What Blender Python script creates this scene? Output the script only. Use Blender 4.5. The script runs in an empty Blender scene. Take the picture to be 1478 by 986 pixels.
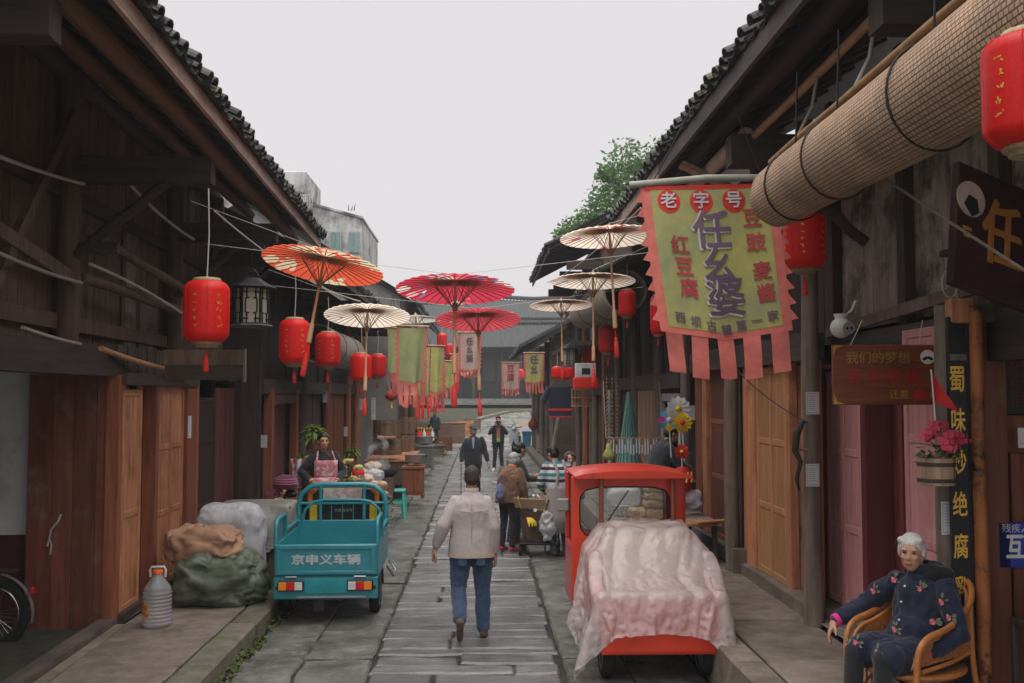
import bpy, bmesh, math, random
import numpy as np
from mathutils import Vector, Matrix, noise
R = math.radians
rnd = random.Random(7)
S = bpy.context.scene
COL = S.collection
# ------------------------------------------------------------------ camera, sky, sun, exposure
CAMZ = 2.4
cam = bpy.data.cameras.new('camera'); cam_o = bpy.data.objects.new('camera', cam); COL.objects.link(cam_o)
cam.lens = 35.0; cam.sensor_width = 36; cam.clip_end = 3000; cam.clip_start = .05
cam_o.location = (0, 0, CAMZ); cam_o.rotation_euler = (R(90 + 3.067), 0, R(-1.754))
S.camera = cam_o
S.view_settings.view_transform = 'Standard'; S.view_settings.look = 'None'
S.view_settings.exposure = 1.88; S.view_settings.gamma = 1
SUN_EL, SUN_ROT = R(76), R(180)
W = bpy.data.worlds.new('World'); S.world = W; W.use_nodes = True
nt = W.node_tree; nt.nodes.clear()
o_ = nt.nodes.new('ShaderNodeOutputWorld'); b_ = nt.nodes.new('ShaderNodeBackground'); b_.inputs[1].default_value = .1
sk = nt.nodes.new('ShaderNodeTexSky'); sk.sky_type = 'NISHITA'; sk.sun_disc = False
sk.sun_elevation = SUN_EL; sk.sun_rotation = SUN_ROT; sk.dust_density = 5; sk.air_density = 1
mx = nt.nodes.new('ShaderNodeMix'); mx.data_type = 'RGBA'; mx.inputs[0].default_value = .97   # closed cloud layer over the clear sky
mx.inputs[7].default_value = (2.09, 2.02, 2.04, 1)
nt.links.new(sk.outputs[0], mx.inputs[6]); nt.links.new(mx.outputs[2], b_.inputs[0]); nt.links.new(b_.outputs[0], o_.inputs[0])
sun = bpy.data.lights.new('sun', 'SUN'); sun.energy = 1.5; sun.angle = R(84); sun.color = (1, .97, .93)
sun_o = bpy.data.objects.new('sun', sun); COL.objects.link(sun_o)
sun_o.rotation_euler = (R(90) - SUN_EL, 0, 0); sun_o.location = (0, 0, 40)
S.cycles.max_bounces = 6; S.cycles.diffuse_bounces = 3; S.cycles.glossy_bounces = 3; S.cycles.transmission_bounces = 6
S.cycles.transparent_max_bounces = 12; S.cycles.volume_bounces = 0; S.cycles.use_denoising = True
S.cycles.sample_clamp_indirect = 4

FPX = 1437.0
_cr = cam_o.rotation_euler.to_matrix()
def ray(px, py): return _cr @ Vector(((px - 739) / FPX, (493 - py) / FPX, -1))
def at(px, py, Y):            # the place at street distance Y that the photograph shows at a pixel
    d = ray(px, py); t = Y / d.y; return Vector((d.x * t, Y, CAMZ + d.z * t))
def at_x(px, py, x):          # ... on a wall plane x = const
    d = ray(px, py); t = x / d.x; return Vector((x, d.y * t, CAMZ + d.z * t))
def yw(px, x): return at_x(px, 570, x).y
def at_z(px, py, z=0):
    d = ray(px, py); t = (z - CAMZ) / d.z; return Vector((d.x * t, d.y * t, z))
def gz(y):                    # the lane is level, then climbs at its far end
    t = min(1, max(0, (y - 44) / 34)); return 1.75 * t * t * (3 - 2 * t)

# ------------------------------------------------------------------ materials
MATS = {}
def mat(name, col, rough=.8, var=.3, scale=5, st=(1, 1, 1), bump=.25, rv=.15, spec=.3, stain=None, sr=(.5, .7), ss=1.2,
        metal=0, transl=0, alpha=1, sheen=0, obj=False, rvar=0, coat=0, bd=.02, emis=0):
    if name in MATS: return MATS[name]
    m = bpy.data.materials.new(name); m.use_nodes = True; t = m.node_tree; N = t.nodes; L = t.links
    p = N['Principled BSDF']; out = N['Material Output']
    if obj: pos = N.new('ShaderNodeTexCoord').outputs['Object']
    else: pos = N.new('ShaderNodeNewGeometry').outputs['Position']
    oi = N.new('ShaderNodeObjectInfo')
    mp = N.new('ShaderNodeVectorMath'); mp.operation = 'MULTIPLY_ADD'; L.new(pos, mp.inputs[0]); mp.inputs[1].default_value = [scale * s for s in st]
    cb = N.new('ShaderNodeVectorMath'); cb.operation = 'SCALE'; cb.inputs[0].default_value = (17, 31, 23); L.new(oi.outputs['Random'], cb.inputs['Scale'])
    L.new(cb.outputs[0], mp.inputs[2])
    n1 = N.new('ShaderNodeTexNoise'); n1.inputs['Scale'].default_value = 1; n1.inputs['Detail'].default_value = 7; n1.inputs['Roughness'].default_value = .65
    L.new(mp.outputs[0], n1.inputs['Vector'])
    rp = N.new('ShaderNodeValToRGB'); e = rp.color_ramp.elements
    e[0].position = .28; e[1].position = .72
    e[0].color = [c * (1 - var) for c in col] + [1]; e[1].color = [min(1, c * (1 + var)) for c in col] + [1]
    L.new(n1.outputs['Fac'], rp.inputs[0]); c = rp.outputs[0]
    if stain:
        sv = N.new('ShaderNodeVectorMath'); sv.operation = 'MULTIPLY_ADD'; L.new(pos, sv.inputs[0]); sv.inputs[1].default_value = (ss, ss, ss); L.new(cb.outputs[0], sv.inputs[2])
        n2 = N.new('ShaderNodeTexNoise'); n2.inputs['Scale'].default_value = 1; n2.inputs['Detail'].default_value = 8; n2.inputs['Roughness'].default_value = .7
        L.new(sv.outputs[0], n2.inputs['Vector'])
        mr = N.new('ShaderNodeMapRange'); mr.inputs[1].default_value = sr[0]; mr.inputs[2].default_value = sr[1]; L.new(n2.outputs['Fac'], mr.inputs[0])
        mm = N.new('ShaderNodeMix'); mm.data_type = 'RGBA'; L.new(mr.outputs[0], mm.inputs[0]); L.new(c, mm.inputs[6]); mm.inputs[7].default_value = list(stain) + [1]; c = mm.outputs[2]
    if rv:
        hs = N.new('ShaderNodeHueSaturation'); mr = N.new('ShaderNodeMapRange'); mr.inputs[3].default_value = 1 - rv; mr.inputs[4].default_value = 1 + rv
        L.new(oi.outputs['Random'], mr.inputs[0]); L.new(mr.outputs[0], hs.inputs['Value']); L.new(c, hs.inputs['Color']); c = hs.outputs[0]
    L.new(c, p.inputs['Base Color']); p.inputs['Roughness'].default_value = rough; p.inputs['Metallic'].default_value = metal
    p.inputs['Specular IOR Level'].default_value = spec
    if rvar:
        mr = N.new('ShaderNodeMapRange'); mr.inputs[1].default_value = .35; mr.inputs[2].default_value = .65
        mr.inputs[3].default_value = max(.04, rough - rvar); mr.inputs[4].default_value = min(1, rough + rvar)
        n3 = N.new('ShaderNodeTexNoise'); n3.inputs['Scale'].default_value = 1.1; n3.inputs['Detail'].default_value = 5; L.new(pos, n3.inputs['Vector'])
        L.new(n3.outputs['Fac'], mr.inputs[0]); L.new(mr.outputs[0], p.inputs['Roughness'])
    if bump:
        bp = N.new('ShaderNodeBump'); bp.inputs['Strength'].default_value = min(1, bump); bp.inputs['Distance'].default_value = bd
        L.new(n1.outputs['Fac'], bp.inputs['Height']); L.new(bp.outputs[0], p.inputs['Normal'])
    if coat: p.inputs['Coat Weight'].default_value = coat; p.inputs['Coat Roughness'].default_value = .08
    if sheen: p.inputs['Sheen Weight'].default_value = sheen
    if alpha < 1: p.inputs['Alpha'].default_value = alpha
    if emis: L.new(c, p.inputs['Emission Color']); p.inputs['Emission Strength'].default_value = emis
    if transl:
        tr = N.new('ShaderNodeBsdfTranslucent'); L.new(c, tr.inputs[0]); ms = N.new('ShaderNodeMixShader'); ms.inputs[0].default_value = transl
        L.new(p.outputs[0], ms.inputs[1]); L.new(tr.outputs[0], ms.inputs[2]); L.new(ms.outputs[0], out.inputs[0])
    MATS[name] = m; return m
V, HY, HX = (4, 4, .35), (4, .3, 4), (.3, 4, 4)
def wood(name, col, st=V, **k):
    k.setdefault('rough', .62); k.setdefault('var', .45); k.setdefault('bump', .5); k.setdefault('rv', .22); k.setdefault('scale', 4); k.setdefault('bd', .008); k.setdefault('spec', .25)
    return mat(name, col, st=st, **k)
w_dark_v = wood('dark_wood_upright', (.062, .045, .037), V); w_dark_y = wood('dark_wood_along_lane', (.056, .043, .037), HY); w_dark_x = wood('dark_wood_across', (.060, .045, .037), HX)
w_board = wood('weathered_boards', (.14, .092, .066), V, stain=(.21, .18, .155), sr=(.55, .8)); w_grey = wood('grey_weathered_wood', (.20, .17, .145), V, stain=(.05, .045, .04), sr=(.45, .65))
w_panel = wood('pale_weathered_panels', (.27, .225, .185), V, stain=(.06, .05, .042), sr=(.46, .62), ss=2.2); w_brown = wood('red_brown_door_wood', (.17, .055, .034), V, stain=(.20, .15, .125), sr=(.56, .72), ss=2.4, rough=.5); w_orange = wood('varnished_orange_wood', (.50, .215, .11), V, rough=.45, rv=.12, stain=(.16,.06,.03), sr=(.5,.75), ss=2)
w_tan = wood('light_varnished_wood', (.42, .215, .10), V, rough=.45, rv=.12, var=.3); w_maroon = wood('dark_maroon_wood', (.15, .05, .05), V, rough=.5)
w_pink = wood('faded_pink_red_paint', (.50, .235, .235), V, rough=.6, rv=.1, var=.25, stain=(.62, .36, .33), sr=(.52, .75), ss=2.5); w_wine = wood('wine_red_paint', (.15, .034, .042), V, rough=.5, rv=.1, var=.3)
w_post = wood('grey_brown_log', (.14, .11, .088), (5, 5, .4), stain=(.20, .17, .14), sr=(.5, .75), ss=1.5); w_purlin = wood('reddish_log', (.17, .085, .055), HY)
w_fascia = wood('pale_fascia_wood', (.36, .22, .16), HY, stain=(.42, .35, .32), sr=(.45, .65), ss=.9); w_fascia2 = wood('grey_fascia_wood', (.105, .082, .068), HY, stain=(.05, .05, .05), sr=(.45, .65)); w_red = wood('red_brown_frame_wood', (.27, .09, .048), V)
tile_m = mat('grey_clay_tile', (.055, .056, .056), rough=.9, var=.4, scale=14, rv=.35, bump=.6, stain=(.13, .16, .05), sr=(.56, .72), ss=5)
tile_far = mat('far_grey_tile', (.05, .054, .054), rough=.9, var=.3, scale=8, rv=.15, bump=.4)
stone_m = mat('wet_street_stone', (.145, .143, .147), rough=.23, var=.3, scale=2.2, st=(.7, 2.4, 1), bump=.8, rv=.25, spec=.6, rvar=.17, stain=(.085, .082, .08), sr=(.46, .66), ss=1.6, bd=.06)
side_stone = mat('damp_side_stone', (.155, .153, .145), rough=.42, var=.45, scale=4, bump=.9, rv=.25, spec=.5, rvar=.25, stain=(.065, .068, .052), sr=(.44, .64), ss=2.2, bd=.06)
pave_m = mat('dry_pavement_stone', (.20, .165, .14), rough=.75, var=.34, scale=5, bump=.6, rv=.14, stain=(.105, .088, .062), sr=(.48, .68), ss=1.7)
kerb_m = mat('mossy_kerb_stone', (.15, .135, .11), rough=.85, var=.35, scale=6, bump=.6, rv=.12, stain=(.095, .105, .04), sr=(.5, .66), ss=2.6)
moss_m = mat('moss', (.075, .10, .02), rough=.95, var=.5, scale=12, bump=.8)
joint_m = mat('joint_earth', (.05, .05, .042), spec=.05, rough=.95, var=.4, scale=6, bump=.5, stain=(.06, .075, .025), sr=(.5, .65), ss=1.5)
conc_m = mat('grey_concrete', (.17, .17, .165), rough=.8, var=.25, scale=3, bump=.3, stain=(.1, .1, .1), sr=(.5, .7))
plaster = mat('off_white_plaster', (.62, .62, .59), rough=.9, var=.12, scale=2, bump=.1, stain=(.3, .3, .28), sr=(.55, .75))
oldconc = mat('streaked_old_concrete', (.42, .42, .41), rough=.9, var=.55, scale=1.3, st=(2, 2, .25), bump=.2, stain=(.085, .085, .08), sr=(.46, .62), ss=.75)
greyw = mat('grey_far_wall', (.20, .20, .195), rough=.9, var=.3, scale=1.5, bump=.2)
cream = mat('cream_paper_pane', (.42, .38, .29), rough=.7, var=.15, scale=8, bump=0, transl=.3)
black_m = mat('black_metal', (.018, .018, .02), rough=.5, var=.3, bump=.1, rv=.1); rubber = mat('black_rubber', (.022, .021, .021), rough=.85, var=.35, scale=20, bump=.2)
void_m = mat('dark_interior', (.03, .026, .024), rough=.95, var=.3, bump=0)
steel = mat('brushed_steel', (.45, .45, .46), rough=.35, metal=.9, var=.2, bump=.05); chrome = mat('dull_chrome', (.5, .5, .5), rough=.25, metal=1, var=.15, bump=0)
red_l = mat('red_lantern_silk', (.80, .025, .022), rough=.4, var=.12, scale=18, bump=.08, rv=.16, transl=.35, stain=(.80, .30, .12), sr=(.66, .70), ss=26, obj=True)
red_c = mat('red_cloth', (.72, .05, .04), rough=.8, var=.15, scale=12, bump=.15, rv=.1, transl=.25); pinkred = mat('faded_coral_cloth', (.62, .17, .14), rough=.85, var=.2, scale=10, bump=.15, rv=.15, transl=.25)
gold_m = mat('old_gold_braid', (.36, .27, .16), rough=.6, var=.4, scale=40, bump=.3); gold_p = mat('gold_paint', (.80, .47, .08), rough=.35, metal=.3, var=.2, scale=20, bump=.1)
bamboo = mat('bamboo', (.40, .235, .12), rough=.55, var=.3, scale=5, bump=.15, st=(2, 2, 1)); bamboo_d = mat('dark_bamboo', (.22, .12, .07), rough=.55, var=.3, scale=5, bump=.15)
cable_w = mat('pale_cable', (.42, .38, .35), rough=.6, var=.2, bump=0); cable_b = mat('black_cable', (.02, .02, .022), rough=.6, var=.2, bump=0); rope_m = mat('tan_rope', (.33, .26, .20), rough=.9, var=.3, scale=60, bump=.3)
white_p = mat('white_paper', (.62, .62, .64), rough=.8, var=.06, bump=0, rv=.05); ink_m = mat('grey_print', (.16, .16, .20), rough=.8, var=.1, bump=0, rv=0)
white_pl = mat('white_plastic', (.66, .65, .63), rough=.4, var=.08, bump=0); bright_red = mat('bright_red_plastic', (.66, .03, .02), rough=.4, var=.1, bump=0)
teal_p = mat('teal_paint', (.02, .23, .275), rough=.38, var=.14, scale=6, bump=.06, rv=.03, spec=.5, coat=.2, stain=(.06, .10, .095), sr=(.58, .72), ss=6); truck_red = mat('orange_red_paint', (.60, .045, .02), rough=.35, var=.12, scale=5, bump=.04, rv=.03, coat=.3, stain=(.20, .045, .03), sr=(.58, .74), ss=5)
orange_pl = mat('amber_lens', (.80, .25, .02), rough=.25, var=.1, bump=0); red_pl = mat('red_lens', (.60, .02, .015), rough=.25, var=.1, bump=0); clear_pl = mat('pale_lens', (.55, .55, .52), rough=.25, var=.1, bump=0)
yellow_p = mat('yellow_web', (.75, .52, .03), rough=.6, var=.1, bump=.1); vinyl = mat('black_vinyl', (.02, .02, .022), rough=.45, var=.2, bump=.1)
teal_pl = mat('mint_plastic', (.06, .48, .40), rough=.45, var=.08, bump=0)
skin = mat('tanned_skin', (.40, .225, .155), rough=.5, var=.14, scale=9, bump=.1, rv=.06, stain=(.32, .15, .10), sr=(.55, .8), ss=14, bd=.004); skin_p = mat('pale_aged_skin', (.50, .27, .175), rough=.5, var=.14, scale=12, bump=.25, rv=.03, bd=.004)
hair_b = mat('black_hair', (.014, .012, .011), rough=.5, var=.5, scale=90, st=(1, 1, .2), bump=.5, rv=.05, bd=.006); hair_g = mat('grey_hair', (.30, .30, .29), rough=.55, var=.4, scale=80, st=(1, 1, .25), bump=.6, rv=.1, bd=.006); hair_cut = mat('cropped_dark_hair', (.045, .038, .034), rough=.7, var=.5, scale=120, bump=.5, rv=0, bd=.004)
lip = mat('lips', (.30, .12, .10), rough=.5, var=.1, bump=0); eye_m = mat('dark_eye', (.025, .018, .015), rough=.25, var=.1, bump=0)
def cloth(name, col, **k):
    k.setdefault('rough', .9); k.setdefault('scale', 30); k.setdefault('bump', .25); k.setdefault('var', .18); k.setdefault('rv', .04); k.setdefault('sheen', .2); k.setdefault('bd', .004)
    return mat(name, col, **k)

# ------------------------------------------------------------------ mesh helpers
class MB:
    def __init__(s): s.v = []; s.f = []; s.mi = []; s.sm = []; s.m = 0
    def add(s, vs, fs, sm=False):
        b = len(s.v); s.v += [tuple(p) for p in vs]; s.f += [tuple(i + b for i in f) for f in fs]; s.mi += [s.m] * len(fs); s.sm += [sm] * len(fs); return s
    def box(s, x0, x1, y0, y1, z0, z1, rot=None, bev=0):
        if x0 > x1: x0, x1 = x1, x0
        if y0 > y1: y0, y1 = y1, y0
        if z0 > z1: z0, z1 = z1, z0
        c = Vector(((x0 + x1) / 2, (y0 + y1) / 2, (z0 + z1) / 2)); h = ((x1 - x0) / 2, (y1 - y0) / 2, (z1 - z0) / 2)
        if bev:
            b = min(bev, min(h) * .6); vs = []; idx = {}
            for sx in (-1, 1):
                for sy in (-1, 1):
                    for sz in (-1, 1):
                        for a in range(3):
                            p = [sx * h[0], sy * h[1], sz * h[2]]
                            for k in range(3):
                                if k != a: p[k] -= math.copysign(b, p[k])
                            idx[sx, sy, sz, a] = len(vs); vs.append(Vector(p))
            fs = []
            for a in range(3):
                o1, o2 = (a + 1) % 3, (a + 2) % 3
                for sg in (-1, 1):
                    q = []
                    for (u, w) in ((-1, -1), (1, -1), (1, 1), (-1, 1)):
                        k = [0, 0, 0]; k[a] = sg; k[o1] = u; k[o2] = w; q.append(idx[k[0], k[1], k[2], a])
                    fs.append(q if sg > 0 else q[::-1])
                for u in (-1, 1):
                    for w in (-1, 1):
                        k0 = [0, 0, 0]; k0[a] = -1; k0[o1] = u; k0[o2] = w; k1 = list(k0); k1[a] = 1
                        q = [idx[tuple(k0) + (o1,)], idx[tuple(k1) + (o1,)], idx[tuple(k1) + (o2,)], idx[tuple(k0) + (o2,)]]
                        fs.append(q if u * w > 0 else q[::-1])
            for sx in (-1, 1):
                for sy in (-1, 1):
                    for sz in (-1, 1):
                        q = [idx[sx, sy, sz, a] for a in range(3)]; fs.append(q if sx * sy * sz > 0 else q[::-1])
        else:
            vs = [Vector((sx * h[0], sy * h[1], sz * h[2])) for sx in (-1, 1) for sy in (-1, 1) for sz in (-1, 1)]
            fs = [(0, 1, 3, 2), (4, 6, 7, 5), (0, 4, 5, 1), (2, 3, 7, 6), (0, 2, 6, 4), (1, 5, 7, 3)]
        if rot is not None: vs = [rot @ v for v in vs]
        return s.add([v + c for v in vs], fs)
    def tube(s, pts, rad, n=8, caps=True, sm=True, up=None, flat=1.0):
        pts = [Vector(p) for p in pts]
        if not hasattr(rad, '__len__'): rad = [rad] * len(pts)
        vs = []; fs = []; prev = None
        for i, p in enumerate(pts):
            d = (pts[min(i + 1, len(pts) - 1)] - pts[max(i - 1, 0)])
            if d.length < 1e-9: d = Vector((0, 0, 1))
            d.normalize()
            if prev is None:
                u = Vector(up) if up is not None else (Vector((0, 0, 1)) if abs(d.z) < .9 else Vector((1, 0, 0)))
                u = u - d * u.dot(d); u.normalize()
            else:
                u = prev - d * prev.dot(d)
                if u.length < 1e-6: u = d.orthogonal()
                u.normalize()
            prev = u; w = d.cross(u)
            for k in range(n):
                a = 2 * math.pi * k / n; vs.append(p + (u * math.cos(a) + w * math.sin(a) * flat) * rad[i])
        for i in range(len(pts) - 1):
            for k in range(n):
                k2 = (k + 1) % n; fs.append((i * n + k, i * n + k2, (i + 1) * n + k2, (i + 1) * n + k))
        s.add(vs, fs, sm)
        if caps: s.add(vs[:n], [tuple(range(n))[::-1]]); s.add(vs[-n:], [tuple(range(n))])
        return s
    def lathe(s, prof, n=16, c=(0, 0, 0), sm=True, rot=None, off=0, caps=True):
        c = Vector(c); vs = []; fs = []
        for (r, z) in prof:
            for k in range(n):
                a = 2 * math.pi * k / n + off; p = Vector((r * math.cos(a), r * math.sin(a), z))
                if rot is not None: p = rot @ p
                vs.append(p + c)
        for i in range(len(prof) - 1):
            for k in range(n):
                k2 = (k + 1) % n; fs.append((i * n + k, i * n + k2, (i + 1) * n + k2, (i + 1) * n + k))
        s.add(vs, fs, sm)
        if caps:
            if prof[0][0] > 1e-4: s.add(vs[:n], [tuple(range(n))[::-1]])
            if prof[-1][0] > 1e-4: s.add(vs[-n:], [tuple(range(n))])
        return s
    def grid(s, fn, nu, nv, sm=True, flip=False):
        vs = [Vector(fn(i / nu, j / nv)) for i in range(nu + 1) for j in range(nv + 1)]; fs = []
        for i in range(nu):
            for j in range(nv):
                q = (i * (nv + 1) + j, (i + 1) * (nv + 1) + j, (i + 1) * (nv + 1) + j + 1, i * (nv + 1) + j + 1); fs.append(q[::-1] if flip else q)
        return s.add(vs, fs, sm)
    def ball(s, c, r, n=12, m=8, rot=None):
        r = Vector(r) if hasattr(r, '__len__') else Vector((r, r, r)); c = Vector(c)
        vs = []; fs = []
        for i in range(m + 1):
            t = math.pi * i / m
            for k in range(n):
                a = 2 * math.pi * k / n; p = Vector((math.sin(t) * math.cos(a) * r.x, math.sin(t) * math.sin(a) * r.y, math.cos(t) * r.z))
                if rot is not None: p = rot @ p
                vs.append(p + c)
        for i in range(m):
            for k in range(n):
                k2 = (k + 1) % n; fs.append((i * n + k, (i + 1) * n + k, (i + 1) * n + k2, i * n + k2))
        return s.add(vs, fs, True)
    def poly(s, pts, depth):      # flat outline (list of 3D points) pushed along vector depth
        pts = [Vector(p) for p in pts]; d = Vector(depth); n = len(pts)
        s.add(pts + [p + d for p in pts], [tuple(range(n))[::-1], tuple(range(n, 2 * n))] + [(i, (i + 1) % n, n + (i + 1) % n, n + i) for i in range(n)]); return s
    def mesh(s, name, mats):
        me = bpy.data.meshes.new(name); me.from_pydata(s.v, [], s.f)
        for m in (mats if isinstance(mats, (list, tuple)) else [mats]): me.materials.append(m)
        if s.f: me.polygons.foreach_set('material_index', s.mi); me.polygons.foreach_set('use_smooth', s.sm)
        me.update(); return me
    def build(s, name, mats, parent=None, loc=None, rz=None):
        return link(name, s.mesh(name, mats), parent, loc, rz)
def link(name, me, parent=None, loc=None, rz=None):
    o = bpy.data.objects.new(name, me); COL.objects.link(o)
    if parent is not None: o.parent = parent
    if loc is not None: o.location = loc
    if rz is not None: o.rotation_euler = (0, 0, rz)
    return o
def tag(o, label=None, cat=None, group=None, kind=None):
    if label: o['label'] = label
    if cat: o['category'] = cat
    if group: o['group'] = group
    if kind: o['kind'] = kind
    return o
def thing(name, label, cat, loc=(0, 0, 0), rz=0, group=None):
    o = bpy.data.objects.new(name, None); COL.objects.link(o); o.location = loc; o.rotation_euler = (0, 0, rz); o.empty_display_size = .1
    return tag(o, label, cat, group)
def copy_tree(o, parent=None):
    c = o.copy(); COL.objects.link(c)
    if parent is not None: c.parent = parent
    for ch in o.children: copy_tree(ch, c)
    return c
_unit = {}
def pc(name, m, parent, x0, x1, y0, y1, z0, z1, rot=None):   # a board, beam or post: shares one unit mesh per material
    if x0 > x1: x0, x1 = x1, x0
    if y0 > y1: y0, y1 = y1, y0
    if z0 > z1: z0, z1 = z1, z0
    k = m.name
    if k not in _unit: _unit[k] = MB().box(-.5, .5, -.5, .5, -.5, .5).mesh('board', m)
    o = link(name, _unit[k], parent, ((x0 + x1) / 2, (y0 + y1) / 2, (z0 + z1) / 2)); o.scale = (x1 - x0, y1 - y0, z1 - z0)
    if rot: o.rotation_euler = rot
    return o
def beam(name, m, parent, p0, p1, w, h):       # squared timber between two points
    p0, p1 = Vector(p0), Vector(p1); d = p1 - p0; k = m.name
    if k not in _unit: _unit[k] = MB().box(-.5, .5, -.5, .5, -.5, .5).mesh('board', m)
    o = link(name, _unit[k], parent, (p0 + p1) / 2); o.scale = (w, d.length, h)
    o.rotation_euler = d.to_track_quat('Y', 'Z').to_euler(); return o
def log(name, m, parent, p0, p1, r0, r1=None, n=10, wob=.012):
    p0, p1 = Vector(p0), Vector(p1); r1 = r1 or r0; pts = []; rr = []
    for i in range(7):
        t = i / 6; pts.append(p0.lerp(p1, t) + Vector([rnd.uniform(-wob, wob) for _ in range(3)])); rr.append((r0 + (r1 - r0) * t) * rnd.uniform(.95, 1.05))
    return MB().tube(pts, rr, n).build(name, m, parent)
def sag(p0, p1, dip, n=14):
    p0, p1 = Vector(p0), Vector(p1); return [p0.lerp(p1, i / n) - Vector((0, 0, dip * 4 * (i / n) * (1 - i / n))) for i in range(n + 1)]
def cable(name, label, cat, m, p0, p1, dip, r=.006, group=None, parent=None):
    o = MB().tube(sag(p0, p1, dip), r, 6).build(name, m, parent)
    if parent is None: tag(o, label, cat, group)
    return o
TXT = {}
TS = bpy.data.scenes.new('text_workshop')
def text(name, s, size, m, parent, loc, rot=(R(90), 0, 0), ext=.003, gap=1.0, bold=0.0, sx=1.0):
    key = (s, gap, bold)
    if key not in TXT:
        cu = bpy.data.curves.new('lettering', 'FONT'); cu.body = s; cu.size = 1; cu.align_x = 'CENTER'; cu.align_y = 'CENTER'; cu.space_line = gap; cu.resolution_u = 2
        ob = bpy.data.objects.new('lettering', cu); TS.collection.objects.link(ob); TS.view_layers[0].update(); dg = TS.view_layers[0].depsgraph; dg.update()
        me = bpy.data.meshes.new_from_object(ob.evaluated_get(dg)); bpy.data.objects.remove(ob); b = MB(); vs = [v.co.copy() for v in me.vertices]; fs = [tuple(q.vertices) for q in me.polygons]
        for i, (dx, dy) in enumerate(((0, 0), (bold, 0), (-bold, 0), (0, bold), (0, -bold)) if bold else ((0, 0),)): b.add([v + Vector((dx, dy, -.004 * i)) for v in vs], fs)
        TXT[key] = b.mesh('lettering', []); bpy.data.meshes.remove(me)
    me = TXT[key].copy(); me.materials.clear(); me.materials.append(m)
    o = link(name, me, parent, loc); o.rotation_euler = rot; o.scale = (size * sx, size, size)
    if ext: q = o.modifiers.new('carve', 'SOLIDIFY'); q.thickness = ext / size
    return o
# ------------------------------------------------------------------ the setting: ground, lane, pavements
def sheet(name, m, xs, ys, zf, parent=None):
    b = MB(); b.grid(lambda u, v: (xs[0] + (xs[1] - xs[0]) * u, ys[0] + (ys[1] - ys[0]) * v, zf(xs[0] + (xs[1] - xs[0]) * u, ys[0] + (ys[1] - ys[0]) * v)), 12, 60)
    o = b.build(name, m, parent); return o
tag(sheet('ground', mat('bare_ground', (.13, .125, .11), rough=.9, var=.3, scale=.6), (-600, 600), (-200, 1000), lambda x, y: -.5), kind='structure')
street = tag(sheet('street', joint_m, (-2.25, 2.0), (-4, 46), lambda x, y: -.035), kind='structure')
SLABS = 0
def slab(parent, name, m, x0, x1, y0, y1, z, th=.09, jit=.012, tilt=.004, ch=.014, store=None, wav=.006, gap=.007):
    x0 += gap; x1 -= gap; y0 += gap; y1 -= gap; cx, cy = (x0 + x1) / 2, (y0 + y1) / 2; sd = rnd.uniform(0, 90); tx, ty = rnd.uniform(-tilt, tilt), rnd.uniform(-tilt, tilt)
    def wob(x, y):              # hand cut, worn edges
        return x + jit * noise.noise(Vector((x * 2, y * 5, sd))), y + jit * 1.5 * noise.noise(Vector((x * 4, y * 2, sd + 9)))
    fine = store is None; nx, ny = (max(2, min(7, int((x1 - x0) / .2))), max(2, min(7, int((y1 - y0) / .16)))) if fine else (1, 1); vs = []; fs = []
    px = [0] + [ch / (x1 - x0) + (1 - 2 * ch / (x1 - x0)) * i / nx for i in range(nx + 1)] + [1]; py = [0] + [ch / (y1 - y0) + (1 - 2 * ch / (y1 - y0)) * i / ny for i in range(ny + 1)] + [1]
    for i, u in enumerate(px):
        for j, v in enumerate(py):
            x, y = wob(x0 + (x1 - x0) * u, y0 + (y1 - y0) * v); e = u in (0, 1) or v in (0, 1)
            h = (tx * (2 * u - 1) + ty * (2 * v - 1)) + (wav * noise.noise(Vector((x * 3, y * 7, sd))) if fine else 0) - (ch * .9 if e else 0); vs.append((x - cx, y - cy, h))
    m_ = len(py)
    for i in range(len(px) - 1):
        for j in range(m_ - 1): fs.append((i * m_ + j, (i + 1) * m_ + j, (i + 1) * m_ + j + 1, i * m_ + j + 1))
    n0 = len(vs); rim = [i * m_ for i in range(len(px))] + [(len(px) - 1) * m_ + j for j in range(1, m_)] + [i * m_ + m_ - 1 for i in range(len(px) - 2, -1, -1)] + [j for j in range(m_ - 2, 0, -1)]
    vs += [(vs[k][0], vs[k][1], -th) for k in rim]
    for q in range(len(rim)): k = (q + 1) % len(rim); fs.append((rim[q], n0 + q, n0 + k, rim[k]))
    if store is not None: store.add([(x + cx, y + cy, zz + z) for x, y, zz in vs], fs); return
    MB().add(vs, fs).build(name, m, parent, (cx, cy, z))
far_slabs = MB(); far_side = MB()
y = 4.6; n = 0
while y < 46:                                    # the crosswise middle course
    d = rnd.uniform(.22, .46); near = n < 190
    xa, xb = -.96 + rnd.uniform(-.02, .02), .70 + rnd.uniform(-.03, .03)
    cuts = [xa, xb]
    if rnd.random() < .6: cuts = [xa, rnd.uniform(-.5, .4), xb]
    for a, b in zip(cuts, cuts[1:]):
        n += 1; slab(street, 'paving_slab', stone_m, a, b, y, y + d, .0 + rnd.uniform(-.012, .012), tilt=.007, jit=.02, ch=.02, wav=.012, store=None if near else far_slabs)
    y += d
n = 0
for (xa, xb) in ((-2.2, -1.62), (-1.62, -.98), (.73, 1.3), (1.3, 1.92)):   # lengthwise side courses
    y = 4.4 + rnd.uniform(0, .5)
    while y < 46:
        d = rnd.uniform(.7, 1.7)
        slab(street, 'side_slab', side_stone, xa, xb, y, y + d, -.006 + rnd.uniform(-.012, .012), tilt=.008, jit=.025, ch=.02, wav=.014, store=None if y < 34 else far_side); y += d
tag(far_slabs.build('far_paving', stone_m, street), kind='stuff'); tag(far_side.build('far_side_paving', side_stone, street), kind='stuff')
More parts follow.
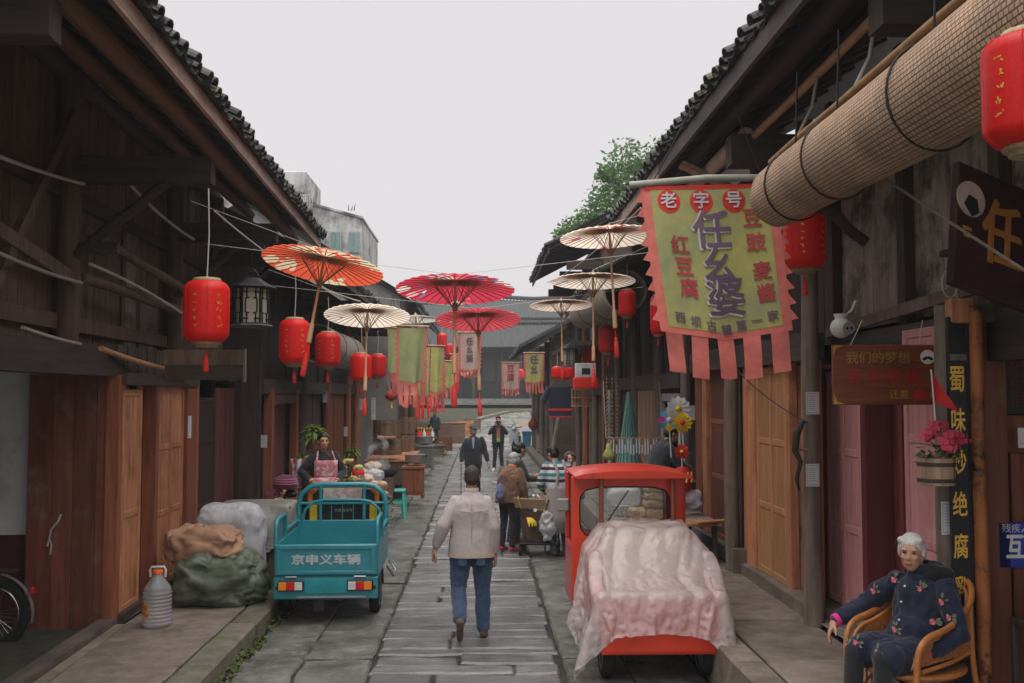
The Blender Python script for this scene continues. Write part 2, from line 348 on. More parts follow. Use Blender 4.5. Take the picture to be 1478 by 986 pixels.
far_slab_rows = MB()
CURVE = [(-2.2, 3.5), (-2.2, 30), (-2.2, 38), (-2.02, 44), (-1.6, 50), (-.9, 56), (.1, 61), (1.8, 65), (5, 68), (9, 70)]
def curve_x(y):
    for (xa, ya), (xb, yb) in zip(CURVE, CURVE[1:]):
        if ya <= y <= yb: return xa + (xb - xa) * (y - ya) / (yb - ya)
    return CURVE[0][0] if y < 3.5 else CURVE[-1][0]
b = MB(); b.grid(lambda u, v: (curve_x(44 + 26 * v) + u * (14 - curve_x(44 + 26 * v)), 44 + 26 * v, gz(44 + 26 * v) - .012 - .02 * (1 - v)), 12, 30)
tag(b.build('road', mat('far_road_stone', (.06, .06, .055), spec=.05, rough=.95, var=.4, scale=2, bump=.5)), kind='structure')
y = 46.0
while y < 66:
    xa = curve_x(y) + .05; xb = xa + 4.4 + max(0, y - 56) * .35; c_ = [xa + (xb - xa) * q for q in (0, rnd.uniform(.15, .25), rnd.uniform(.45, .6), rnd.uniform(.75, .85), 1)]
    for a, e in zip(c_, c_[1:]): slab(street, 'far_slab', side_stone, a, e, y, y + .62, gz(y + .31) + rnd.uniform(.0, .03), th=.12, store=far_slab_rows, ch=.03, gap=.02)
    y += .62
tag(far_slab_rows.build('climbing_paving', side_stone, street), kind='stuff')
b = MB(); b.grid(lambda u, v: (-20 + 45 * u, 68 + 60 * v, 1.72 + .02 * v), 6, 6); tag(b.build('plaza', mat('far_road_stone', (.06, .06, .055))), kind='structure')
KZ = .17
pav_l = MB(); pav_l.grid(lambda u, v: (curve_x(3.5 + 64 * v) - .25 - u * (8 + curve_x(3.5 + 64 * v)), 3.5 + 64 * v, KZ - .03 + gz(3.5 + 64 * v)), 6, 60)
pav_l = tag(pav_l.build('left_pavement', joint_m), kind='structure')
y = 3.6; i = 0
while y < 30:
    d = rnd.uniform(.9, 1.6); slab(pav_l, 'kerb_stone', kerb_m, -2.48, -2.2, y, y + d, KZ, th=.3, ch=.025, tilt=.006); 
    slab(pav_l, 'flagstone', pave_m, -3.5, -2.49, y + rnd.uniform(-.02, .02), y + d, KZ - .004, tilt=.003); y += d; i += 1
tag(sheet('floor_slab', pave_m, (-6, -3.5), (10, 42), lambda x, y: KZ + .01, pav_l), kind='stuff')
kb = MB(); cp = [(-2.2, y), (-2.2, 34), (-2.2, 38), (-2.02, 44), (-1.6, 50), (-.9, 56), (.1, 61), (1.8, 65), (5, 68)]
for (xa, ya), (xb, yb) in zip(cp, cp[1:]):
    for k in range(4):
        t0, t1 = k / 4, (k + 1) / 4; X0, Y0, X1, Y1 = xa + (xb - xa) * t0, ya + (yb - ya) * t0, xa + (xb - xa) * t1, ya + (yb - ya) * t1
        z0, z1 = KZ + gz(Y0), KZ + gz(Y1)
        kb.add([(X0, Y0, z0 - .5), (X0, Y0, z0), (X1, Y1, z1), (X1, Y1, z1 - .5), (X0 - .3, Y0, z0), (X1 - .3, Y1, z1)], [(0, 3, 2, 1), (1, 2, 5, 4)])
tag(kb.build('far_kerb', kerb_m, pav_l), kind='stuff')
mo = MB()                                       # moss and small weeds along the foot of the left kerb
for k in range(2200):
    y = 4.5 + rnd.random() ** 1.5 * 40; x = -2.19 + abs(rnd.gauss(0, .045)); s = rnd.uniform(.008, .028) * (1.4 if y < 12 else 1.8); a = rnd.uniform(0, 6.3)
    z = rnd.uniform(-.01, .06) if x < -2.16 else -.004
    p = Vector((x, y, z)); u = Vector((math.cos(a), math.sin(a), rnd.uniform(0, .8))) * s; w = Vector((-math.sin(a), math.cos(a), rnd.uniform(.2, 1))) * s
    mo.add([p, p + u, p + u + w, p + w], [(0, 1, 2, 3)])
tag(mo.build('moss', moss_m), kind='stuff')
RZ = .35
pav_r = tag(sheet('right_pavement', joint_m, (2.1, 6), (2.5, 30), lambda x, y: RZ - .03), kind='structure')
y = 2.6
while y < 30:
    d = rnd.uniform(1.2, 1.9); slab(pav_r, 'kerb_stone', pave_m, 1.94, 2.2, y, y + d, RZ, th=.5, ch=.02, tilt=.003)
    slab(pav_r, 'flagstone', pave_m, 2.21, 3.0, y + rnd.uniform(-.3, .3), y + d + .0, RZ - .003, tilt=.002, jit=.004); y += d
pav_r2 = tag(sheet('far_right_pavement', pave_m, (1.94, 8), (30, 60), lambda x, y: .2 + gz(y) - .1 * max(0, min(1, (y - 30) / 8))), kind='structure')
kb = MB().box(1.9, 2.2, 30, 44, -.3, .19); tag(kb.build('far_kerb', kerb_m, pav_r2), kind='stuff')
tag(sheet('inner_floor', conc_m, (3.0, 7), (2.5, 30), lambda x, y: RZ + .03, pav_r), kind='stuff')

# ------------------------------------------------------------------ building kit
def plank_wall(parent, m, axis, c, a0, a1, z0, z1, w=.17, th=.03, name='plank', zj=.03, sgn=1):
    a = a0
    while a < a1 - .02:
        ww = min(w * rnd.uniform(.8, 1.2), a1 - a); o = rnd.uniform(-.006, .008) * sgn; t0, t1 = z0 + rnd.uniform(-zj, 0), z1
        if axis == 'y': pc(name, m, parent, c + o - th / 2, c + o + th / 2, a + .003, a + ww - .003, t0, t1)
        else: pc(name, m, parent, a + .003, a + ww - .003, c + o - th / 2, c + o + th / 2, t0, t1)
        a += ww
def door(parent, m, p0, p1, z0, z1, cols=1, rails=(0, .3, .62, 1), th=.045, st=.07, mp=None, face=1, panels_proud=False):
    """A framed leaf standing between two plan points: stiles and rails, with each sunk panel a child."""
    p0, p1 = Vector((p0[0], p0[1])), Vector((p1[0], p1[1])); L = (p1 - p0).length; ang = math.atan2(p1.y - p0.y, p1.x - p0.x); H = z1 - z0
    b = MB(); cw = (L - st) / cols
    for k in range(cols + 1): b.box(k * cw, k * cw + st, -th / 2, th / 2, 0, H, bev=.006)
    zs = [r * (H - st) for r in rails]; pans = []
    for k in range(cols):
        for zz in zs: b.box(k * cw + st, (k + 1) * cw, -th / 2 + .003, th / 2 - .003, zz, zz + st, bev=.006)
        for za, zb in zip(zs, zs[1:]): pans.append((k * cw + st, (k + 1) * cw, za + st, zb))
    o = b.build('door', m, parent, (p0.x, p0.y, z0), ang)
    for (a, c, za, zb) in pans: MB().box(a - .002, c + .002, -.010, .010, za - .002, zb + .002, bev=.003).build('panel', mp or m, o)
    return o
def arch_mesh(name, r, L, m, up=True, th=.014, n=7):
    b = MB(); vs = []
    for e in (0, L):
        for rr in (r, r - th):
            for k in range(n + 1):
                a = math.pi * k / n; vs.append((e, rr * math.cos(a), (rr * math.sin(a) * .85) if up else -(rr * math.sin(a)) * .55))
    fs = []; q = n + 1
    for k in range(n):
        fs += [(k, k + 1, 2 * q + k + 1, 2 * q + k), (q + k + 1, q + k, 3 * q + k, 3 * q + k + 1), (k + 1, k, q + k, q + k + 1), (2 * q + k, 2 * q + k + 1, 3 * q + k + 1, 3 * q + k)]
    fs += [(0, 2 * q, 3 * q, q), (n, q + n, 3 * q + n, 2 * q + n)]
    return b.add(vs, fs, False).mesh(name, m)
COVER = arch_mesh('cover_tile', .07, .26, tile_m); PAN = arch_mesh('pan_tile', .095, .26, tile_m, up=False)
def roof(parent, side, xe, ze, y0, y1, xr, pitch=.55, tm=None, sp=.21, rows=2, deck=w_dark_y, far=False, curve=0):
    """Tiled slope: eave at x=xe, ridge at x=xr (side -1 left of the lane, +1 right). Eave courses are single tiles."""
    tm = tm or tile_m; L = abs(xr - xe); dx = 1 if xr > xe else -1
    zf = lambda t: ze + pitch * t
    ang = math.atan(pitch); n = int((y1 - y0) / sp)
    if not far:
        for r in range(rows):
            for k in range(n + 1):
                yy = y0 + k * sp + rnd.uniform(-.02, .02)
                for (me, nm, off, dz) in ((COVER, 'cover_tile', 0, .045), (PAN, 'pan_tile', sp / 2, .03)):
                    if yy + off > y1: continue
                    o = link(nm, me, parent, (xe + dx * (r * .2 + rnd.uniform(-.035, .02) - .03), yy + off, zf(r * .2 - .03) + dz + r * .012 + rnd.uniform(-.008, .012)))
                    o.rotation_euler = (0, -ang + .05, 0 if dx > 0 else math.pi); o.rotation_euler[2] += rnd.uniform(-.05, .05)
                    if dx < 0: o.rotation_euler = (0, -ang + .05, math.pi + rnd.uniform(-.05, .05))
    s0 = .36 if not far else 0
    b = MB(); m = n * 6
    b.grid(lambda u, v: (xe + dx * (s0 + (L - s0) * u), y0 + (y1 - y0) * v, zf(s0 + (L - s0) * u) + .05 + .045 * math.cos(2 * math.pi * v * (y1 - y0) / sp)), 3, m, flip=dx < 0)
    tag(b.build('tile_courses', tm, parent), kind='stuff')
    b = MB(); b.add([(xe, y0, ze - .012), (xe, y1, ze - .012), (xr, y1, zf(L) - .012), (xr, y0, zf(L) - .012), (xe, y0, ze + .004), (xe, y1, ze + .004), (xr, y1, zf(L) + .004), (xr, y0, zf(L) + .004)],
                [(0, 1, 2, 3), (7, 6, 5, 4), (0, 4, 5, 1), (2, 6, 7, 3), (0, 3, 7, 4), (1, 5, 6, 2)]); b.build('roof_deck', deck, parent)
    b = MB(); b.add([(xr, y0, zf(L) + .06), (xr, y1, zf(L) + .06), (xr + dx * L, y1, ze), (xr + dx * L, y0, ze)], [(0, 1, 2, 3)]); b.build('rear_slope', tm, parent)
    MB().tube([(xr, y0 - .05, zf(L) + .1), (xr, y1 + .05, zf(L) + .1)], .11, 8).build('ridge', tm, parent)
def rafters(parent, m, xe, ze, xi, y0, y1, pitch, sp=.42, w=.09):
    dx = 1 if xi > xe else -1; y = y0
    while y < y1: beam('rafter', m, parent, (xe + dx * .02, y, ze - .03), (xi, y, ze - .03 + pitch * abs(xi - xe - dx * .02)), w, .045); y += sp * rnd.uniform(.9, 1.1)
def gable(parent, m, y, x0, z0, x1, z1, base, th=.06):
    MB().poly([(x0, y, base), (x1, y, base), (x1, y, z1), (x0, y, z0)], (0, th, 0)).build('gable_wall', m, parent)
def notice(label, loc, w=.2, h=.27, rz=0, name='paper_notice', lines=True):
    t = thing(name, label, 'notice', loc, rz, 'paper notices pasted on posts and doors')
    MB().box(-w / 2, w / 2, 0, .003, -h / 2, h / 2).build('sheet', white_p, t)
    b = MB()
    if lines:
        for (x0, x1, z0, z1) in ((-.42, .42, .42, .435), (-.42, .42, -.435, -.42), (-.42, -.405, -.42, .42), (.405, .42, -.42, .42)): b.box(x0 * w, x1 * w, -.0015, 0, z0 * h, z1 * h)
        for k in range(7): b.box(-.3 * w, rnd.uniform(.1, .3) * w, -.0014, 0, (.3 - k * .09) * h, (.315 - k * .09) * h)
    else: b.box(-.3 * w, .3 * w, -.0014, 0, -.3 * h, -.28 * h)
    b.build('print', ink_m, t); return t

# ------------------------------------------------------------------ left row, near house
LX = -3.5
L1 = thing('timber_house', 'dark old timber shophouse at front left, mossy eave tiles over pale fascia board', 'house', (-4.5, 9, 0), 0)
def P(o): o.location = o.location - Vector((-4.5, 9, 0)); return o
L1.location = (0, 0, 0)
roof(L1, -1, -2.16, 4.80, 1.5, 15.4, -6.6, .52)
rafters(L1, w_dark_x, -2.2, 4.8, -4.2, 2.0, 15.3, .52)
pc('fascia_board', w_fascia, L1, -2.24, -2.205, 1.5, 15.4, 4.66, 4.79)
log('purlin', w_purlin, L1, (-2.62, 1.5, 4.82), (-2.62, 15.5, 4.82), .085); log('purlin', w_purlin, L1, (-3.3, 1.5, 5.2), (-3.3, 15.5, 5.2), .08)
log('purlin', w_dark_y, L1, (-3.82, 1.5, 5.42), (-3.82, 15.5, 5.42), .1)
plank_wall(L1, w_board, 'y', -3.9, 3.0, 15.4, 2.85, 5.55)
pc('sill_beam', w_dark_y, L1, -3.95, -3.6, 1.5, 15.4, 2.66, 2.86); pc('eave_beam', w_dark_y, L1, -3.72, -3.5, 1.5, 10.2, 2.58, 2.75); pc('rail', w_board, L1, -3.88, -3.80, 3, 15.4, 3.0, 3.14); pc('rail', w_dark_y, L1, -3.88, -3.81, 3, 15.4, 4.22, 4.36)
for yy in (5.5, 9.3, 12.9, 15.25):
    log('upper_post', w_board, L1, (-3.76, yy, 2.8), (-3.76, yy, 5.4), .115, .1)
    pc('cantilever_beam', w_dark_x, L1, -3.9, -2.46, yy - .09, yy + .09, 4.36, 4.60)
    log('strut', w_dark_x, L1, (-3.72, yy - .05, 3.65), (-2.85, yy - .05, 4.38), .05)
    log('tie_beam', w_dark_x, L1, (-3.8, yy, 3.75), (-3.3, yy, 3.75), .06)
beam('brace', w_board, L1, (-3.72, 7.6, 3.1), (-3.72, 9.25, 5.0), .06, .1); beam('brace', w_board, L1, (-3.72, 5.6, 3.3), (-3.72, 7.4, 5.1), .06, .1); beam('brace', w_board, L1, (-3.70, 7.0, 3.75), (-3.70, 9.3, 3.45), .06, .12)
log('bowed_rail', w_board, L1, (-3.66, 9.35, 3.95), (-3.3, 12.8, 3.55), .05); log('bowed_rail', w_board, L1, (-3.68, 9.35, 3.5), (-3.4, 12.8, 3.38), .055)
for (ya, yb, z0, z1) in ((11.2, 11.6, 2.95, 4.3), (11.75, 12.3, 2.95, 3.6), (13.2, 13.7, 2.9, 3.7), (13.8, 14.4, 2.9, 3.75)): pc('shutter_board', w_grey, L1, -3.87, -3.83, ya, yb, z0, z1)
for yy, xx in ((5.9, -3.5), (9.98, -3.53), (12.95, -3.5), (16.0, -3.45)): pc('post', w_post if yy > 15 else w_red, L1, xx - .06, xx + .06, yy - .06, yy + .06, .05, 2.6)
th_ = R(2.2); pv_ = Vector((-2.2, 8.0, 0)); L1.rotation_euler = (0, 0, th_); L1.location = pv_ - Matrix.Rotation(th_, 3, 'Z') @ pv_
# open bay: back partition, plank leaf, threshold
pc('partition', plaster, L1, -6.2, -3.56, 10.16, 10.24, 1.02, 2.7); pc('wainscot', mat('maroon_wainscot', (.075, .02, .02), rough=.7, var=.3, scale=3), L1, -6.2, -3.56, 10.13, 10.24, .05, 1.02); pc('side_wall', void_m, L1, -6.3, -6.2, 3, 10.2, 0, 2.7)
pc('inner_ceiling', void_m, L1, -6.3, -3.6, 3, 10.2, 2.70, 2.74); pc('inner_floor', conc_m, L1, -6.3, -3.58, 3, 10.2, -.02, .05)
pc('threshold', w_fascia2, L1, -3.62, -3.46, 3.5, 9.95, .04, .24); pc('threshold', pave_m, L1, -3.46, -3.36, 3.5, 9.95, .0, .18)
pd = thing('plank_door', 'tall red brown plank door standing inward of the near left post, worn pale at its foot', 'door', (-3.56, 9.9, .1)); 
xs = [-.86, -.62, -.42, -.2, 0]
for a, c in zip(xs, xs[1:]): MB().box(a + .002, c - .002, -.02 + rnd.uniform(0, .006), .02, 0, 2.5, bev=.004).build('plank', w_brown, pd)
MB().tube([(-.52, -.03, 1.14), (-.53, -.06, 1.08), (-.60, -.05, 1.0), (-.62, -.05, .9), (-.63, -.06, .84)], .012, 6).tube([(-.62, -.05, .92), (-.59, -.06, .85), (-.6, -.06, .76)], .009, 6).build('rope_handle', cable_w, pd)
# second bay: varnished leaves
fy = lambda px, x=LX: yw(px, x)
door(L1, w_orange, (-3.5, 10.08), (-3.5, 10.72), .24, 2.5, 1, (0, .42, .98)); pc('transom', w_dark_y, L1, -3.56, -3.42, 10.0, 12.9, 2.5, 2.62)
door(L1, w_red, (-3.78, 10.55), (-3.78, 11.2), .24, 2.5, 1); pc('jamb', w_red, L1, -3.6, -3.46, 11.16, 11.28, .2, 2.5)
door(L1, w_orange, (-3.5, 11.28), (-3.5, 12.42), .24, 2.5, 2, (0, .36, .7, 1)); pc('jamb', w_red, L1, -3.56, -3.44, 12.44, 12.88, .2, 2.52)
pc('sill', w_dark_y, L1, -3.6, -3.42, 10.0, 16, .17, .26)
door(L1, wood('black_brown_door_wood', (.045, .026, .022), V), (-3.55, 13.05), (-3.55, 14.35), .24, 2.4, 1, (0, .3, .72, .98)); plank_wall(L1, w_maroon, 'y', -3.56, 14.4, 15.95, .2, 2.5)
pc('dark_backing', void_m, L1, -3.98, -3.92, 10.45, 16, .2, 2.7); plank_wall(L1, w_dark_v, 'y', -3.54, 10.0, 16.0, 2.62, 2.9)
hb = thing('hanging_board', 'dark plank canopy board hung over the orange doors below the nearest left lantern', 'board', (-3.45, 10.9, 2.56))
pc('panel', w_dark_x, hb, .02, .86, 0, .04, .0, .16); pc('panel', w_board, hb, .0, .86, -.005, .042, .165, .33); pc('edge_strip', w_grey, hb, .862, .885, -.01, .05, -.02, .34)
# pale conduits
for k, (a, c, dip) in enumerate((((-3.6, 5.4, 4.1), (-3.6, 9.2, 4.33), .06), ((-3.6, 6.4, 3.55), (-3.6, 9.2, 3.42), .05), ((-3.5, 9.5, 4.65), (-3.2, 11.6, 4.2), .07), ((-3.6, 9.4, 3.62), (-3.3, 12.3, 3.25), -.05), ((-3.48, 9.4, 2.83), (-3.3, 12.3, 2.66), .04), ((-3.62, 8.0, 2.93), (-3.6, 9.2, 2.86), .01))):
    MB().tube(sag(a, c, dip), .017 if k not in (4,) else .028, 6).build('conduit', cable_w if k != 4 else w_tan, L1)
# ------------------------------------------------------------------ left row, second and third houses
L2 = thing('timber_house', 'second timber shophouse on the left, maroon and orange plank front behind food stall', 'house')
roof(L2, -1, -2.2, 4.3, 15.6, 27.4, -6.6, .52); rafters(L2, w_dark_x, -2.2, 4.3, -4.2, 15.8, 27, .52, .6)
pc('fascia_board', w_fascia2, L2, -2.24, -2.21, 15.6, 27.4, 4.18, 4.29); log('purlin', w_dark_y, L2, (-2.7, 15.6, 4.4), (-2.7, 27.4, 4.4), .08)
plank_wall(L2, w_dark_v, 'y', -3.6, 15.7, 27.4, 2.65, 4.8, .22); pc('sill_beam', w_dark_y, L2, -3.7, -3.4, 15.7, 27.4, 2.42, 2.66)
for yy in (19.1, 22.2, 25.6, 27.3): log('post', w_post if yy < 20 else w_red, L2, (-3.42, yy, .15), (-3.42, yy, 4.6), .09, .08); pc('cantilever_beam', w_dark_x, L2, -3.6, -2.5, yy - .07, yy + .07, 4.0, 4.2)
door(L2, w_maroon, (-3.6, 16.5), (-3.6, 18.3), .25, 2.25, 1, (0, .5, 1)); pc('jamb', w_red, L2, -3.5, -3.38, 18.35, 18.6, .2, 2.5); pc('jamb', w_red, L2, -3.5, -3.38, 16.2, 16.4, .2, 2.5); pc('lintel', mat('pinkish_lintel', (.13, .075, .065), var=.3), L2, -3.5, -3.38, 16.4, 18.35, 2.25, 2.4)
plank_wall(L2, w_dark_v, 'y', -3.55, 19.2, 22.1, .2, 2.45, .25); plank_wall(L2, wood('deep_orange_boards', (.19, .062, .028), V), 'y', -3.5, 22.3, 25.4, .2, 2.6, .24); plank_wall(L2, w_dark_v, 'y', -3.5, 25.7, 27.3, .2, 2.5, .25)
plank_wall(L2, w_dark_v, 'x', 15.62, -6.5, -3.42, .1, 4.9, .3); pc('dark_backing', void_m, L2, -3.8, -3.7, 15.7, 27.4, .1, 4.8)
L3 = thing('timber_house', 'tall third house on the left with grey plastered gable, far behind the orange parasol', 'house')
roof(L3, -1, -1.75, 4.9, 27.7, 41, -6.6, .6, rows=1, sp=.25); pc('fascia_board', w_fascia2, L3, -1.79, -1.76, 27.7, 41, 4.78, 4.89)
gable(L3, greyw, 27.9, -2.2, 5.1, -6.4, 7.6, 0.1); pc('corner_post', w_dark_v, L3, -2.28, -2.14, 27.82, 27.98, .1, 5.1); beam('gable_tie', w_dark_x, L3, (-2.2, 27.84, 4.5), (-6.4, 27.84, 4.5), .05, .16); beam('gable_post', w_dark_v, L3, (-3.4, 27.84, 3), (-3.4, 27.84, 5.7), .12, .05)
plank_wall(L3, w_dark_v, 'y', -2.9, 28, 41, 2.5, 5.3, .3); plank_wall(L3, w_board, 'y', -3.0, 28, 41, .1, 2.5, .3)
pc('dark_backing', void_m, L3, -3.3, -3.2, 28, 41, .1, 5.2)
for k, yy in enumerate((28.6, 30.2, 32.6, 35.6, 38.4, 40.8)): log('post', w_red if k % 2 else w_dark_v, L3, (-2.75, yy, .1), (-2.75, yy, 4.9), .09); 
pc('eave_beam', w_dark_y, L3, -2.85, -2.65, 28, 41, 2.6, 2.85)
L4 = thing('timber_house', 'low dark house at the far left bend of the lane, behind the brick counter', 'house')
roof(L4, -1, -2.6, 4.3, 42, 58, -7, .5, rows=1, sp=.3); plank_wall(L4, w_dark_v, 'y', -3.6, 42, 58, .1, 4.9, .5)
for yy in (42.3, 46, 50, 54): log('post', w_red, L4, (-3.5, yy, .1), (-3.5, yy, 4.6), .1)
# ------------------------------------------------------------------ right row, near house
RX = 3.05
R1 = thing('timber_house', 'timber shophouse at front right with orange and pink doors under long black eave', 'house')
roof(R1, 1, 1.85, 4.87, 1.5, 14.2, 6.6, .52)
rafters(R1, w_dark_x, 1.9, 4.87, 4.0, 2, 14.1, .52)
pc('fascia_board', w_fascia2, R1, 1.87, 1.905, 1.5, 10.4, 4.70, 4.855); pc('fascia_board', w_fascia, R1, 1.87, 1.905, 10.4, 14.2, 4.70, 4.855)
log('purlin', w_dark_y, R1, (2.3, 1.5, 4.95), (2.3, 14.2, 4.95), .09); log('purlin', w_fascia, R1, (2.25, 8.3, 4.62), (2.25, 14.2, 4.62), .07); log('purlin', w_dark_y, R1, (3.0, 1.5, 5.3), (3.0, 14.2, 5.3), .1)
for yy in (5.2, 8.4, 11.6, 14.0): pc('cantilever_beam', w_dark_x, R1, 2.12, 3.5, yy - .1, yy + .1, 4.36, 4.62); log('strut', w_dark_x, R1, (3.3, yy, 3.7), (2.5, yy, 4.4), .05)
beam('eave_bracket', w_fascia, R1, (1.95, 9.6, 4.66), (3.1, 9.6, 4.1), .16, .05)
plank_wall(R1, w_panel, 'y', 3.42, 5.9, 9.4, 3.0, 5.2, .62, name='wall_panel', zj=.01); plank_wall(R1, w_dark_v, 'y', 3.42, 9.4, 14.2, 2.9, 5.2, .3); plank_wall(R1, w_dark_v, 'y', 3.35, 2.5, 5.9, 2.9, 5.2, .3)
for yy in (6.3, 7.75, 9.35): pc('mullion', w_dark_v, R1, 3.32, 3.44, yy - .07, yy + .07, 2.9, 5.2)
pc('lower_beam', w_dark_y, R1, 3.3, 3.5, 5.9, 9.3, 2.62, 2.95); pc('lower_beam', w_dark_y, R1, 2.98, 3.2, 9.2, 14.2, 2.72, 2.98); beam('edge_batten', w_board, R1, (3.27, 6.3, 3.12), (3.27, 9.3, 2.98), .05, .09)
log('column', w_post, R1, (2.98, 8.93, RZ), (2.98, 8.93, 4.9), .085, .075, 14); log('column', w_post, R1, (2.96, 11.75, RZ), (2.96, 11.75, 4.9), .085, .08, 14); log('column', w_grey, R1, (2.98, 14.5, RZ), (2.98, 14.5, 4.2), .075, .07, 12)
pc('column_foot', w_post, R1, 2.9, 3.06, 11.5, 11.62, RZ, .62)
log('column', w_post, R1, (3.06, 6.45, RZ), (3.06, 6.45, 3.0), .085, .085, 14)
pc('stone_sill', pave_m, R1, 2.98, 3.5, 9.02, 11.66, RZ - .02, .47); pc('stone_sill', conc_m, R1, 3.02, 3.5, 11.84, 14.4, RZ - .02, .52); pc('stone_sill', conc_m, R1, 3.14, 3.6, 6.55, 8.85, RZ - .02, .48)
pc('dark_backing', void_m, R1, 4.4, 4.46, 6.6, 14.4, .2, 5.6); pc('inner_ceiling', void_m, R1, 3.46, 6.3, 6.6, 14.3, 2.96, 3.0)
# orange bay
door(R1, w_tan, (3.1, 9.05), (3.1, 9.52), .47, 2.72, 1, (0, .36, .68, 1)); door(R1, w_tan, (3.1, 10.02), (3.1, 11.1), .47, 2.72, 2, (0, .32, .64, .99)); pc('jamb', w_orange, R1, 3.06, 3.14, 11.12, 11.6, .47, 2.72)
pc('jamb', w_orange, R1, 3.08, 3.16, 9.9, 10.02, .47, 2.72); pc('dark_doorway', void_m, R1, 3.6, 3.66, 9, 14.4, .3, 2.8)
door(R1, w_orange, (3.16, 9.95), (3.55, 9.80), .47, 2.7, 1, (0, .36, .68, 1))
# brown bay
door(R1, w_red, (3.14, 12.05), (3.14, 13.55), .52, 2.72, 1, (0, .36, .7, 1), mp=wood('russet_boards', (.15, .052, .032), V)); pc('jamb', w_orange, R1, 3.08, 3.16, 13.6, 13.85, .4, 2.72); pc('jamb', w_red, R1, 3.08, 3.16, 13.9, 14.3, .4, 2.72); pc('jamb', w_dark_v, R1, 3.1, 3.2, 11.85, 12.0, .4, 2.72)
# pink bay, set back
door(R1, w_pink, (3.30, 8.55), (3.30, 9.42), .49, 2.62, 2, (0, .33, .66, 1)); pc('jamb', w_wine, R1, 3.22, 3.36, 9.44, 9.56, .45, 2.65); pc('jamb', w_wine, R1, 3.27, 3.5, 8.42, 8.53, .45, 2.65)
door(R1, w_wine, (3.52, 7.55), (3.52, 9.0), .49, 2.62, 2, (0, .3, .62, 1)); pc('jamb', w_wine, R1, 3.27, 3.5, 7.68, 7.74, .45, 2.65); door(R1, w_pink, (3.30, 7.08), (3.30, 7.66), .49, 2.9, 1, (0, .33, .66, 1)); door(R1, w_pink, (3.30, 6.62), (3.30, 7.06), .49, 2.9, 1, (0, .33, .66, 1)); pc('door_head', w_wine, R1, 3.26, 3.5, 7.6, 8.6, 2.6, 2.7)
# nearest shopfront seen square-on, recessed behind the signs
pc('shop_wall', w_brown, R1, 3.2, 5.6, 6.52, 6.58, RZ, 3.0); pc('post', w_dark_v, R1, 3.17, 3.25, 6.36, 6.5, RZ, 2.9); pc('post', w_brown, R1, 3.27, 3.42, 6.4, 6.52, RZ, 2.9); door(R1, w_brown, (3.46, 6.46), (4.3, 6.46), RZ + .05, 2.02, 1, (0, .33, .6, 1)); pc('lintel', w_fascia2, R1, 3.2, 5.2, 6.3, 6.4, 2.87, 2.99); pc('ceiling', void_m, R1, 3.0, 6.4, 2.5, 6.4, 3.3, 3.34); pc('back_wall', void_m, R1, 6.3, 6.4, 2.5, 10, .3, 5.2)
log('bamboo_pole', bamboo, R1, (2.28, 3, 4.62), (2.3, 8.2, 4.58), .032); log('bamboo_pole', bamboo, R1, (2.12, 3.2, 4.16), (2.14, 7.2, 4.12), .022)
for yy in (4.4, 5.6, 6.6): MB().tube([(2.29, yy, 4.62), (2.24, yy, 4.35), (2.13, yy, 4.13)], .012, 6).build('pole_tie', cable_w if yy == 5.6 else rope_m, R1)
# ------------------------------------------------------------------ right row, farther houses
R1b = thing('timber_house', 'low timber house on the right behind the big banner, plank front beside teal net', 'house')
roof(R1b, 1, 1.78, 4.2, 14.5, 21.4, 6.2, .5); pc('fascia_board', w_fascia2, R1b, 1.8, 1.83, 14.5, 21.4, 4.06, 4.18); rafters(R1b, w_dark_x, 1.82, 4.2, 3.6, 14.7, 21.3, .5, .55)
pc('lower_beam', w_dark_y, R1b, 2.9, 3.1, 14.6, 21.4, 2.5, 2.75); plank_wall(R1b, w_dark_v, 'y', 3.1, 14.6, 21.4, 2.7, 4.8, .3)
plank_wall(R1b, wood('pale_planks', (.25, .15, .095), V), 'y', 2.95, 16.4, 18.7, .4, 2.5, .2); plank_wall(R1b, w_dark_v, 'y', 3.0, 18.75, 21.3, .3, 2.5, .3)
for yy in (16.3, 18.8, 21.2): log('post', w_post, R1b, (2.93, yy, .2), (2.93, yy, 4.5), .09)
MB().box(2.92, 2.98, 14.7, 16.2, 2.3, 2.42).box(2.92, 2.98, 14.7, 14.78, .4, 2.3).box(2.92, 2.98, 16.1, 16.2, .4, 2.42).build('window_frame', mat('pale_frame_paint', (.33, .31, .29), var=.2), R1b)
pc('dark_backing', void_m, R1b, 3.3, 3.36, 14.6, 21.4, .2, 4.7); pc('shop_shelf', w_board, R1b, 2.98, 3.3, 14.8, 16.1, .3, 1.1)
for k in range(9): pc('window_bar', w_dark_v, R1b, 2.94, 2.96, 14.85 + k * .15, 14.88 + k * .15, 2.42, 2.56)
R2 = thing('timber_house', 'tall dark house on the right whose high roof corner juts over the lane below tree', 'house')
roof(R2, 1, 1.42, 5.62, 21.6, 28.4, 6, .52, rows=2); gable(R2, w_dark_x, 21.9, 2.7, 6.1, 6, 7.8, .2); pc('fascia_board', w_dark_y, R2, 1.45, 1.48, 21.6, 28.4, 5.5, 5.61)
rafters(R2, w_dark_x, 1.46, 5.62, 4, 21.7, 28.3, .52, .6); plank_wall(R2, w_dark_v, 'y', 2.9, 22, 28.4, 2.5, 6.2, .3); plank_wall(R2, w_board, 'y', 2.9, 22, 28.4, .1, 2.5, .3)
for k, yy in enumerate((22.1, 24.1, 26.2, 28.2)): log('post', (w_red, w_post)[k % 2], R2, (2.75, yy, .1), (2.75, yy, 5.8), .085); pc('cantilever_beam', w_dark_x, R2, 1.9, 2.8, yy - .07, yy + .07, 5.2, 5.4)
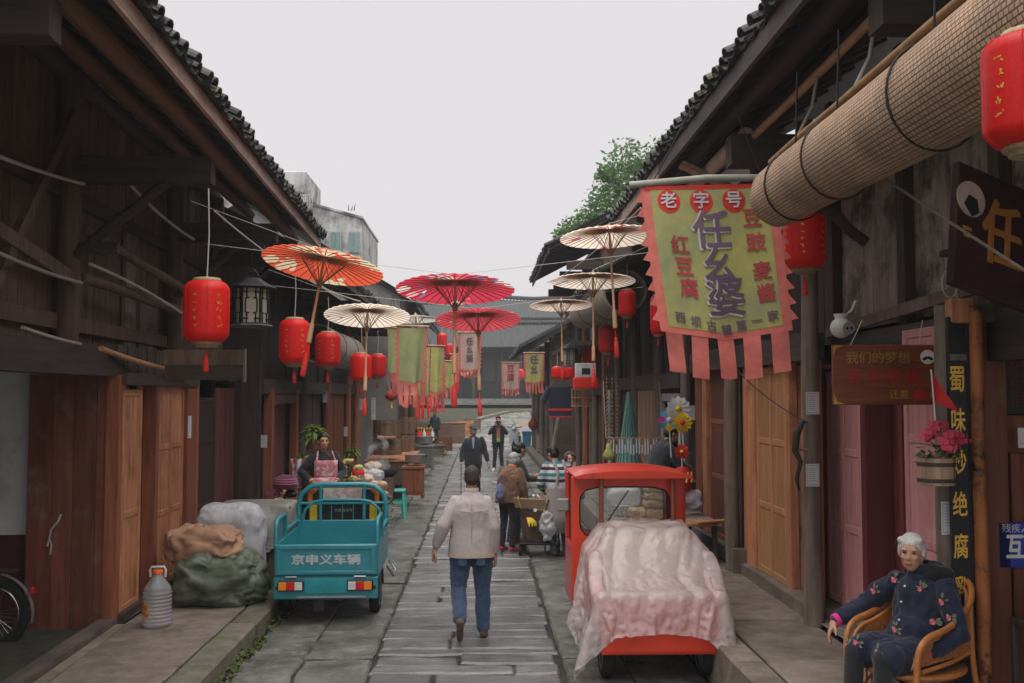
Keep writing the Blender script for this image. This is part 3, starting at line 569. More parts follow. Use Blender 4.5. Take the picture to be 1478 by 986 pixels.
pc('mid_eave', w_dark_y, R2, 2.0, 2.9, 22, 28.4, 3.5, 3.6); pc('lower_beam', w_dark_y, R2, 2.7, 2.9, 22, 28.4, 2.4, 2.7)
R3 = thing('timber_house', 'low house on the far right with light grey tiled verge above yellow green flag', 'house')
roof(R3, 1, 1.25, 3.9, 31, 43, 5.5, .52, rows=1, sp=.24); gable(R3, w_dark_x, 31.4, 2.3, 4.3, 5.4, 5.9, .1)
beam('verge_board', tile_far, R3, (1.2, 30.95, 3.92), (4.2, 30.95, 5.48), .3, .1)
plank_wall(R3, w_dark_v, 'y', 2.4, 31.5, 43, .1, 4.1, .4)
for yy in (31.6, 34, 37, 40, 42.8): log('post', w_post, R3, (2.25, yy, .1), (2.25, yy, 4.2), .1)
# ------------------------------------------------------------------ what closes the view
FB = thing('timber_hall', 'wide two tiered timber hall with grey tile roofs closing the far end of lane', 'house')
def hroof(x0, x1, y0, z0, y1, z1, dip, nm='tile_slope'):
    b = MB(); n = int((x1 - x0) / .28) * 4
    b.grid(lambda u, v: (x0 + (x1 - x0) * v, y0 + (y1 - y0) * u, z0 + (z1 - z0) * (u ** 1.15) - dip * 4 * v * (1 - v) * (1 - .4 * u) + .05 * math.cos(2 * math.pi * v * (x1 - x0) / .28)), 6, n)
    b.build(nm, tile_far, FB)
    MB().tube([(x0, y1, z1 + .1), ((x0 + x1) / 2, y1, z1 + .1 - dip * .5), (x1, y1, z1 + .1)], .16, 8).build('ridge', tile_far, FB)
    MB().grid(lambda u, v: (x0 + (x1 - x0) * v, y0 + .1 + (y1 - y0) * u, z0 - .1 + (z1 - z0) * u - dip * 4 * v * (1 - v)), 1, 20).build('soffit', w_dark_x, FB)
hroof(-9, 8, 72.5, 6.0, 76.5, 7.9, .12); hroof(-1.0, 9.5, 76.0, 8.0, 81, 10.4, .5); hroof(-12, -.9, 76.2, 7.9, 81.2, 9.9, .3)
dk = wood('grey_dark_boards', (.02, .021, .022), V, var=.3)
for k in range(34): pc('wall_board', dk, FB, -9 + k * .5, -8.51 + k * .5, 74 + rnd.uniform(0, .03), 74.1, 1.5, 6.2)
pc('inner_wall', void_m, FB, -9, 8, 74.2, 74.3, 1.4, 6.3); pc('upper_wall', dk, FB, -12, 9, 77, 77.2, 5, 8.4)
for k in range(9): log('post', w_dark_v, FB, (-9 + k * 2.1, 73.6, 1.7), (-9 + k * 2.1, 73.6, 6.3), .12)
pc('eave_beam', w_dark_x, FB, -9, 8, 73.5, 73.75, 5.6, 5.85)
for k in range(6): MB().box(-1 + k * 1.1, -.1 + k * 1.1, 73.92, 73.97, 3.4, 5.0).build('lattice_window', wood('lattice_grey', (.05, .05, .05), V), FB)
for k in range(3): pc('stone_step', conc_m, FB, -3, 8, 71.2 + k * .5, 74, 1.70 + k * .14, 1.84 + k * .14)
CB = thing('concrete_block', 'streaked grey concrete building with stair tower rising behind the left roofs', 'building')
a0 = at(398, 248, 44); a1 = at(442, 250, 44); zt = at(420, 247, 44).z
MB().box(a0.x - 2.6, a1.x, 44, 48, 0, zt, bev=.04).build('stair_tower', oldconc, CB)
c0 = at(452, 296, 45); c1 = at(522, 316, 45)
MB().poly([(c0.x - .02, 45, 0), (c1.x, 45, 0), (c1.x, 45, c1.z), ((c0.x + c1.x) / 2, 45, (c0.z + c1.z) / 2 + .05), (c0.x - .02, 45, c0.z)], (0, 7, 0)).build('wall', oldconc, CB)
MB().poly([(c0.x - .02, 44.94, c0.z - .0), (c1.x + .05, 44.94, c1.z + .0), (c1.x + .05, 44.94, c1.z + .1), (c0.x - .02, 44.94, c0.z + .1)], (0, 7.1, 0)).build('parapet', oldconc, CB)
gl = mat('green_glass', (.16, .25, .24), rough=.3, var=.25, bump=0)
for px in (478, 505):
    q0 = at(px, 336, 45); q1 = at(px + 13, 366, 45)
    wf = MB().box(q0.x - .05, q1.x + .05, 44.93, 45.02, q1.z, q0.z + .05).build('window', mat('pale_window_frame', (.3, .32, .31), var=.1), CB)
    for s in (0, 1): MB().box(q0.x + (q1.x - q0.x) * (s * .52), q0.x + (q1.x - q0.x) * (.48 + s * .52), 44.9, 44.925, q1.z + .05, q0.z).build('pane', gl, wf)
q0 = at(429, 282, 44); q1 = at(447, 316, 44); sc = MB()
for i in range(7): sc.box(q0.x + (q1.x - q0.x) * i / 6 - .03, q0.x + (q1.x - q0.x) * i / 6 + .03, 43.9, 43.97, q1.z, q0.z)
for i in range(9): zz = q1.z + (q0.z - q1.z) * i / 8; sc.box(q0.x, q1.x, 43.91, 43.96, zz - .025, zz + .025)
pb = MB().box(q0.x, q1.x, 43.98, 44.01, q1.z, q0.z).build('block_screen', void_m, CB); sc.build('screen_grid', oldconc, pb)
b = MB()
for px in (450, 453, 503, 507, 511, 455):
    p = at(px, 304, 44.8) if px > 470 else at(px, 294, 44.8)
    b.tube([p, p + Vector((rnd.uniform(-.1, .1), 0, rnd.uniform(.25, .5)))], [.03, .004], 4)
b.build('dry_weeds', moss_m, CB)
# the tree behind the right roofs
leaf_m = mat('green_leaves', (.10, .18, .06), rough=.65, var=.5, scale=.9, bump=0, rv=.1, transl=.35)
tree = thing('leafy_tree', 'large leafy green tree rising behind the right hand roofs', 'tree', (9, 32, 0))
log('trunk', w_post, tree, (0, 0, 0), (.3, 0, 9), .4, .22)
b = MB(); 
for (x, z, yy) in ((-1.5, 11, 1), (1.5, 12, -1), (.5, 13.5, .5), (-2.6, 9, 0), (-3.6, 8, -.5)): b.tube([(.2, 0, 6.5), (x * .5, yy * .5, (6.5 + z) / 2 + .3), (x, yy, z)], [.16, .1, .03], 6)
b.build('limbs', w_post, tree)
lf = MB(); cl = []
for (px, py, r) in ((940, 215, 1.0), (905, 235, .95), (885, 262, .8), (930, 265, 1.1), (865, 300, .75), (900, 300, 1.0), (845, 318, .55), (822, 326, .5), (815, 334, .4), (955, 240, 1.1), (960, 300, 1.2), (860, 325, .8), (975, 200, .9), (890, 335, .9), (835, 335, .5), (875, 243, .35), (1000, 240, 1.3), (1010, 190, 1)):
    p = at(px, py + (28 if px > 930 else 8), 32 + rnd.uniform(-1, 1)); cl.append((p - Vector((9, 32, 0)), r))
for c, r in cl:
    for k in range(int(560 * r * r + 160)):
        d = Vector((rnd.gauss(0, 1), rnd.gauss(0, 1), rnd.gauss(0, 1))); d.normalize(); d *= r * rnd.random() ** .45 * rnd.uniform(.75, 1.12)
        q = c + d; s = rnd.uniform(.05, .11); u = Vector((rnd.gauss(0, 1), rnd.gauss(0, 1), rnd.gauss(0, .6))).normalized() * s; w = u.cross(Vector((rnd.gauss(0, 1), rnd.gauss(0, 1), rnd.gauss(0, 1)))).normalized() * s * .55
        lf.add([q - u, q + w, q + u, q - w], [(0, 1, 2, 3)])
tag(lf.build('crown', leaf_m, tree), kind='stuff')
# ------------------------------------------------------------------ lanterns
def lantern_meshes():
    n = 6; b = MB(); prof = [(.55, 0), (.80, .035), (.97, .11), (1, .17), (1, .83), (.97, .89), (.80, .965), (.55, 1)]
    vs = []; N = n * 2
    for (r, z) in prof:
        for k in range(N):
            a = 2 * math.pi * (k + .5) / N; rr = r * (.985 if k % 2 else 1.0); vs.append((rr * .5 * math.cos(a), rr * .5 * math.sin(a), z))
    fs = [(i * N + k, i * N + (k + 1) % N, (i + 1) * N + (k + 1) % N, (i + 1) * N + k) for i in range(len(prof) - 1) for k in range(N)]
    b.add(vs, fs, True); body = b.mesh('lantern_body', red_l)
    rb = MB()
    for k in range(n):
        a = 2 * math.pi * (k + .5) / n * 1.0; rb.tube([(r * .5 * 1.004 * math.cos(a), r * .5 * 1.004 * math.sin(a), z) for (r, z) in prof], .006, 5)
    ribs = rb.mesh('lantern_ribs', red_l)
    top = MB().lathe([(.28, 0), (.30, .01), (.30, .05), (.28, .06), (.28, .085), (.25, .09)], 16).mesh('lantern_cap', gold_m)
    bot = MB().lathe([(.20, -.12), (.24, -.115), (.24, -.06), (.30, -.055), (.30, -.0), (.28, .01)], 16).mesh('lantern_base', gold_m)
    ts = MB().tube([(0, 0, 0), (0, 0, -.16)], .012, 5).lathe([(.0, -.13), (.045, -.16), (.03, -.2), (.05, -.24), (.07, -.5), (.05, -.52)], 8).mesh('tassel', red_c)
    return body, ribs, top, bot, ts
LB = lantern_meshes()
def gold_marks(t, w, h):
    b = MB(); r2 = random.Random(3)
    for k in range(6):
        a = 2 * math.pi * (k + 0) / 6 + math.pi / 6 * 0; cx, cy = math.cos(a), math.sin(a); R_ = w * .5 * .94
        for i in range(5):
            for q in range(4):
                zz = h * (.26 + .12 * i) + r2.uniform(-.02, .02) * h; tt = r2.uniform(-.06, .06) * w; l = r2.uniform(.012, .03) * w; a2 = r2.uniform(0, 3.1)
                u = Vector((-cy, cx, 0)) * l * math.cos(a2) + Vector((0, 0, l * math.sin(a2))); v = (Vector((-cy, cx, 0)) * -math.sin(a2) + Vector((0, 0, math.cos(a2)))) * l * .35
                c = Vector((cx * (R_ + .018 * w), cy * (R_ + .018 * w), zz)) + Vector((-cy, cx, 0)) * tt; b.add([c - u - v, c + u - v, c + u + v, c - u + v], [(0, 1, 2, 3)])
    b.build('gold_lettering', gold_p, t)
def lantern(label, px, py, wpx, hr=1.45, W=.36, hang=.6, tas=True, Y=None, cord=cable_w, marks=False, rz=0, group='red lanterns along the eaves'):
    Y = Y or W * FPX / wpx; c = at(px, py, Y); w = wpx / FPX * Y; h = w * hr
    t = thing('red_lantern', label, 'lantern', (c.x, c.y, c.z - h / 2), rz, group)
    for me, nm, sc, z in ((LB[0], 'body', (w, w, h), 0), (LB[1], 'ribs', (w, w, h), 0), (LB[2], 'top_cap', (w, w, w), h - .01), (LB[3], 'bottom_cap', (w, w, w), .005)):
        o = link(nm, me, t, (0, 0, z)); o.scale = sc
    if tas: o = link('tassel', LB[4], t, (0, 0, -.1 * w)); o.scale = (w, w, w)
    if hang: MB().tube([(0, 0, h + .07 * w), (.01, 0, h + hang * .5), (0, 0, h + hang)], .006, 5).build('cord', cord, t)
    if marks: gold_marks(t, w, h)
    return t
lantern('nearest large red lantern on the left with gold lettering, hung before the orange doors', 298, 450, 67, 1.33, hang=.72, marks=True, rz=.3)
lantern('red lantern under the orange parasol handle, left of a smaller red lantern', 425, 493, 45, 1.42, marks=True, rz=.2)
lantern('red lantern just right of the orange parasol tassel', 473, 505, 37, 1.32, marks=True, hang=.5)
lantern('red lantern below the cream parasol stick, left one of a touching pair', 521, 530, 31, 1.25, hang=.5)
lantern('red lantern tucked behind the left end of the green flags, right one of a pair', 545, 528, 25, 1.3, hang=.5)
lantern('small red lantern above the far flags, left of two under pink red parasol', 638, 493, 15, 1.5, W=.34, hang=.4, tas=False)
lantern('tiny red lantern above the far flags, right of two under pink red parasol', 649, 505, 11, 1.5, W=.34, hang=.4, tas=False)
lantern('dark red lantern low between the green flags on the left', 613, 546, 15, 1.4, W=.34, hang=.6)
lantern('tiny red lantern far off before the grey hall wall', 714, 532, 6, 1.5, W=.34, hang=.5, tas=False, group=None)
lantern('huge red lantern at the upper right edge before the end of mat roll', 1486, 132, 132, 1.28, Y=3.0, hang=.8, marks=True, tas=False, rz=.4)
lantern('red lantern right of the big banner and under the mat roll', 1161, 348, 63, 1.3, hang=.55, marks=True, rz=.15)
lantern('red lantern half hidden behind the left fringe of the big banner', 950, 455, 24, 2.4, Y=13.2, hang=.5)
lantern('red lantern split by the stick of the nearest cream parasol on right', 905, 438, 26, 1.5, Y=14.6, hang=.4, tas=True)
lantern('bright red lantern with tassel over the teal net, right of a lower one', 878, 490, 29, 1.35, hang=.5)
lantern('bright red lantern below the stick of the middle cream parasol on right', 853, 514, 22, 1.4, hang=.5)
lantern('dark red lantern half behind another, right of the black frame lantern', 837, 522, 17, 1.5, hang=.4, tas=False)
lantern('red lantern low behind the yellow green flag on the right side', 793, 546, 15, 1.25, hang=.4, tas=False)
for k, px in enumerate((804, 815, 826)):
    lantern(('squat round red lantern, left one of a row of three under the black frame lantern', 'squat round red lantern, middle one of a row of three under the black frame lantern', 'squat round red lantern, right one of a row of three under the black frame lantern')[k], px, 538, 17, 1.0, Y=21.5 - .2 * k, hang=.3, tas=k != 1, group='squat red lanterns in a row')
for k, (px, py, r) in enumerate(((565, 571, 9), (582, 573, 7))):
    c = at(px, py, 19 + 2.5 * k); w = r * 2 / FPX * c.y
    t = thing('round_lantern', ('round dull red lantern with yellow tassel above the steamer barrels, larger of two', 'round dull red lantern with yellow tassel above the steamer barrels, smaller of two')[k], 'lantern', c, 0, 'round red lanterns over the steamers')
    b = MB(); b.lathe([(.1 * w, -.4 * w), (.3 * w, -.34 * w), (.46 * w, -.18 * w), (.5 * w, 0), (.46 * w, .18 * w), (.3 * w, .34 * w), (.1 * w, .4 * w)], 16); b.build('body', mat('dull_red_silk', (.42, .05, .03), rough=.6, var=.2, bump=.1, transl=.2), t)
    MB().lathe([(.16 * w, .38 * w), (.16 * w, .46 * w)], 10).lathe([(.16 * w, -.46 * w), (.16 * w, -.38 * w)], 10).build('cap', gold_m, t)
    MB().lathe([(.02, -.46 * w), (.06 * w, -.55 * w), (.10 * w, -1.0 * w)], 8).build('tassel', yellow_p, t); MB().tube([(0, 0, .45 * w), (0, 0, 1.4)], .006, 5).build('cord', cable_b, t)
def palace_lantern(label, px, py, wpx, Y, hang, n=6):
    c = at(px, py, Y); w = wpx / FPX * Y; h = w * .95; t = thing('frame_lantern', label, 'lantern', (c.x, c.y, c.z - h / 2), R(12), 'black wooden frame lanterns')
    MB().lathe([(.42 * w, 0), (.42 * w, h)], n, sm=False).build('panes', cream, t)
    f = MB()
    for k in range(n):
        a0, a1 = 2 * math.pi * k / n, 2 * math.pi * (k + 1) / n; p0 = Vector((math.cos(a0), math.sin(a0), 0)) * .44 * w; p1 = Vector((math.cos(a1), math.sin(a1), 0)) * .44 * w; q = .018 * w
        f.tube([p0, p0 + Vector((0, 0, h))], q * 1.5, 4, sm=False)
        L = lambda u, z: p0.lerp(p1, u) + Vector((0, 0, z * h))
        for (u0, z0, u1, z1) in ((0, .02, 1, .02), (0, .98, 1, .98), (0, .15, .35, .15), (.65, .15, 1, .15), (0, .85, .35, .85), (.65, .85, 1, .85), (.25, .0, .25, .32), (.75, 0, .75, .32), (.25, .68, .25, 1), (.75, .68, .75, 1), (.18, .3, .18, .7), (.82, .3, .82, .7), (.25, .3, .4, .3), (.6, .3, .75, .3), (.25, .7, .4, .7), (.6, .7, .75, .7)):
            f.tube([L(u0, z0), L(u1, z1)], q, 4, sm=False)
    f.build('lattice_frame', black_m, t)
    MB().lathe([(.62 * w, h), (.60 * w, h + .03 * w), (.36 * w, h + .14 * w), (.22 * w, h + .24 * w), (.1 * w, h + .26 * w)], n, sm=False).build('roof', black_m, t)
    MB().lathe([(.5 * w, -.07 * w), (.55 * w, -.03 * w), (.5 * w, 0)], n, sm=False).build('base', mat('grey_metal_base', (.12, .12, .12), var=.2), t)
    MB().tube([(.12 * w * math.cos(a), 0, h + .36 * w + .12 * w * math.sin(a)) for a in [i * math.pi / 6 for i in range(13)]], .016 * w, 5).tube([(-.2 * w, 0, h + .26 * w), (-.1 * w, 0, h + .42 * w), (.1 * w, 0, h + .42 * w), (.2 * w, 0, h + .26 * w)], .014 * w, 5).tube([(0, 0, h + .44 * w), (0, 0, h + hang)], .01 * w, 5).build('hanger', black_m, t)
palace_lantern('black frame lantern with cream panes beside the nearest left red lantern', 363, 442, 56, 10.4, .75)
palace_lantern('small black frame lantern with cream panes among red lanterns on the right', 822, 516, 26, 20.5, .6)

# ------------------------------------------------------------------ oil paper parasols
def paper(name, col, flower=None, dense=.5, cols=None):
    m = mat(name, col, rough=.6, var=.12, scale=9, bump=.05, obj=True, transl=.6)
    if flower:
        t = m.node_tree; N = t.nodes; L = t.links; p = N['Principled BSDF']; src = p.inputs['Base Color'].links[0].from_socket
        tc = N.new('ShaderNodeTexCoord'); vo = N.new('ShaderNodeTexVoronoi'); vo.inputs['Scale'].default_value = 9; L.new(tc.outputs['Object'], vo.inputs['Vector'])
        no = N.new('ShaderNodeTexNoise'); no.inputs['Scale'].default_value = 1.5; L.new(tc.outputs['Object'], no.inputs['Vector'])
        a = N.new('ShaderNodeMath'); a.operation = 'LESS_THAN'; L.new(vo.outputs['Distance'], a.inputs[0]); a.inputs[1].default_value = dense
        g = N.new('ShaderNodeMath'); g.operation = 'GREATER_THAN'; L.new(no.outputs['Fac'], g.inputs[0]); g.inputs[1].default_value = .5
        m2 = N.new('ShaderNodeMath'); m2.operation = 'MULTIPLY'; L.new(a.outputs[0], m2.inputs[0]); L.new(g.outputs[0], m2.inputs[1])
        r = N.new('ShaderNodeValToRGB'); r.color_ramp.interpolation = 'CONSTANT'; e = r.color_ramp.elements; cs = cols or [flower]
        e[0].color = list(cs[0]) + [1]; e[1].position = 1 / len(cs); e[1].color = list(cs[1 % len(cs)]) + [1]
        for i in range(2, len(cs)): q = e.new(i / len(cs)); q.color = list(cs[i]) + [1]
        sp = N.new('ShaderNodeSeparateColor'); L.new(vo.outputs['Color'], sp.inputs[0]); L.new(sp.outputs[0], r.inputs[0])
        mx = N.new('ShaderNodeMix'); mx.data_type = 'RGBA'; L.new(m2.outputs[0], mx.inputs[0]); L.new(src, mx.inputs[6]); L.new(r.outputs[0], mx.inputs[7])
        for lk in list(src.links):
            if lk.to_node != mx: d = lk.to_socket; L.new(mx.outputs[2], d)
    return m
CR = (.70, .62, .50)
def parasol(label, px, py, wpx, D, m, tilt=(0, 0), rise=.17, stick=.55, wood_m=None, hook=True, ns=34, tassel=True, strut_m=None):
    Y = D * FPX / wpx; c = at(px, py, Y); t = thing('paper_parasol', label, 'parasol', c, 0, 'oil paper parasols hung over the lane')
    t.rotation_euler = (R(tilt[0]), R(tilt[1]), .1); r = D / 2; b = MB(); vs = []; fs = []
    wood_m = wood_m or bamboo; K = [(0.03, 1), (.25, .86), (.5, .62), (.75, .33), (1.0, .0)]
    for i, (q, z) in enumerate(K):
        for k in range(ns * 2):
            a = 2 * math.pi * k / (ns * 2); w = (1 - .012 * (k % 2)) if i == len(K) - 1 else 1; dz = -.006 * (k % 2) * q
            vs.append((r * q * w * math.cos(a), r * q * w * math.sin(a), rise * z + dz))
    n2 = ns * 2
    for i in range(len(K) - 1):
        for k in range(n2): k2 = (k + 1) % n2; fs.append((i * n2 + k, (i + 1) * n2 + k, (i + 1) * n2 + k2, i * n2 + k2))
    b.add(vs, fs, True); b.build('canopy', m, t)
    rb = MB(); sr = MB()
    for k in range(ns):
        a = 2 * math.pi * k / ns; ca, sa = math.cos(a), math.sin(a)
        rb.tube([(r * q * ca, r * q * sa, rise * z - .012) for q, z in K], [.0045, .0045, .0045, .004, .003], 4, sm=False)
        if k % 2 == 0: sr.tube([(.02 * ca, .02 * sa, rise - .23), (r * .36 * ca, r * .36 * sa, rise * .72 - .015)], .003, 4, sm=False)
    rb.build('ribs', strut_m or bamboo_d, t); sr.build('struts', strut_m or bamboo_d, t)
    MB().lathe([(.035, rise - .02), (.03, rise + .015), (.012, rise + .03), (.012, rise + .05)], 10).build('finial', wood_m, t)
    MB().lathe([(.018, rise - .26), (.024, rise - .24), (.024, rise - .21), (.018, rise - .19)], 10).build('runner', bamboo_d, t)
    s = MB().tube([(0, 0, rise), (0, 0, rise - stick), (0, 0, rise - stick - .01), (0, 0, rise - stick - .17)], [.011, .012, .02, .022], 10).build('stick', wood_m, t)
    if tassel:
        z = rise - stick - .17; MB().tube([(0, 0, z), (0, 0, z - .1)], .004, 5).lathe([(.0, z - .08), (.018, z - .1), (.011, z - .12), (.02, z - .14), (.025, z - .27), (.015, z - .28)], 10).build('tassel', red_c, t)
    return t
FL = [(.62, .60, .54), (.60, .12, .16), (.62, .55, .45), (.12, .18, .38), (.68, .35, .36)]
par = [
 parasol('orange paper parasol with cream blossoms, tilted over the left lane side', 466, 384, 176, 1.0, paper('orange_paper', (.64, .095, .045), CR, .55, [(.62, .55, .36), (.66, .50, .36)]), (-10, 9), rise=.075, stick=.56),
 parasol('largest magenta red parasol with white and blue flowers over lane centre', 657, 418, 173, 1.0, paper('magenta_paper', (.46, .035, .065), CR, .5, FL), (-9, 1), rise=.075, stick=.62),
 parasol('plain cream paper parasol with faint plum marks on the left', 530, 456, 124, .95, paper('cream_paper_left', (.72, .62, .52), (.35, .12, .14), .16, [(.35, .12, .14)]), (-12, 1), rise=.075, stick=.75, strut_m=bamboo_d),
 parasol('smaller crimson paper parasol with pale rim under the magenta one', 690, 462, 124, .95, paper('crimson_paper', (.48, .06, .08), (.58, .30, .30), .15), (-12, 0), rise=.075, stick=.7),
 parasol('cream parasol with red and blue flowers, left of the big banner top', 880, 342, 146, .95, paper('cream_paper_one', (.74, .64, .53), CR, .42, [(.62, .50, .42), (.55, .10, .14), (.15, .2, .45), (.6, .4, .35)]), (-5, -2), rise=.075, stick=.78),
 parasol('middle cream parasol with faint grey flowers in the right hand row', 856, 406, 124, .95, paper('cream_paper_two', (.70, .61, .52), CR, .4, [(.5, .42, .36), (.40, .30, .33), (.34, .32, .36)]), (-5, 1), rise=.075, stick=.80),
 parasol('farthest brownish cream parasol of the right hand row', 810, 441, 92, .95, paper('cream_paper_three', (.62, .50, .42), CR, .35, [(.5, .36, .3), (.38, .22, .2)]), (-6, 0), rise=.075, stick=.75),
 parasol('small whitish parasol edge peeping out behind the left cream parasol', 600, 462, 70, .95, paper('white_paper_far', (.60, .57, .52)), (-4, -2), rise=.1, stick=.6, tassel=False)]
TOPS = [p.matrix_basis @ Vector((0, 0, .13)) for p in par]
for i, (dl, dr, lab) in enumerate(((-2.3, 2.0, 'wire across the lane holding the orange parasol'), (-2.3, 1.9, 'wire across the lane holding the magenta parasol'), (-2.3, 1.8, 'wire across the lane holding the plain cream parasol'), (-2.3, 1.8, 'wire across the lane holding the crimson parasol'), (-2.3, 2.2, 'wire over the lane holding the cream parasol by the banner'), (-2.3, 1.9, 'wire over the lane holding the middle right cream parasol'))):
    p = TOPS[i]
    if i in (1, 3): pts = [(dl, p.y, p.z + .25), p, (dr, p.y, p.z + .25)]
    elif p.x < 0: pts = [(dl, p.y - .3, p.z + .35), p]
    else: pts = [p, (dr, p.y + .2, p.z + .3)]
    tag(MB().tube(pts, .0022, 5).build('wire', cable_w, None), lab, 'wire', 'wires carrying the parasols')
cable('wire', 'pale wire running slack from the left eave down to the cream parasol', 'wire', cable_w, at(310, 305, 8.5), at(520, 435, 13), .12, .008)
cable('wire', 'pale wire from the right black eave corner to the cream parasol', 'wire', cable_w, at(925, 300, 9.5), at(790, 408, 20), .1, .008)

# ------------------------------------------------------------------ cloth simulation (small, numpy) and flags
def drape(nu, nv, pos, sdf, steps=260, fixed=None, dt=.016, wind=None, damp=.97, iters=8, rest_scale=1.0, fric=.5):
    X = np.array(pos, float).reshape(nu, nv, 3); Pv = X.copy(); rest = {}
    cons = []
    def mk(a, b):
        A, B = X[a], X[b]; cons.append((a, b, np.linalg.norm(A - B, axis=-1, keepdims=True) * rest_scale))
    for s in (0, 1):
        n = (nu - s) // 2; mk((slice(s, s + 2 * n, 2), slice(None)), (slice(s + 1, s + 2 * n, 2), slice(None))) if n else None
        n = (nv - s) // 2; mk((slice(None), slice(s, s + 2 * n, 2)), (slice(None), slice(s + 1, s + 2 * n, 2))) if n else None
    bend = []
    for a, b in (((slice(0, nu - 2), slice(None)), (slice(2, nu), slice(None))), ((slice(None), slice(0, nv - 2)), (slice(None), slice(2, nv)))): bend.append((a, b, np.linalg.norm(X[a] - X[b], axis=-1, keepdims=True)))
    sh = []
    for a, b in (((slice(0, nu - 1), slice(0, nv - 1)), (slice(1, nu), slice(1, nv))), ((slice(1, nu), slice(0, nv - 1)), (slice(0, nu - 1), slice(1, nv)))): sh.append((a, b, np.linalg.norm(X[a] - X[b], axis=-1, keepdims=True)))
    F = np.zeros((nu, nv), bool) if fixed is None else fixed; X0 = X.copy(); g = np.array([0, 0, -9.8])
    def push(X, Pv):
        e = 1e-3; D = sdf(X); m = D < 0
        if m.any():
            Q = X[m]; G = np.stack([sdf(Q + np.eye(3)[k] * e) - sdf(Q - np.eye(3)[k] * e) for k in range(3)], -1); G /= np.linalg.norm(G, axis=-1, keepdims=True) + 1e-9
            X[m] = Q - G * D[m][:, None]; Pv[m] = Pv[m] + (X[m] - Pv[m]) * fric
    for st in range(steps):
        Vv = (X - Pv) * damp; Pv = X.copy(); X = X + Vv + g * dt * dt
        if wind is not None: X = X + wind(X, st) * dt * dt
        X[F] = X0[F]
        for it in range(iters):
            for a, b, r in cons:
                d = X[b] - X[a]; L = np.linalg.norm(d, axis=-1, keepdims=True) + 1e-9; c = d * (.5 * (L - r) / L); X[a] += c; X[b] -= c
            for a, b, r in sh:
                d = X[b] - X[a]; L = np.linalg.norm(d, axis=-1, keepdims=True) + 1e-9; c = d * (.12 * (L - r) / L); X[a] += c; X[b] -= c
            if sdf is not None and it % 6 == 5: push(X, Pv)
            X[F] = X0[F]
        for a, b, r in bend:
            d = X[b] - X[a]; L = np.linalg.norm(d, axis=-1, keepdims=True) + 1e-9; c = d * (.04 * np.minimum(0, L - r) / L); X[a] += c; X[b] -= c
        if sdf is not None: push(X, Pv)
        X[F] = X0[F]
    return X
def crumple(me, amp, fr, seed, st=(1, 1, 1)):
    n = len(me.vertices); co = np.empty(n * 3); me.vertices.foreach_get('co', co); co = co.reshape(-1, 3); no = np.empty(n * 3); me.vertices.foreach_get('normal', no); no = no.reshape(-1, 3); d = np.empty(n)
    for i in range(n):
        p = Vector((co[i, 0] * st[0] + seed * 3.1, co[i, 1] * st[1], co[i, 2] * st[2])); w = Vector((noise.noise(p * 3), noise.noise(p * 3 + Vector((5, 2, 8))), noise.noise(p * 3 + Vector((1, 9, 4))))) * .12
        v = noise.voronoi((p + w) * fr)[0]; v2 = noise.voronoi((p + w) * fr * 2.3)[0]; d[i] = amp * ((v[0] - .45) + .4 * (v2[0] - .45)) + amp * .6 * noise.noise(p * fr * .7)
    co += no * d[:, None]; me.vertices.foreach_set('co', co.ravel()); me.update()
def sd_box(c, h, r=.02):
    c = np.array(c); h = np.array(h) - r
    def f(p): q = np.abs(p - c) - h; return np.linalg.norm(np.maximum(q, 0), axis=-1) + np.minimum(q.max(-1), 0) - r
    return f
def sd_ell(c, r):
    c = np.array(c); r = np.array(r); k = r.min()
    return lambda p: (np.linalg.norm((p - c) / r, axis=-1) - 1) * k
def sd_min(*fs): return lambda p: np.min(np.stack([f(p) for f in fs]), 0)
def cloth_obj(name, X, m, parent=None, th=.002, sub=1):
    nu, nv = X.shape[:2]; vs = [tuple(p) for p in X.reshape(-1, 3)]; fs = [(i * nv + j, (i + 1) * nv + j, (i + 1) * nv + j + 1, i * nv + j + 1) for i in range(nu - 1) for j in range(nv - 1)]
    b = MB(); b.add(vs, fs, True); o = b.build(name, m, parent)
    if sub: s = o.modifiers.new('subdiv', 'SUBSURF'); s.levels = sub; s.render_levels = sub
    return o
yg_cloth = mat('yellow_green_cloth', (.43, .405, .13), rough=.85, var=.14, scale=7, bump=.2, rv=.12, transl=.25, stain=(.27, .29, .16), sr=(.46, .68), ss=1.5)
pale_green = mat('pale_green_cloth', (.30, .33, .16), rough=.85, var=.14, scale=7, bump=.2, rv=.15, transl=.3); pale_pink = mat('pale_pink_cloth', (.52, .38, .33), rough=.85, var=.12, scale=7, bump=.2, rv=.1, transl=.3)
purple_print = mat('grey_purple_print', (.13, .085, .12), rough=.85, var=.15, bump=0); crimson_print = mat('crimson_print', (.40, .05, .06), rough=.85, var=.15, bump=0); pale_print = mat('pale_lilac_print', (.48, .44, .46), rough=.85, var=.1, bump=0)
def flag_shape(w, h, amp=.03, seed=0, point=.06, lean=0):
    ph = seed * 1.7
    def f(u, v):          # u across, v down; returns local xyz
        y = amp * v ** .7 * (math.sin(u * 7 + ph) + .5 * math.sin(u * 13 + 2 * v + ph)) ; k = math.cos(.0)
        return Vector(((u - .5) * w * (1 - .05 * v) + lean * w * v ** 1.2, y, -v * h - point * h * (1 - abs(2 * u - 1)) * v))
    return f
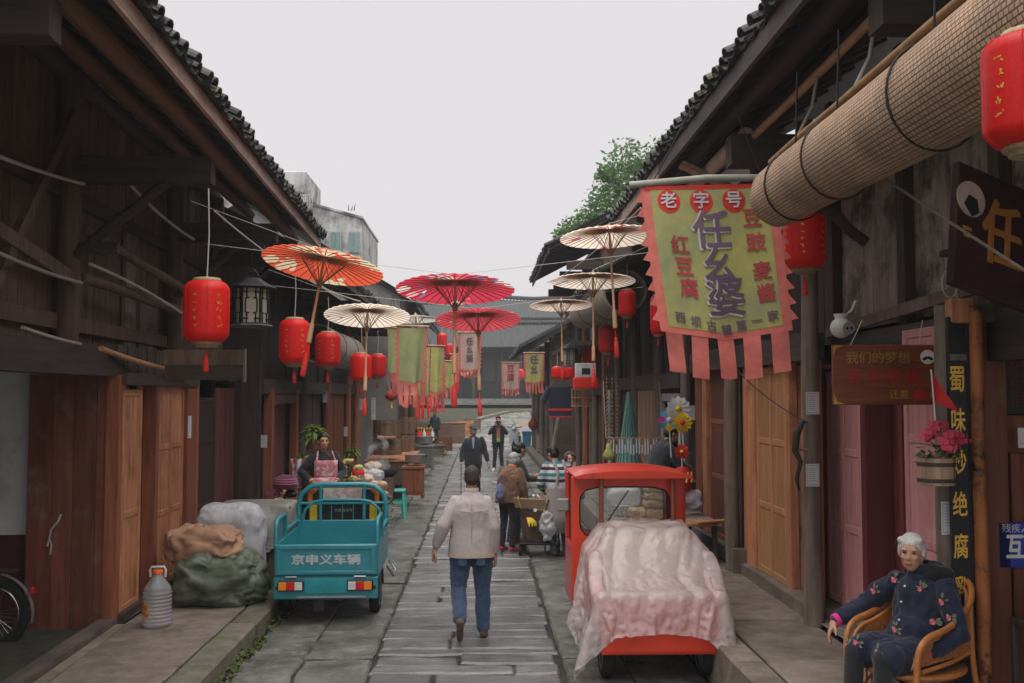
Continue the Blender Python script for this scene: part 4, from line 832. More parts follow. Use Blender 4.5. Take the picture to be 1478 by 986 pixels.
def flag(label, px0, px1, py0, py1, Y, m, rz=0, seed=1, strips=5, sl=.22, amp=.03, border=red_c, name='hanging_flag', printm=None, fringe=True, pole=True, lean=0, group='cloth shop flags hung over the lane'):
    c0 = at(px0, py0, Y); c1 = at(px1, py1, Y); w = abs(c1.x - c0.x) / max(.3, math.cos(rz)); h = c0.z - c1.z
    t = thing(name, label, 'flag', ((c0.x + c1.x) / 2, Y, c0.z), rz, group); f = flag_shape(w, h, amp, seed, lean=lean)
    b = MB(); b.grid(lambda u, v: f(.07 + .86 * u, .02 + .94 * v), 40, 40); o = b.build('field', m, t)
    b = MB(); bd = lambda u, v: f(u, v) + Vector((0, .004, 0))
    b.grid(lambda u, v: bd(.07 * u, v), 2, 16).grid(lambda u, v: bd(.93 + .07 * u, v), 2, 16).grid(lambda u, v: bd(.07 + .86 * u, .94 + .06 * v), 16, 2); b.build('border', border, t)
    if fringe:                              # scalloped teeth down both sides
        b = MB()
        for sd in (0, 1):
            for k in range(9):
                v0, v1 = .06 + k * .1, .06 + k * .1 + .075; e = -.05 if sd == 0 else 1.05; q = 0.0 if sd == 0 else 1.0
                a, c = f(q, v0), f(q, v1); mm = f(q, (v0 + v1) / 2 + .025) + Vector(((e - q) * w, .0, 0)); q2 = [a, mm, c, (a + c) / 2]
                if name == 'shop_banner': MB().add(q2, [(0, 1, 2, 3)]).build('fringe_tooth', border, t)
                else: b.add(q2, [(0, 1, 2, 3)])
        if b.f: tag(b.build('fringe', border, t), kind='stuff')
    for k in range(strips):
        u0 = (k + .18) / strips * 1.0; u1 = (k + .82) / strips; st = MB(); lean = rnd.uniform(-.02, .03)
        st.grid(lambda u, v: f(u0 + (u1 - u0) * u, 1.0) + Vector((lean * v, .012 * math.sin(v * 5 + k) , -v * sl - (.02 if k % 2 else 0) * v)), 2, 5); st.build('tail_strip', border, t)
    if pole: MB().tube([(-w * .56, 0, .012), (w * .56, 0, .012)], .014, 8).build('pole', bamboo, t); MB().tube([(-w * .4, 0, .02), (0, 0, .45), (w * .4, 0, .02)], .004, 4).build('cord', cable_b, t)
    return t, f, w, h
def on_flag(t, f, w, h, s, u, v, size, m, seg=.002, off=.008):
    o = text('lettering', s, size, m, t, (0, 0, 0), ext=0, bold=.02); me = o.data; bm = bmesh.new(); bm.from_mesh(me)
    bmesh.ops.triangulate(bm, faces=bm.faces)
    for _ in range(3): bmesh.ops.subdivide_edges(bm, edges=[e for e in bm.edges if e.calc_length() * size > .03], cuts=1); bmesh.ops.triangulate(bm, faces=bm.faces)
    for q in bm.verts: p = f(u + q.co.x * size / w, v - q.co.y * size / h); q.co = Vector((p.x, p.y - off + q.co.z * .3, p.z))
    bm.to_mesh(me); bm.free(); o.scale = (1, 1, 1); o.rotation_euler = (0, 0, 0); return o
# the big shop banner
t, f, w, h = flag('big yellow green shop banner with red edge and purple lettering, under the mat roll', 926, 1120, 262, 478, 7.5, yg_cloth, R(-8), 2.2, 5, .30, .04, pinkred, 'shop_banner', group=None, pole=False, lean=.12)
MB().tube([(-w * .58, 0, -.012), (0, -.0, .03), (w * .55, 0, .02)], .028, 10).build('pole', mat('grey_pole_cloth', (.26, .26, .22), var=.2), t)
MB().tube([(-w * .4, 0, .02), (-.1, .05, .62)], .005, 4).tube([(w * .4, 0, .02), (.2, .05, .62)], .005, 4).build('cord', cable_b, t)
b = MB(); b.grid(lambda u, v: f(.03 + .94 * u, .02 + .025 * v) + Vector((0, -.004, 0)), 16, 1); b.build('top_stripe', red_c, t)
for k, (s, u) in enumerate((('老', .20), ('字', .44), ('号', .68))):
    d = MB(); N = 24; cpt = [f(u + .085 * math.cos(2 * math.pi * i / N), .125 + .085 * w / h * math.sin(2 * math.pi * i / N)) + Vector((0, -.004, 0)) for i in range(N)]
    d.add(cpt, [tuple(range(N))]); d.build('red_disc', red_c, t); on_flag(t, f, w, h, s, u, .125, .13, pale_print)
for s, u, v, z in (('任', .50, .325, .30), ('幺', .52, .55, .28), ('婆', .545, .75, .31)):
    on_flag(t, f, w, h, s, u - .012, v + .008, z * 1.03, pale_print, off=.008); on_flag(t, f, w, h, s, u, v, z, purple_print, off=.011)
for s, u, v, z in (('红', .245, .42, .15), ('豆', .255, .56, .15), ('腐', .27, .70, .15), ('豆', .80, .25, .15), ('豉', .81, .41, .15), ('麦', .83, .60, .145), ('酱', .84, .745, .145)): on_flag(t, f, w, h, s, u, v, z, crimson_print)
for k, s in enumerate('西坝古镇第一家'): on_flag(t, f, w, h, s, .17 + k * .116, .945 - .05 * abs(k - 3) / 3 + .0, .085, purple_print)
# smaller flags
def small(label, px0, px1, py0, py1, Y, m, rz, seed, s=None, pm=None, **k):
    t, f, w, h = flag(label, px0, px1, py0, py1, Y, m, rz, seed, **k)
    if s:
        for i, ch in enumerate(s): on_flag(t, f, w, h, ch, .5, .22 + i * (.66 / len(s)), .62 * h / len(s) , pm or purple_print)
small('broad pale green flag with coral tails below the left cream parasol', 574, 616, 472, 552, 12.8, pale_green, R(25), 1, None, strips=5, sl=.28, border=pinkred, amp=.05)
small('narrow greenish flag edge with coral tails left of the broad green flag', 560, 573, 474, 538, 13.4, pale_green, R(62), 3, None, strips=4, sl=.26, border=pinkred)
small('tilted yellow green flag with red fringe between green and pink flags', 618, 641, 500, 566, 17, yg_cloth, R(35), 5, None, strips=6, sl=.22, border=pinkred, amp=.05)
small('small yellow flag with red tails behind the tilted yellow green flag', 641, 656, 522, 560, 20, yg_cloth, R(30), 2, None, strips=5, sl=.2, border=pinkred)
small('pale pink banner with purple lettering under the crimson parasol', 662, 694, 481, 534, 16, pale_pink, R(0), 4, '任幺婆', purple_print, strips=6, sl=.09, border=pinkred)
small('pale pink banner with faint lettering at lane centre, left of yellow flag', 724, 750, 524, 562, 24, pale_pink, R(5), 6, '豆腐', crimson_print, strips=7, sl=.12, border=pinkred)
small('yellow green flag with red fringe beside the pale pink banner on right', 757, 785, 510, 552, 21, yg_cloth, R(-12), 7, '任幺', purple_print, strips=6, sl=.2, border=pinkred)
small('coral cloth with yellow pocket low under the tilted yellow green flag', 616, 642, 556, 570, 19, yg_cloth, R(10), 8, None, strips=8, sl=.32, border=red_c, fringe=False)
small('coral striped flag tail hanging over the grey awning on the left', 588, 612, 536, 556, 15.5, pinkred, R(20), 9, None, strips=4, sl=.3, border=pinkred, fringe=False)

small('long coral fringed green flag hanging low behind the broad green one', 600, 622, 500, 572, 15, pale_green, R(20), 11, None, strips=5, sl=.3, border=red_c, amp=.05)
small('short coral banner just left of the pale pink banner under crimson parasol', 650, 664, 512, 552, 22, pinkred, R(28), 12, None, strips=4, sl=.2, border=red_c)
lantern('red lantern behind the pale bundled mat, right of the round dull lanterns', 597, 556, 14, 1.4, W=.34, hang=.8)
lantern('small red lantern near the left end of the grey awning', 578, 545, 16, 1.35, W=.34, hang=.8)
lantern('small red lantern under the black high roof corner on the right', 826, 470, 15, 1.4, W=.34, hang=.8, tas=True)
lantern('small red lantern left of the yellow green flag on right side', 752, 540, 9, 1.4, W=.34, hang=.8, tas=False)

lantern('small red lantern left of the black frame lantern, nearer the yellow green flag', 797, 520, 12, 1.4, W=.34, hang=.8, tas=False)
lantern('small red lantern half behind the stick of the middle right cream parasol', 864, 478, 15, 1.4, W=.34, hang=.8)
lantern('tiny red lantern lowest of those behind the yellow green flag on right', 783, 556, 9, 1.4, W=.34, hang=.8, tas=False)
# ------------------------------------------------------------------ people
def fuse_mesh(mb, voxel, smooth=5, name='body'):
    me = mb.mesh('workshop_shape', []) if mb.f else None
    ob = bpy.data.objects.new('workshop_shape', me); TS.collection.objects.link(ob)
    r = ob.modifiers.new('r', 'REMESH'); r.mode = 'VOXEL'; r.voxel_size = voxel; r.use_smooth_shade = True
    if smooth: q = ob.modifiers.new('s', 'SMOOTH'); q.factor = .5; q.iterations = smooth
    TS.view_layers[0].update(); dg = TS.view_layers[0].depsgraph; dg.update(); out = bpy.data.meshes.new_from_object(ob.evaluated_get(dg)); out.name = name
    bpy.data.objects.remove(ob); bpy.data.meshes.remove(me); return out
def wrinkle(me, amp, fr=9, st=(1, 1, 1), seed=0, amp2=.0, fr2=40, mask=None):
    n = len(me.vertices); co = np.empty(n * 3); me.vertices.foreach_get('co', co); co = co.reshape(-1, 3); no = np.empty(n * 3); me.vertices.foreach_get('normal', no); no = no.reshape(-1, 3)
    d = np.zeros(n)
    for i in range(n):
        p = Vector((co[i, 0] * st[0] + seed, co[i, 1] * st[1], co[i, 2] * st[2])); w = noise.noise(p * fr); v = 1 - 2 * abs(noise.noise(p * fr * 1.7 + Vector((7, 3, 1))))
        d[i] = amp * (.6 * w + .5 * v - .2) + (amp2 * noise.noise(p * fr2) if amp2 else 0)
    if mask is not None: d *= mask(co)
    co += no * d[:, None]; me.vertices.foreach_set('co', co.ravel()); me.update()
class Fig:
    def __init__(s): s.mb = MB(); s.pr = []
    def cap(s, p0, r0, p1, r1, reg=0, n=12):
        p0, p1 = Vector(p0), Vector(p1); s.mb.tube([p0, p1], [r0, r1], n); s.mb.ball(p0, r0, n, 8); s.mb.ball(p1, r1, n, 8); s.pr.append((p0, r0, p1, r1, reg)); return s
    def chain(s, pts, rs, reg=0, n=12):
        for i in range(len(pts) - 1): s.cap(pts[i], rs[i], pts[i + 1], rs[i + 1], reg, n)
        return s
    def ell(s, c, r, reg=0, rot=None):
        c = Vector(c); s.mb.ball(c, r, 16, 12, rot); m = min(r); mx = max(r); a = Vector((0, 0, 0)); a[list(r).index(mx)] = mx - m
        if rot is not None: a = rot @ a
        s.pr.append((c - a, m, c + a, m, reg)); return s
    def loft(s, secs, reg=1, n=18, side=(1, 0, 0)):      # secs: (centre, half width, half depth)
        side = Vector(side).normalized(); vs = []; fs = []; C = [Vector(q[0]) for q in secs]
        for i, (c, rx, ry) in enumerate(secs):
            d = (C[min(i + 1, len(C) - 1)] - C[max(0, i - 1)]).normalized(); u = side - d * side.dot(d); u.normalize(); w = d.cross(u)
            for k in range(n): a = 2 * math.pi * k / n; vs.append(C[i] + u * math.cos(a) * rx + w * math.sin(a) * ry)
        for i in range(len(secs) - 1):
            for k in range(n): k2 = (k + 1) % n; fs.append((i * n + k, i * n + k2, (i + 1) * n + k2, (i + 1) * n + k))
            for o in (-.5, 0, .5):
                (c0, x0, y0), (c1, x1, y1) = secs[i], secs[i + 1]; s.pr.append((Vector(c0) + side * o * x0, min(x0, y0), Vector(c1) + side * o * x1, min(x1, y1), reg))
        s.mb.add(vs, fs, True); s.mb.add(vs[:n], [tuple(range(n))]); s.mb.add(vs[-n:], [tuple(range(n))]); return s
    def finish(s, name, mats, parent, voxel, smooth=5, wr=0, wfr=9, regw=None):
        me = fuse_mesh(s.mb, voxel, smooth, name); me.materials.clear()
        for m in mats: me.materials.append(m)
        if len(mats) > 1:
            n = len(me.polygons); cc = np.empty(n * 3); me.polygons.foreach_get('center', cc); cc = cc.reshape(-1, 3); best = np.full(n, 9e9); reg = np.zeros(n, int)
            for p0, r0, p1, r1, g in s.pr:
                a = np.array(p0); d = np.array(p1) - a; L = max(1e-9, d.dot(d)); t = np.clip(((cc - a) @ d) / L, 0, 1); q = np.linalg.norm(cc - a - t[:, None] * d, axis=1) - (r0 + (r1 - r0) * t)
                m = q < best; best[m] = q[m]; reg[m] = g
            me.polygons.foreach_set('material_index', reg)
        if wr: wrinkle(me, wr, wfr)
        me.polygons.foreach_set('use_smooth', [True] * len(me.polygons)); return link(name, me, parent)
def mix(a, b, t): return Vector(a).lerp(Vector(b), t)
def hand(F, wr, fw, pn, side, k=1.0, curl=.5, reg=0):
    """Palm, four unequal bent fingers and a side thumb. fw: wrist to knuckles, pn: the way the palm faces."""
    fw = Vector(fw).normalized(); pn = Vector(pn); pn = (pn - fw * pn.dot(fw)).normalized(); sd = fw.cross(pn) * side; W0 = Vector(wr)
    F.cap(W0, .026 * k, W0 + fw * .03 * k, .027 * k, reg)
    for o in (-.026, -.009, .009, .026): F.cap(W0 + fw * .025 * k + sd * o * .7 * k, .017 * k, W0 + fw * .085 * k + sd * o * k, .0135 * k, reg, 8)
    for i, (o, L) in enumerate(((.030, .066), (.010, .077), (-.010, .072), (-.029, .055))):
        b0 = W0 + fw * .088 * k + sd * o * k; a = curl * (.9 + .18 * i); d1 = fw * math.cos(a * .6) + pn * math.sin(a * .6) + sd * o * 1.2; d2 = fw * math.cos(a * 1.5) + pn * math.sin(a * 1.5); d3 = fw * math.cos(a * 2.2) + pn * math.sin(a * 2.2)
        q1 = b0 + d1 * L * .48 * k; q2 = q1 + d2 * L * .32 * k; q3 = q2 + d3 * L * .22 * k; F.chain([b0, q1, q2, q3], [.0105 * k, .0095 * k, .0088 * k, .0075 * k], reg, 8)
    t0 = W0 + fw * .03 * k + sd * .028 * k + pn * .008 * k; t1 = t0 + (fw * .55 + sd * .75 + pn * .35).normalized() * .042 * k; t2 = t1 + (fw * .85 + sd * .25 + pn * .45).normalized() * .034 * k; F.chain([t0, t1, t2], [.0135 * k, .0115 * k, .009 * k], reg, 8)
STAND = dict(pelvis=(0, 0, .94), chest=(0, 0, 1.24), neck=(0, -.01, 1.43), head=(0, .025, 1.585), sR=(.160, 0, 1.35), eR=(.210, -.02, 1.10), wR=(.225, .05, .86), sL=(-.160, 0, 1.35), eL=(-.210, -.02, 1.10), wL=(-.225, .05, .86),
             hR=(.088, 0, .92), kR=(.10, .03, .49), aR=(.105, -.03, .085), tR=(.125, .12, .035), hL=(-.088, 0, .92), kL=(-.10, .03, .49), aL=(-.105, -.03, .085), tL=(-.125, .12, .035))
def human(label, loc, rz, J=None, h=1.68, skinm=None, top=None, pants=None, shoe=None, hair=None, hairstyle='short', jacket=None, coll=None, hem=.86, face=True, yaw=0, pitch=0, roll=0, voxel=.013, build=1.0, curl=.5, palm=None, sleeve=True, cap_m=None, wr=.006, forearm=False, lap=0, jw=1.0, cuff=None, group=None, hipw=1.0, belt=None, legr=1.0, name='person', jmats=None):
    j = dict(STAND); j.update(J or {}); k = h / 1.70; j = {a: Vector(b) * k for a, b in j.items()}
    t = thing(name, label, 'person', loc, rz, group); skinm = skinm or skin; F = Fig(); B = build * k
    side = (j['sR'] - j['sL']).normalized(); hp = (j['hR'] + j['hL']) / 2; ch = j['chest']; nk = j['neck']; pe = j['pelvis']
    up = (nk - ch).normalized()
    F.loft([(pe - (ch - pe) * .28, .12 * B * hipw, .10 * B), (pe - (ch - pe) * .12, .158 * B * hipw, .122 * B), (pe, .162 * B * hipw, .122 * B), (mix(pe, ch, .2), .155 * B, .11 * B)], 2, side=side)
    secs = [(mix(pe, ch, .15), .150 * B, .108 * B), (mix(pe, ch, .5), .150 * B, .108 * B), (ch, .170 * B, .118 * B), (mix(ch, nk, .55), .165 * B, .105 * B), (mix(ch, nk, .85), .115 * B, .075 * B), (nk, .06 * B, .056 * B)]
    F.loft(secs, 1, side=side)
    Hm = Matrix.Rotation(yaw, 3, 'Z') @ Matrix.Rotation(pitch, 3, 'X') @ Matrix.Rotation(roll, 3, 'Y'); hc = j['head']; O = lambda x, y, z: hc + Hm @ (Vector((x, y, z)) * k)
    F.cap(nk - up * .02, .056 * k, O(0, -.015, -.05), .052 * k, 0)
    F.ell(O(0, -.012, .035), (.076 * k, .094 * k, .088 * k), 0, Hm); F.ell(O(0, .022, -.04), (.060 * k, .066 * k, .078 * k), 0, Hm); F.ell(O(0, .045, -.085), (.034 * k, .032 * k, .026 * k), 0, Hm)
    if face:
        F.cap(O(0, .083, .015), .009 * k, O(0, .098, -.022), .013 * k, 0, 8); F.ell(O(0, .093, -.024), (.019 * k, .013 * k, .011 * k), 0, Hm)
        F.ell(O(.034, .068, -.018), (.024 * k, .018 * k, .02 * k), 0, Hm); F.ell(O(-.034, .068, -.018), (.024 * k, .018 * k, .02 * k), 0, Hm); F.cap(O(-.035, .074, .035), .012 * k, O(.035, .074, .035), .012 * k, 0, 8); F.ell(O(0, .082, -.056), (.024 * k, .012 * k, .013 * k), 0, Hm)
    for sx in (-1, 1): F.ell(O(sx * .078, -.012, -.005), (.010 * k, .020 * k, .032 * k), 0, Hm)
    for s, sg in (('R', 1), ('L', -1)):
        S_, E, Wp = j['s' + s], j['e' + s], j['w' + s]; ra = 0 if forearm else 1
        F.cap(S_, .050 * B, mix(S_, E, .5), .050 * B, 1).cap(mix(S_, E, .5), .050 * B, E, .042 * B, 1).cap(E, .040 * B, mix(E, Wp, .35), .040 * B, ra).cap(mix(E, Wp, .35), .040 * B, Wp, .027 * k, ra)
        fw = (Wp - E).normalized(); pn = Vector(palm[s]) if palm and s in palm else Vector((-sg, 0, 0))
        hf = Vector(palm['f' + s]) if palm and 'f' + s in palm else fw; hand(F, Wp, hf, pn, sg if (hf.cross(pn)).dot(Vector((0, 1, .2))) > 0 else -sg if False else 1, k, curl)
        H_, K_, A, T = j['h' + s], j['k' + s], j['a' + s], j['t' + s]; lr = legr
        F.cap(H_, .098 * B * lr, mix(H_, K_, .5), .083 * B * lr, 2).cap(mix(H_, K_, .5), .083 * B * lr, K_, .064 * B * lr, 2).cap(K_, .062 * B * lr, mix(K_, A, .35), .062 * B * lr, 2).cap(mix(K_, A, .35), .062 * B * lr, mix(K_, A, .93), .056 * B * lr, 2)
        d = (T - A); d2 = Vector((d.x, d.y, 0)); f2 = d.normalized(); heel = A - f2 * .035 * k - Vector((0, 0, .04 * k)) + (K_ - A).normalized() * .0
        dn = (A - K_).normalized(); heel = A + dn * .045 * k - f2 * .03 * k
        F.cap(A, .045 * k, heel, .036 * k, 3).cap(heel, .036 * k, T, .036 * k, 3).cap(A, .042 * k, T, .034 * k, 3).cap(T, .036 * k, T + f2 * .035 * k, .030 * k, 3)
    body = F.finish('body', [skinm, top or jacket, pants, shoe], t, voxel, 3, wr=.0012, wfr=14)
    pz = (j['hR'].z + j['kR'].z) / 2; zk = j['aR'].z + .06 * k
    wrinkle(body.data, .011, 7, (1, 1, 1.3), loc[1], .0, 40, lambda c: np.clip((j['hR'].z - c[:, 2]) / .12, 0, 1) * np.clip((c[:, 2] - zk) / .08, 0, 1) * (c[:, 1] < .3))
    if jacket:
        G = Fig(); q = .022 * k; Jw = jw * B; hz = hem * k; dn = (pe - ch).normalized()
        hc2 = pe + dn * max(.0, (pe.z - hz)) if not lap else pe + dn * .10 * k
        G.loft([(hc2 - dn * .0, .178 * Jw * hipw + q, .136 * Jw + q), (pe, .174 * Jw * hipw + q, .132 * Jw + q), (mix(pe, ch, .5), .168 * Jw + q, .122 * Jw + q), (ch, .182 * Jw + q * .8, .126 * Jw + q), (mix(ch, nk, .5), .166 * Jw + q * .5, .110 * Jw + q * .7), (mix(ch, nk, .78), .122 * Jw + q * .5, .088 * Jw + q * .4), (mix(ch, nk, .93), .082 * Jw + q * .5, .070 * Jw + q * .4), (nk + up * .015 * k, .066 * k + q * .5, .066 * k + q * .4)], 0, side=side)
        for s in 'RL':
            S_, E, Wp = j['s' + s], j['e' + s], j['w' + s]; wz = mix(E, Wp, .94)
            G.mb.tube([mix(S_, ch, .35), S_, mix(S_, E, .5), E, mix(E, wz, .5), wz], [.05 * Jw, .056 * Jw + q * .3, .058 * Jw + q * .45, .054 * Jw + q * .5, .050 * Jw + q * .4, .044 * k + q * .2], 14); G.mb.ball(S_, .054 * Jw + q * .3)
            G.pr.append((S_, .06, E, .06, 0)); G.pr.append((E, .05, wz, .05, 0))
        if lap:
            kk = (j['kR'] + j['kL']) / 2; G.chain([pe, mix(pe, kk, .5), mix(pe, kk, lap * .9)], [.12 * Jw, .10 * Jw, .075 * Jw], 0); G.ell(mix(pe, ch, .35) + Vector((0, .06 * k, 0)), (.165 * Jw, .14 * Jw, .15 * Jw))
            for s in 'RL': G.chain([pe, j['h' + s], mix(j['h' + s], j['k' + s], lap)], [.12 * Jw, .112 * Jw, .098 * Jw], 0)
        jo = G.finish('jacket', [jacket], t, voxel, 9); wrinkle(jo.data, wr * 2.4, 9 / k, (1, 1, .45), loc[0]); 
        wrinkle(jo.data, wr * .7, 19, (1, 1, .8), 3 + loc[0])
        if coll:
            cm, z0, z1 = coll; MB().tube([nk + up * z0 * k, nk + up * (z0 + z1) / 2 * k, nk + up * z1 * k], [.078 * k, .074 * k, .072 * k], 20, caps=False, up=side).build('collar', cm, jo).modifiers.new('solid', 'SOLIDIFY').thickness = .008
        if belt:
            MB().tube([hc2 - dn * .0, hc2 - dn * .05 * k], [.182 * Jw * hipw + q, .180 * Jw * hipw + q], 24, up=side, flat=.74).build('hem_band', belt, jo)
        if cuff:
            for s in 'RL': E, Wp = j['e' + s], j['w' + s]; MB().tube([mix(E, Wp, .90), mix(E, Wp, 1.02)], [.046 * k, .044 * k], 14).build('cuff', cuff, jo)
    if hair:
        G = Fig()
        if hairstyle == 'crop':
            G.ell(O(0, -.018, .036), (.0785 * k, .094 * k, .0905 * k), 0, Hm); G.ell(O(0, -.045, -.0), (.073 * k, .068 * k, .075 * k), 0, Hm)
        elif hairstyle == 'short':
            G.ell(O(0, -.020, .050), (.083 * k, .096 * k, .086 * k), 0, Hm); G.ell(O(0, -.046, .0), (.080 * k, .070 * k, .078 * k), 0, Hm); G.ell(O(0, .03, .09), (.07 * k, .05 * k, .04 * k), 0, Hm)
        elif hairstyle == 'bob':
            G.ell(O(0, -.02, .055), (.086 * k, .098 * k, .084 * k), 0, Hm); G.ell(O(0, -.045, -.01), (.088 * k, .074 * k, .085 * k), 0, Hm)
            for sx in (-1, 1): G.ell(O(sx * .073, .012, .0), (.024 * k, .045 * k, .062 * k), 0, Hm)
            G.cap(O(-.055, .062, .085), .020 * k, O(.055, .062, .085), .020 * k, 0)
        elif hairstyle == 'bob2':
            G.ell(O(0, -.018, .046), (.081 * k, .096 * k, .084 * k), 0, Hm); G.ell(O(0, -.05, -.01), (.081 * k, .066 * k, .078 * k), 0, Hm)
            for sx in (-1, 1): G.ell(O(sx * .074, -.02, .012), (.014 * k, .04 * k, .05 * k), 0, Hm); G.ell(O(sx * .048, .03, .085), (.034 * k, .036 * k, .024 * k), 0, Hm)
        elif hairstyle == 'curly':
            r2 = random.Random(5)
            for i in range(60):
                a = r2.uniform(0, 6.28); e = r2.uniform(-.5, 1.57); c = (.085 * math.cos(e) * math.cos(a), -.02 + .09 * math.cos(e) * math.sin(a), .04 + .085 * math.sin(e))
                if c[1] > .03 and c[2] < .075: continue
                G.ell(O(*c), (.03 * k,) * 3, 0)
        elif hairstyle == 'bun':
            G.ell(O(0, -.02, .052), (.082 * k, .095 * k, .084 * k), 0, Hm); G.ell(O(0, -.05, .0), (.078 * k, .068 * k, .07 * k), 0, Hm); G.ell(O(0, -.125, .01), (.035 * k,) * 3, 0, Hm)
        ho = G.finish('hair', [hair], t, max(.008, voxel * .7), 2); wrinkle(ho.data, .004, 60, (1, 1, .5))
    if face:
        for sx in (-1, 1):
            MB().ball(O(sx * .031, .0795, .012), (.013 * k, .008 * k, .0045 * k), 10, 6, Hm).build('eye', eye_m, t)
            MB().tube([O(sx * .016, .087, .031), O(sx * .034, .086, .036), O(sx * .052, .074, .030)], [.003 * k, .004 * k, .002 * k], 5).build('eyebrow', hair if hair and hair is not hair_cut else hair_b, t)
        MB().ball(O(0, .0925, -.056), (.021 * k, .006 * k, .006 * k), 10, 6, Hm).build('mouth', lip, t)
    if cap_m:
        c = MB(); c.ball(O(0, -.014, .062), (.088 * k, .105 * k, .075 * k), 18, 10, Hm); c.build('flat_cap', cap_m, t)
        c = MB(); c.grid(lambda u, v: O(-.075 + .15 * u, .07 + .075 * v * math.sin(math.pi * (.15 + .7 * u)), .066 - .02 * v - .01 * (2 * u - 1) ** 2), 8, 4); o = c.build('cap_peak', cap_m, t); o.modifiers.new('solid', 'SOLIDIFY').thickness = .008
    return t, j, Hm, O
J1 = dict
denim = cloth('blue_denim', (.035, .065, .125), var=.35, scale=14, stain=(.075, .12, .19), sr=(.5, .75), ss=7); black_tr = cloth('black_trousers', (.018, .018, .022)); dark_jk = cloth('black_jacket_cloth', (.022, .023, .026)); brown_shoe = cloth('brown_leather', (.10, .055, .035), rough=.5); black_shoe = cloth('black_shoe', (.02, .02, .02), rough=.5)
beige_jk = cloth('pale_mauve_beige_jacket', (.40, .355, .35), rough=.75, var=.1, sheen=0, bump=.15)
# man striding away up the lane
wp = at_z(683, 922, 0)
human('man seen from behind in pale beige jacket and blue jeans striding up the lane', (wp.x - .02, wp.y, 0), R(2), J1(pelvis=(0, 0, .93), chest=(.0, .02, 1.23), neck=(0, .03, 1.425), head=(.005, .045, 1.575),
    sR=(.150, .02, 1.34), eR=(.215, -.03, 1.08), wR=(.235, .03, .82), sL=(-.156, .02, 1.34), eL=(-.28, -.06, 1.11), wL=(-.355, -.0, .89),
    hR=(.10, .0, .90), kR=(.115, .06, .49), aR=(.12, .02, .085), tR=(.14, .17, .035), hL=(-.10, 0, .90), kL=(-.125, .02, .49), aL=(-.115, -.30, .24), tL=(-.115, -.23, .08)),
    h=1.70, hipw=1.10, top=beige_jk, jacket=beige_jk, pants=denim, shoe=brown_shoe, hair=hair_cut, hairstyle='crop', face=False, voxel=.0095, hem=.80, coll=(beige_jk, -.012, .05), belt=cloth('jacket_hem_band', (.40, .33, .29), rough=.8), legr=1.18, wr=.0034, curl=.7, build=1.04, jw=1.02)
mw = [o for o in COL.objects if o.get('label', '').startswith('man seen from behind')][0]
for sx in (-1, 1):
    MB().grid(lambda u, v: (sx * (.045 + .085 * u), -.142 - .010 * math.sin(math.pi * u), .855 - .12 * v * (1 - .12 * (2 * u - 1) ** 2)), 4, 4).build('back_pocket', cloth('faded_denim', (.055, .09, .155)), mw)
MB().tube([(0, -.158, 1.36), (0, -.152, 1.1), (0, -.165, .84)], .003, 4).tube([(-.17, -.10, 1.27), (0, -.148, 1.25), (.17, -.10, 1.27)], .0035, 4).build('jacket_seam', cloth('jacket_hem_band', (.40, .33, .29)), mw)
# man in flat cap with a cane
c = at_z(684, 712, 0); navy = cloth('dark_navy_coat', (.020, .022, .03))
t, j, Hm, O = human('old man in dark coat and flat cap walking towards camera with a cane', (c.x, 22.6, 0), R(180), J1(sL=(-.19, 0, 1.39), eL=(-.26, .0, 1.11), wL=(-.33, .06, .88), eR=(.24, 0, 1.10), wR=(.27, .09, .88), kR=(.1, .1, .5), aR=(.1, .12, .09), tR=(.12, .26, .04), aL=(-.1, -.16, .10), tL=(-.11, -.02, .04)), h=1.72, top=cloth('pale_blue_shirt', (.24, .29, .42)), jacket=navy, pants=black_tr, shoe=black_shoe, hair=hair_g, hairstyle='crop', cap_m=cloth('grey_tweed', (.06, .06, .07)), hem=.80, yaw=.5, voxel=.013)
MB().poly([(-.035, .158, 1.45), (.035, .158, 1.45), (.012, .170, 1.2), (-.012, .170, 1.2)], (0, .004, 0)).build('shirt_front', cloth('pale_blue_shirt', (.24, .29, .42)), t)
cn = thing('walking_cane', 'thin dark cane held in the right hand of the flat cap man', 'cane', (c.x, 22.6, 0), R(180)); p = j['wR']; MB().tube([(p.x, p.y + .05, .0), (p.x, p.y + .03, p.z - .06), (p.x, p.y, p.z - .03), (p.x, p.y - .06, p.z - .04)], .011, 6).build('shaft', w_dark_v, cn)
# the man photographing with raised hands
c = at_z(719, 680, 0)
t, j, Hm, O = human('man in open dark jacket standing mid lane, raising a phone to his face', (c.x, c.y, 0), R(180), J1(eR=(.27, .10, 1.17), wR=(.07, .26, 1.45), eL=(-.27, .10, 1.17), wL=(-.07, .26, 1.45), aL=(-.13, 0, .085), aR=(.13, 0, .085), tL=(-.16, .14, .03), tR=(.16, .14, .03)), h=1.72, top=cloth('coral_shirt', (.42, .16, .11)), jacket=cloth('dark_teal_jacket', (.022, .032, .034)), pants=cloth('dark_blue_trousers', (.02, .026, .04)), shoe=white_pl, hair=hair_b, hairstyle='short', hem=.86, voxel=.016, palm=dict(R=(0, -1, 0), L=(0, -1, 0), fR=(0, .1, 1), fL=(0, .1, 1)))
MB().box(-.055, .055, .15, .158, .92, 1.36).build('shirt_front', cloth('coral_shirt', (.42, .16, .11)), t); MB().box(-.05, .05, .152, .164, .93, 1.05).build('shirt_print', cloth('green_print', (.25, .42, .08)), t)
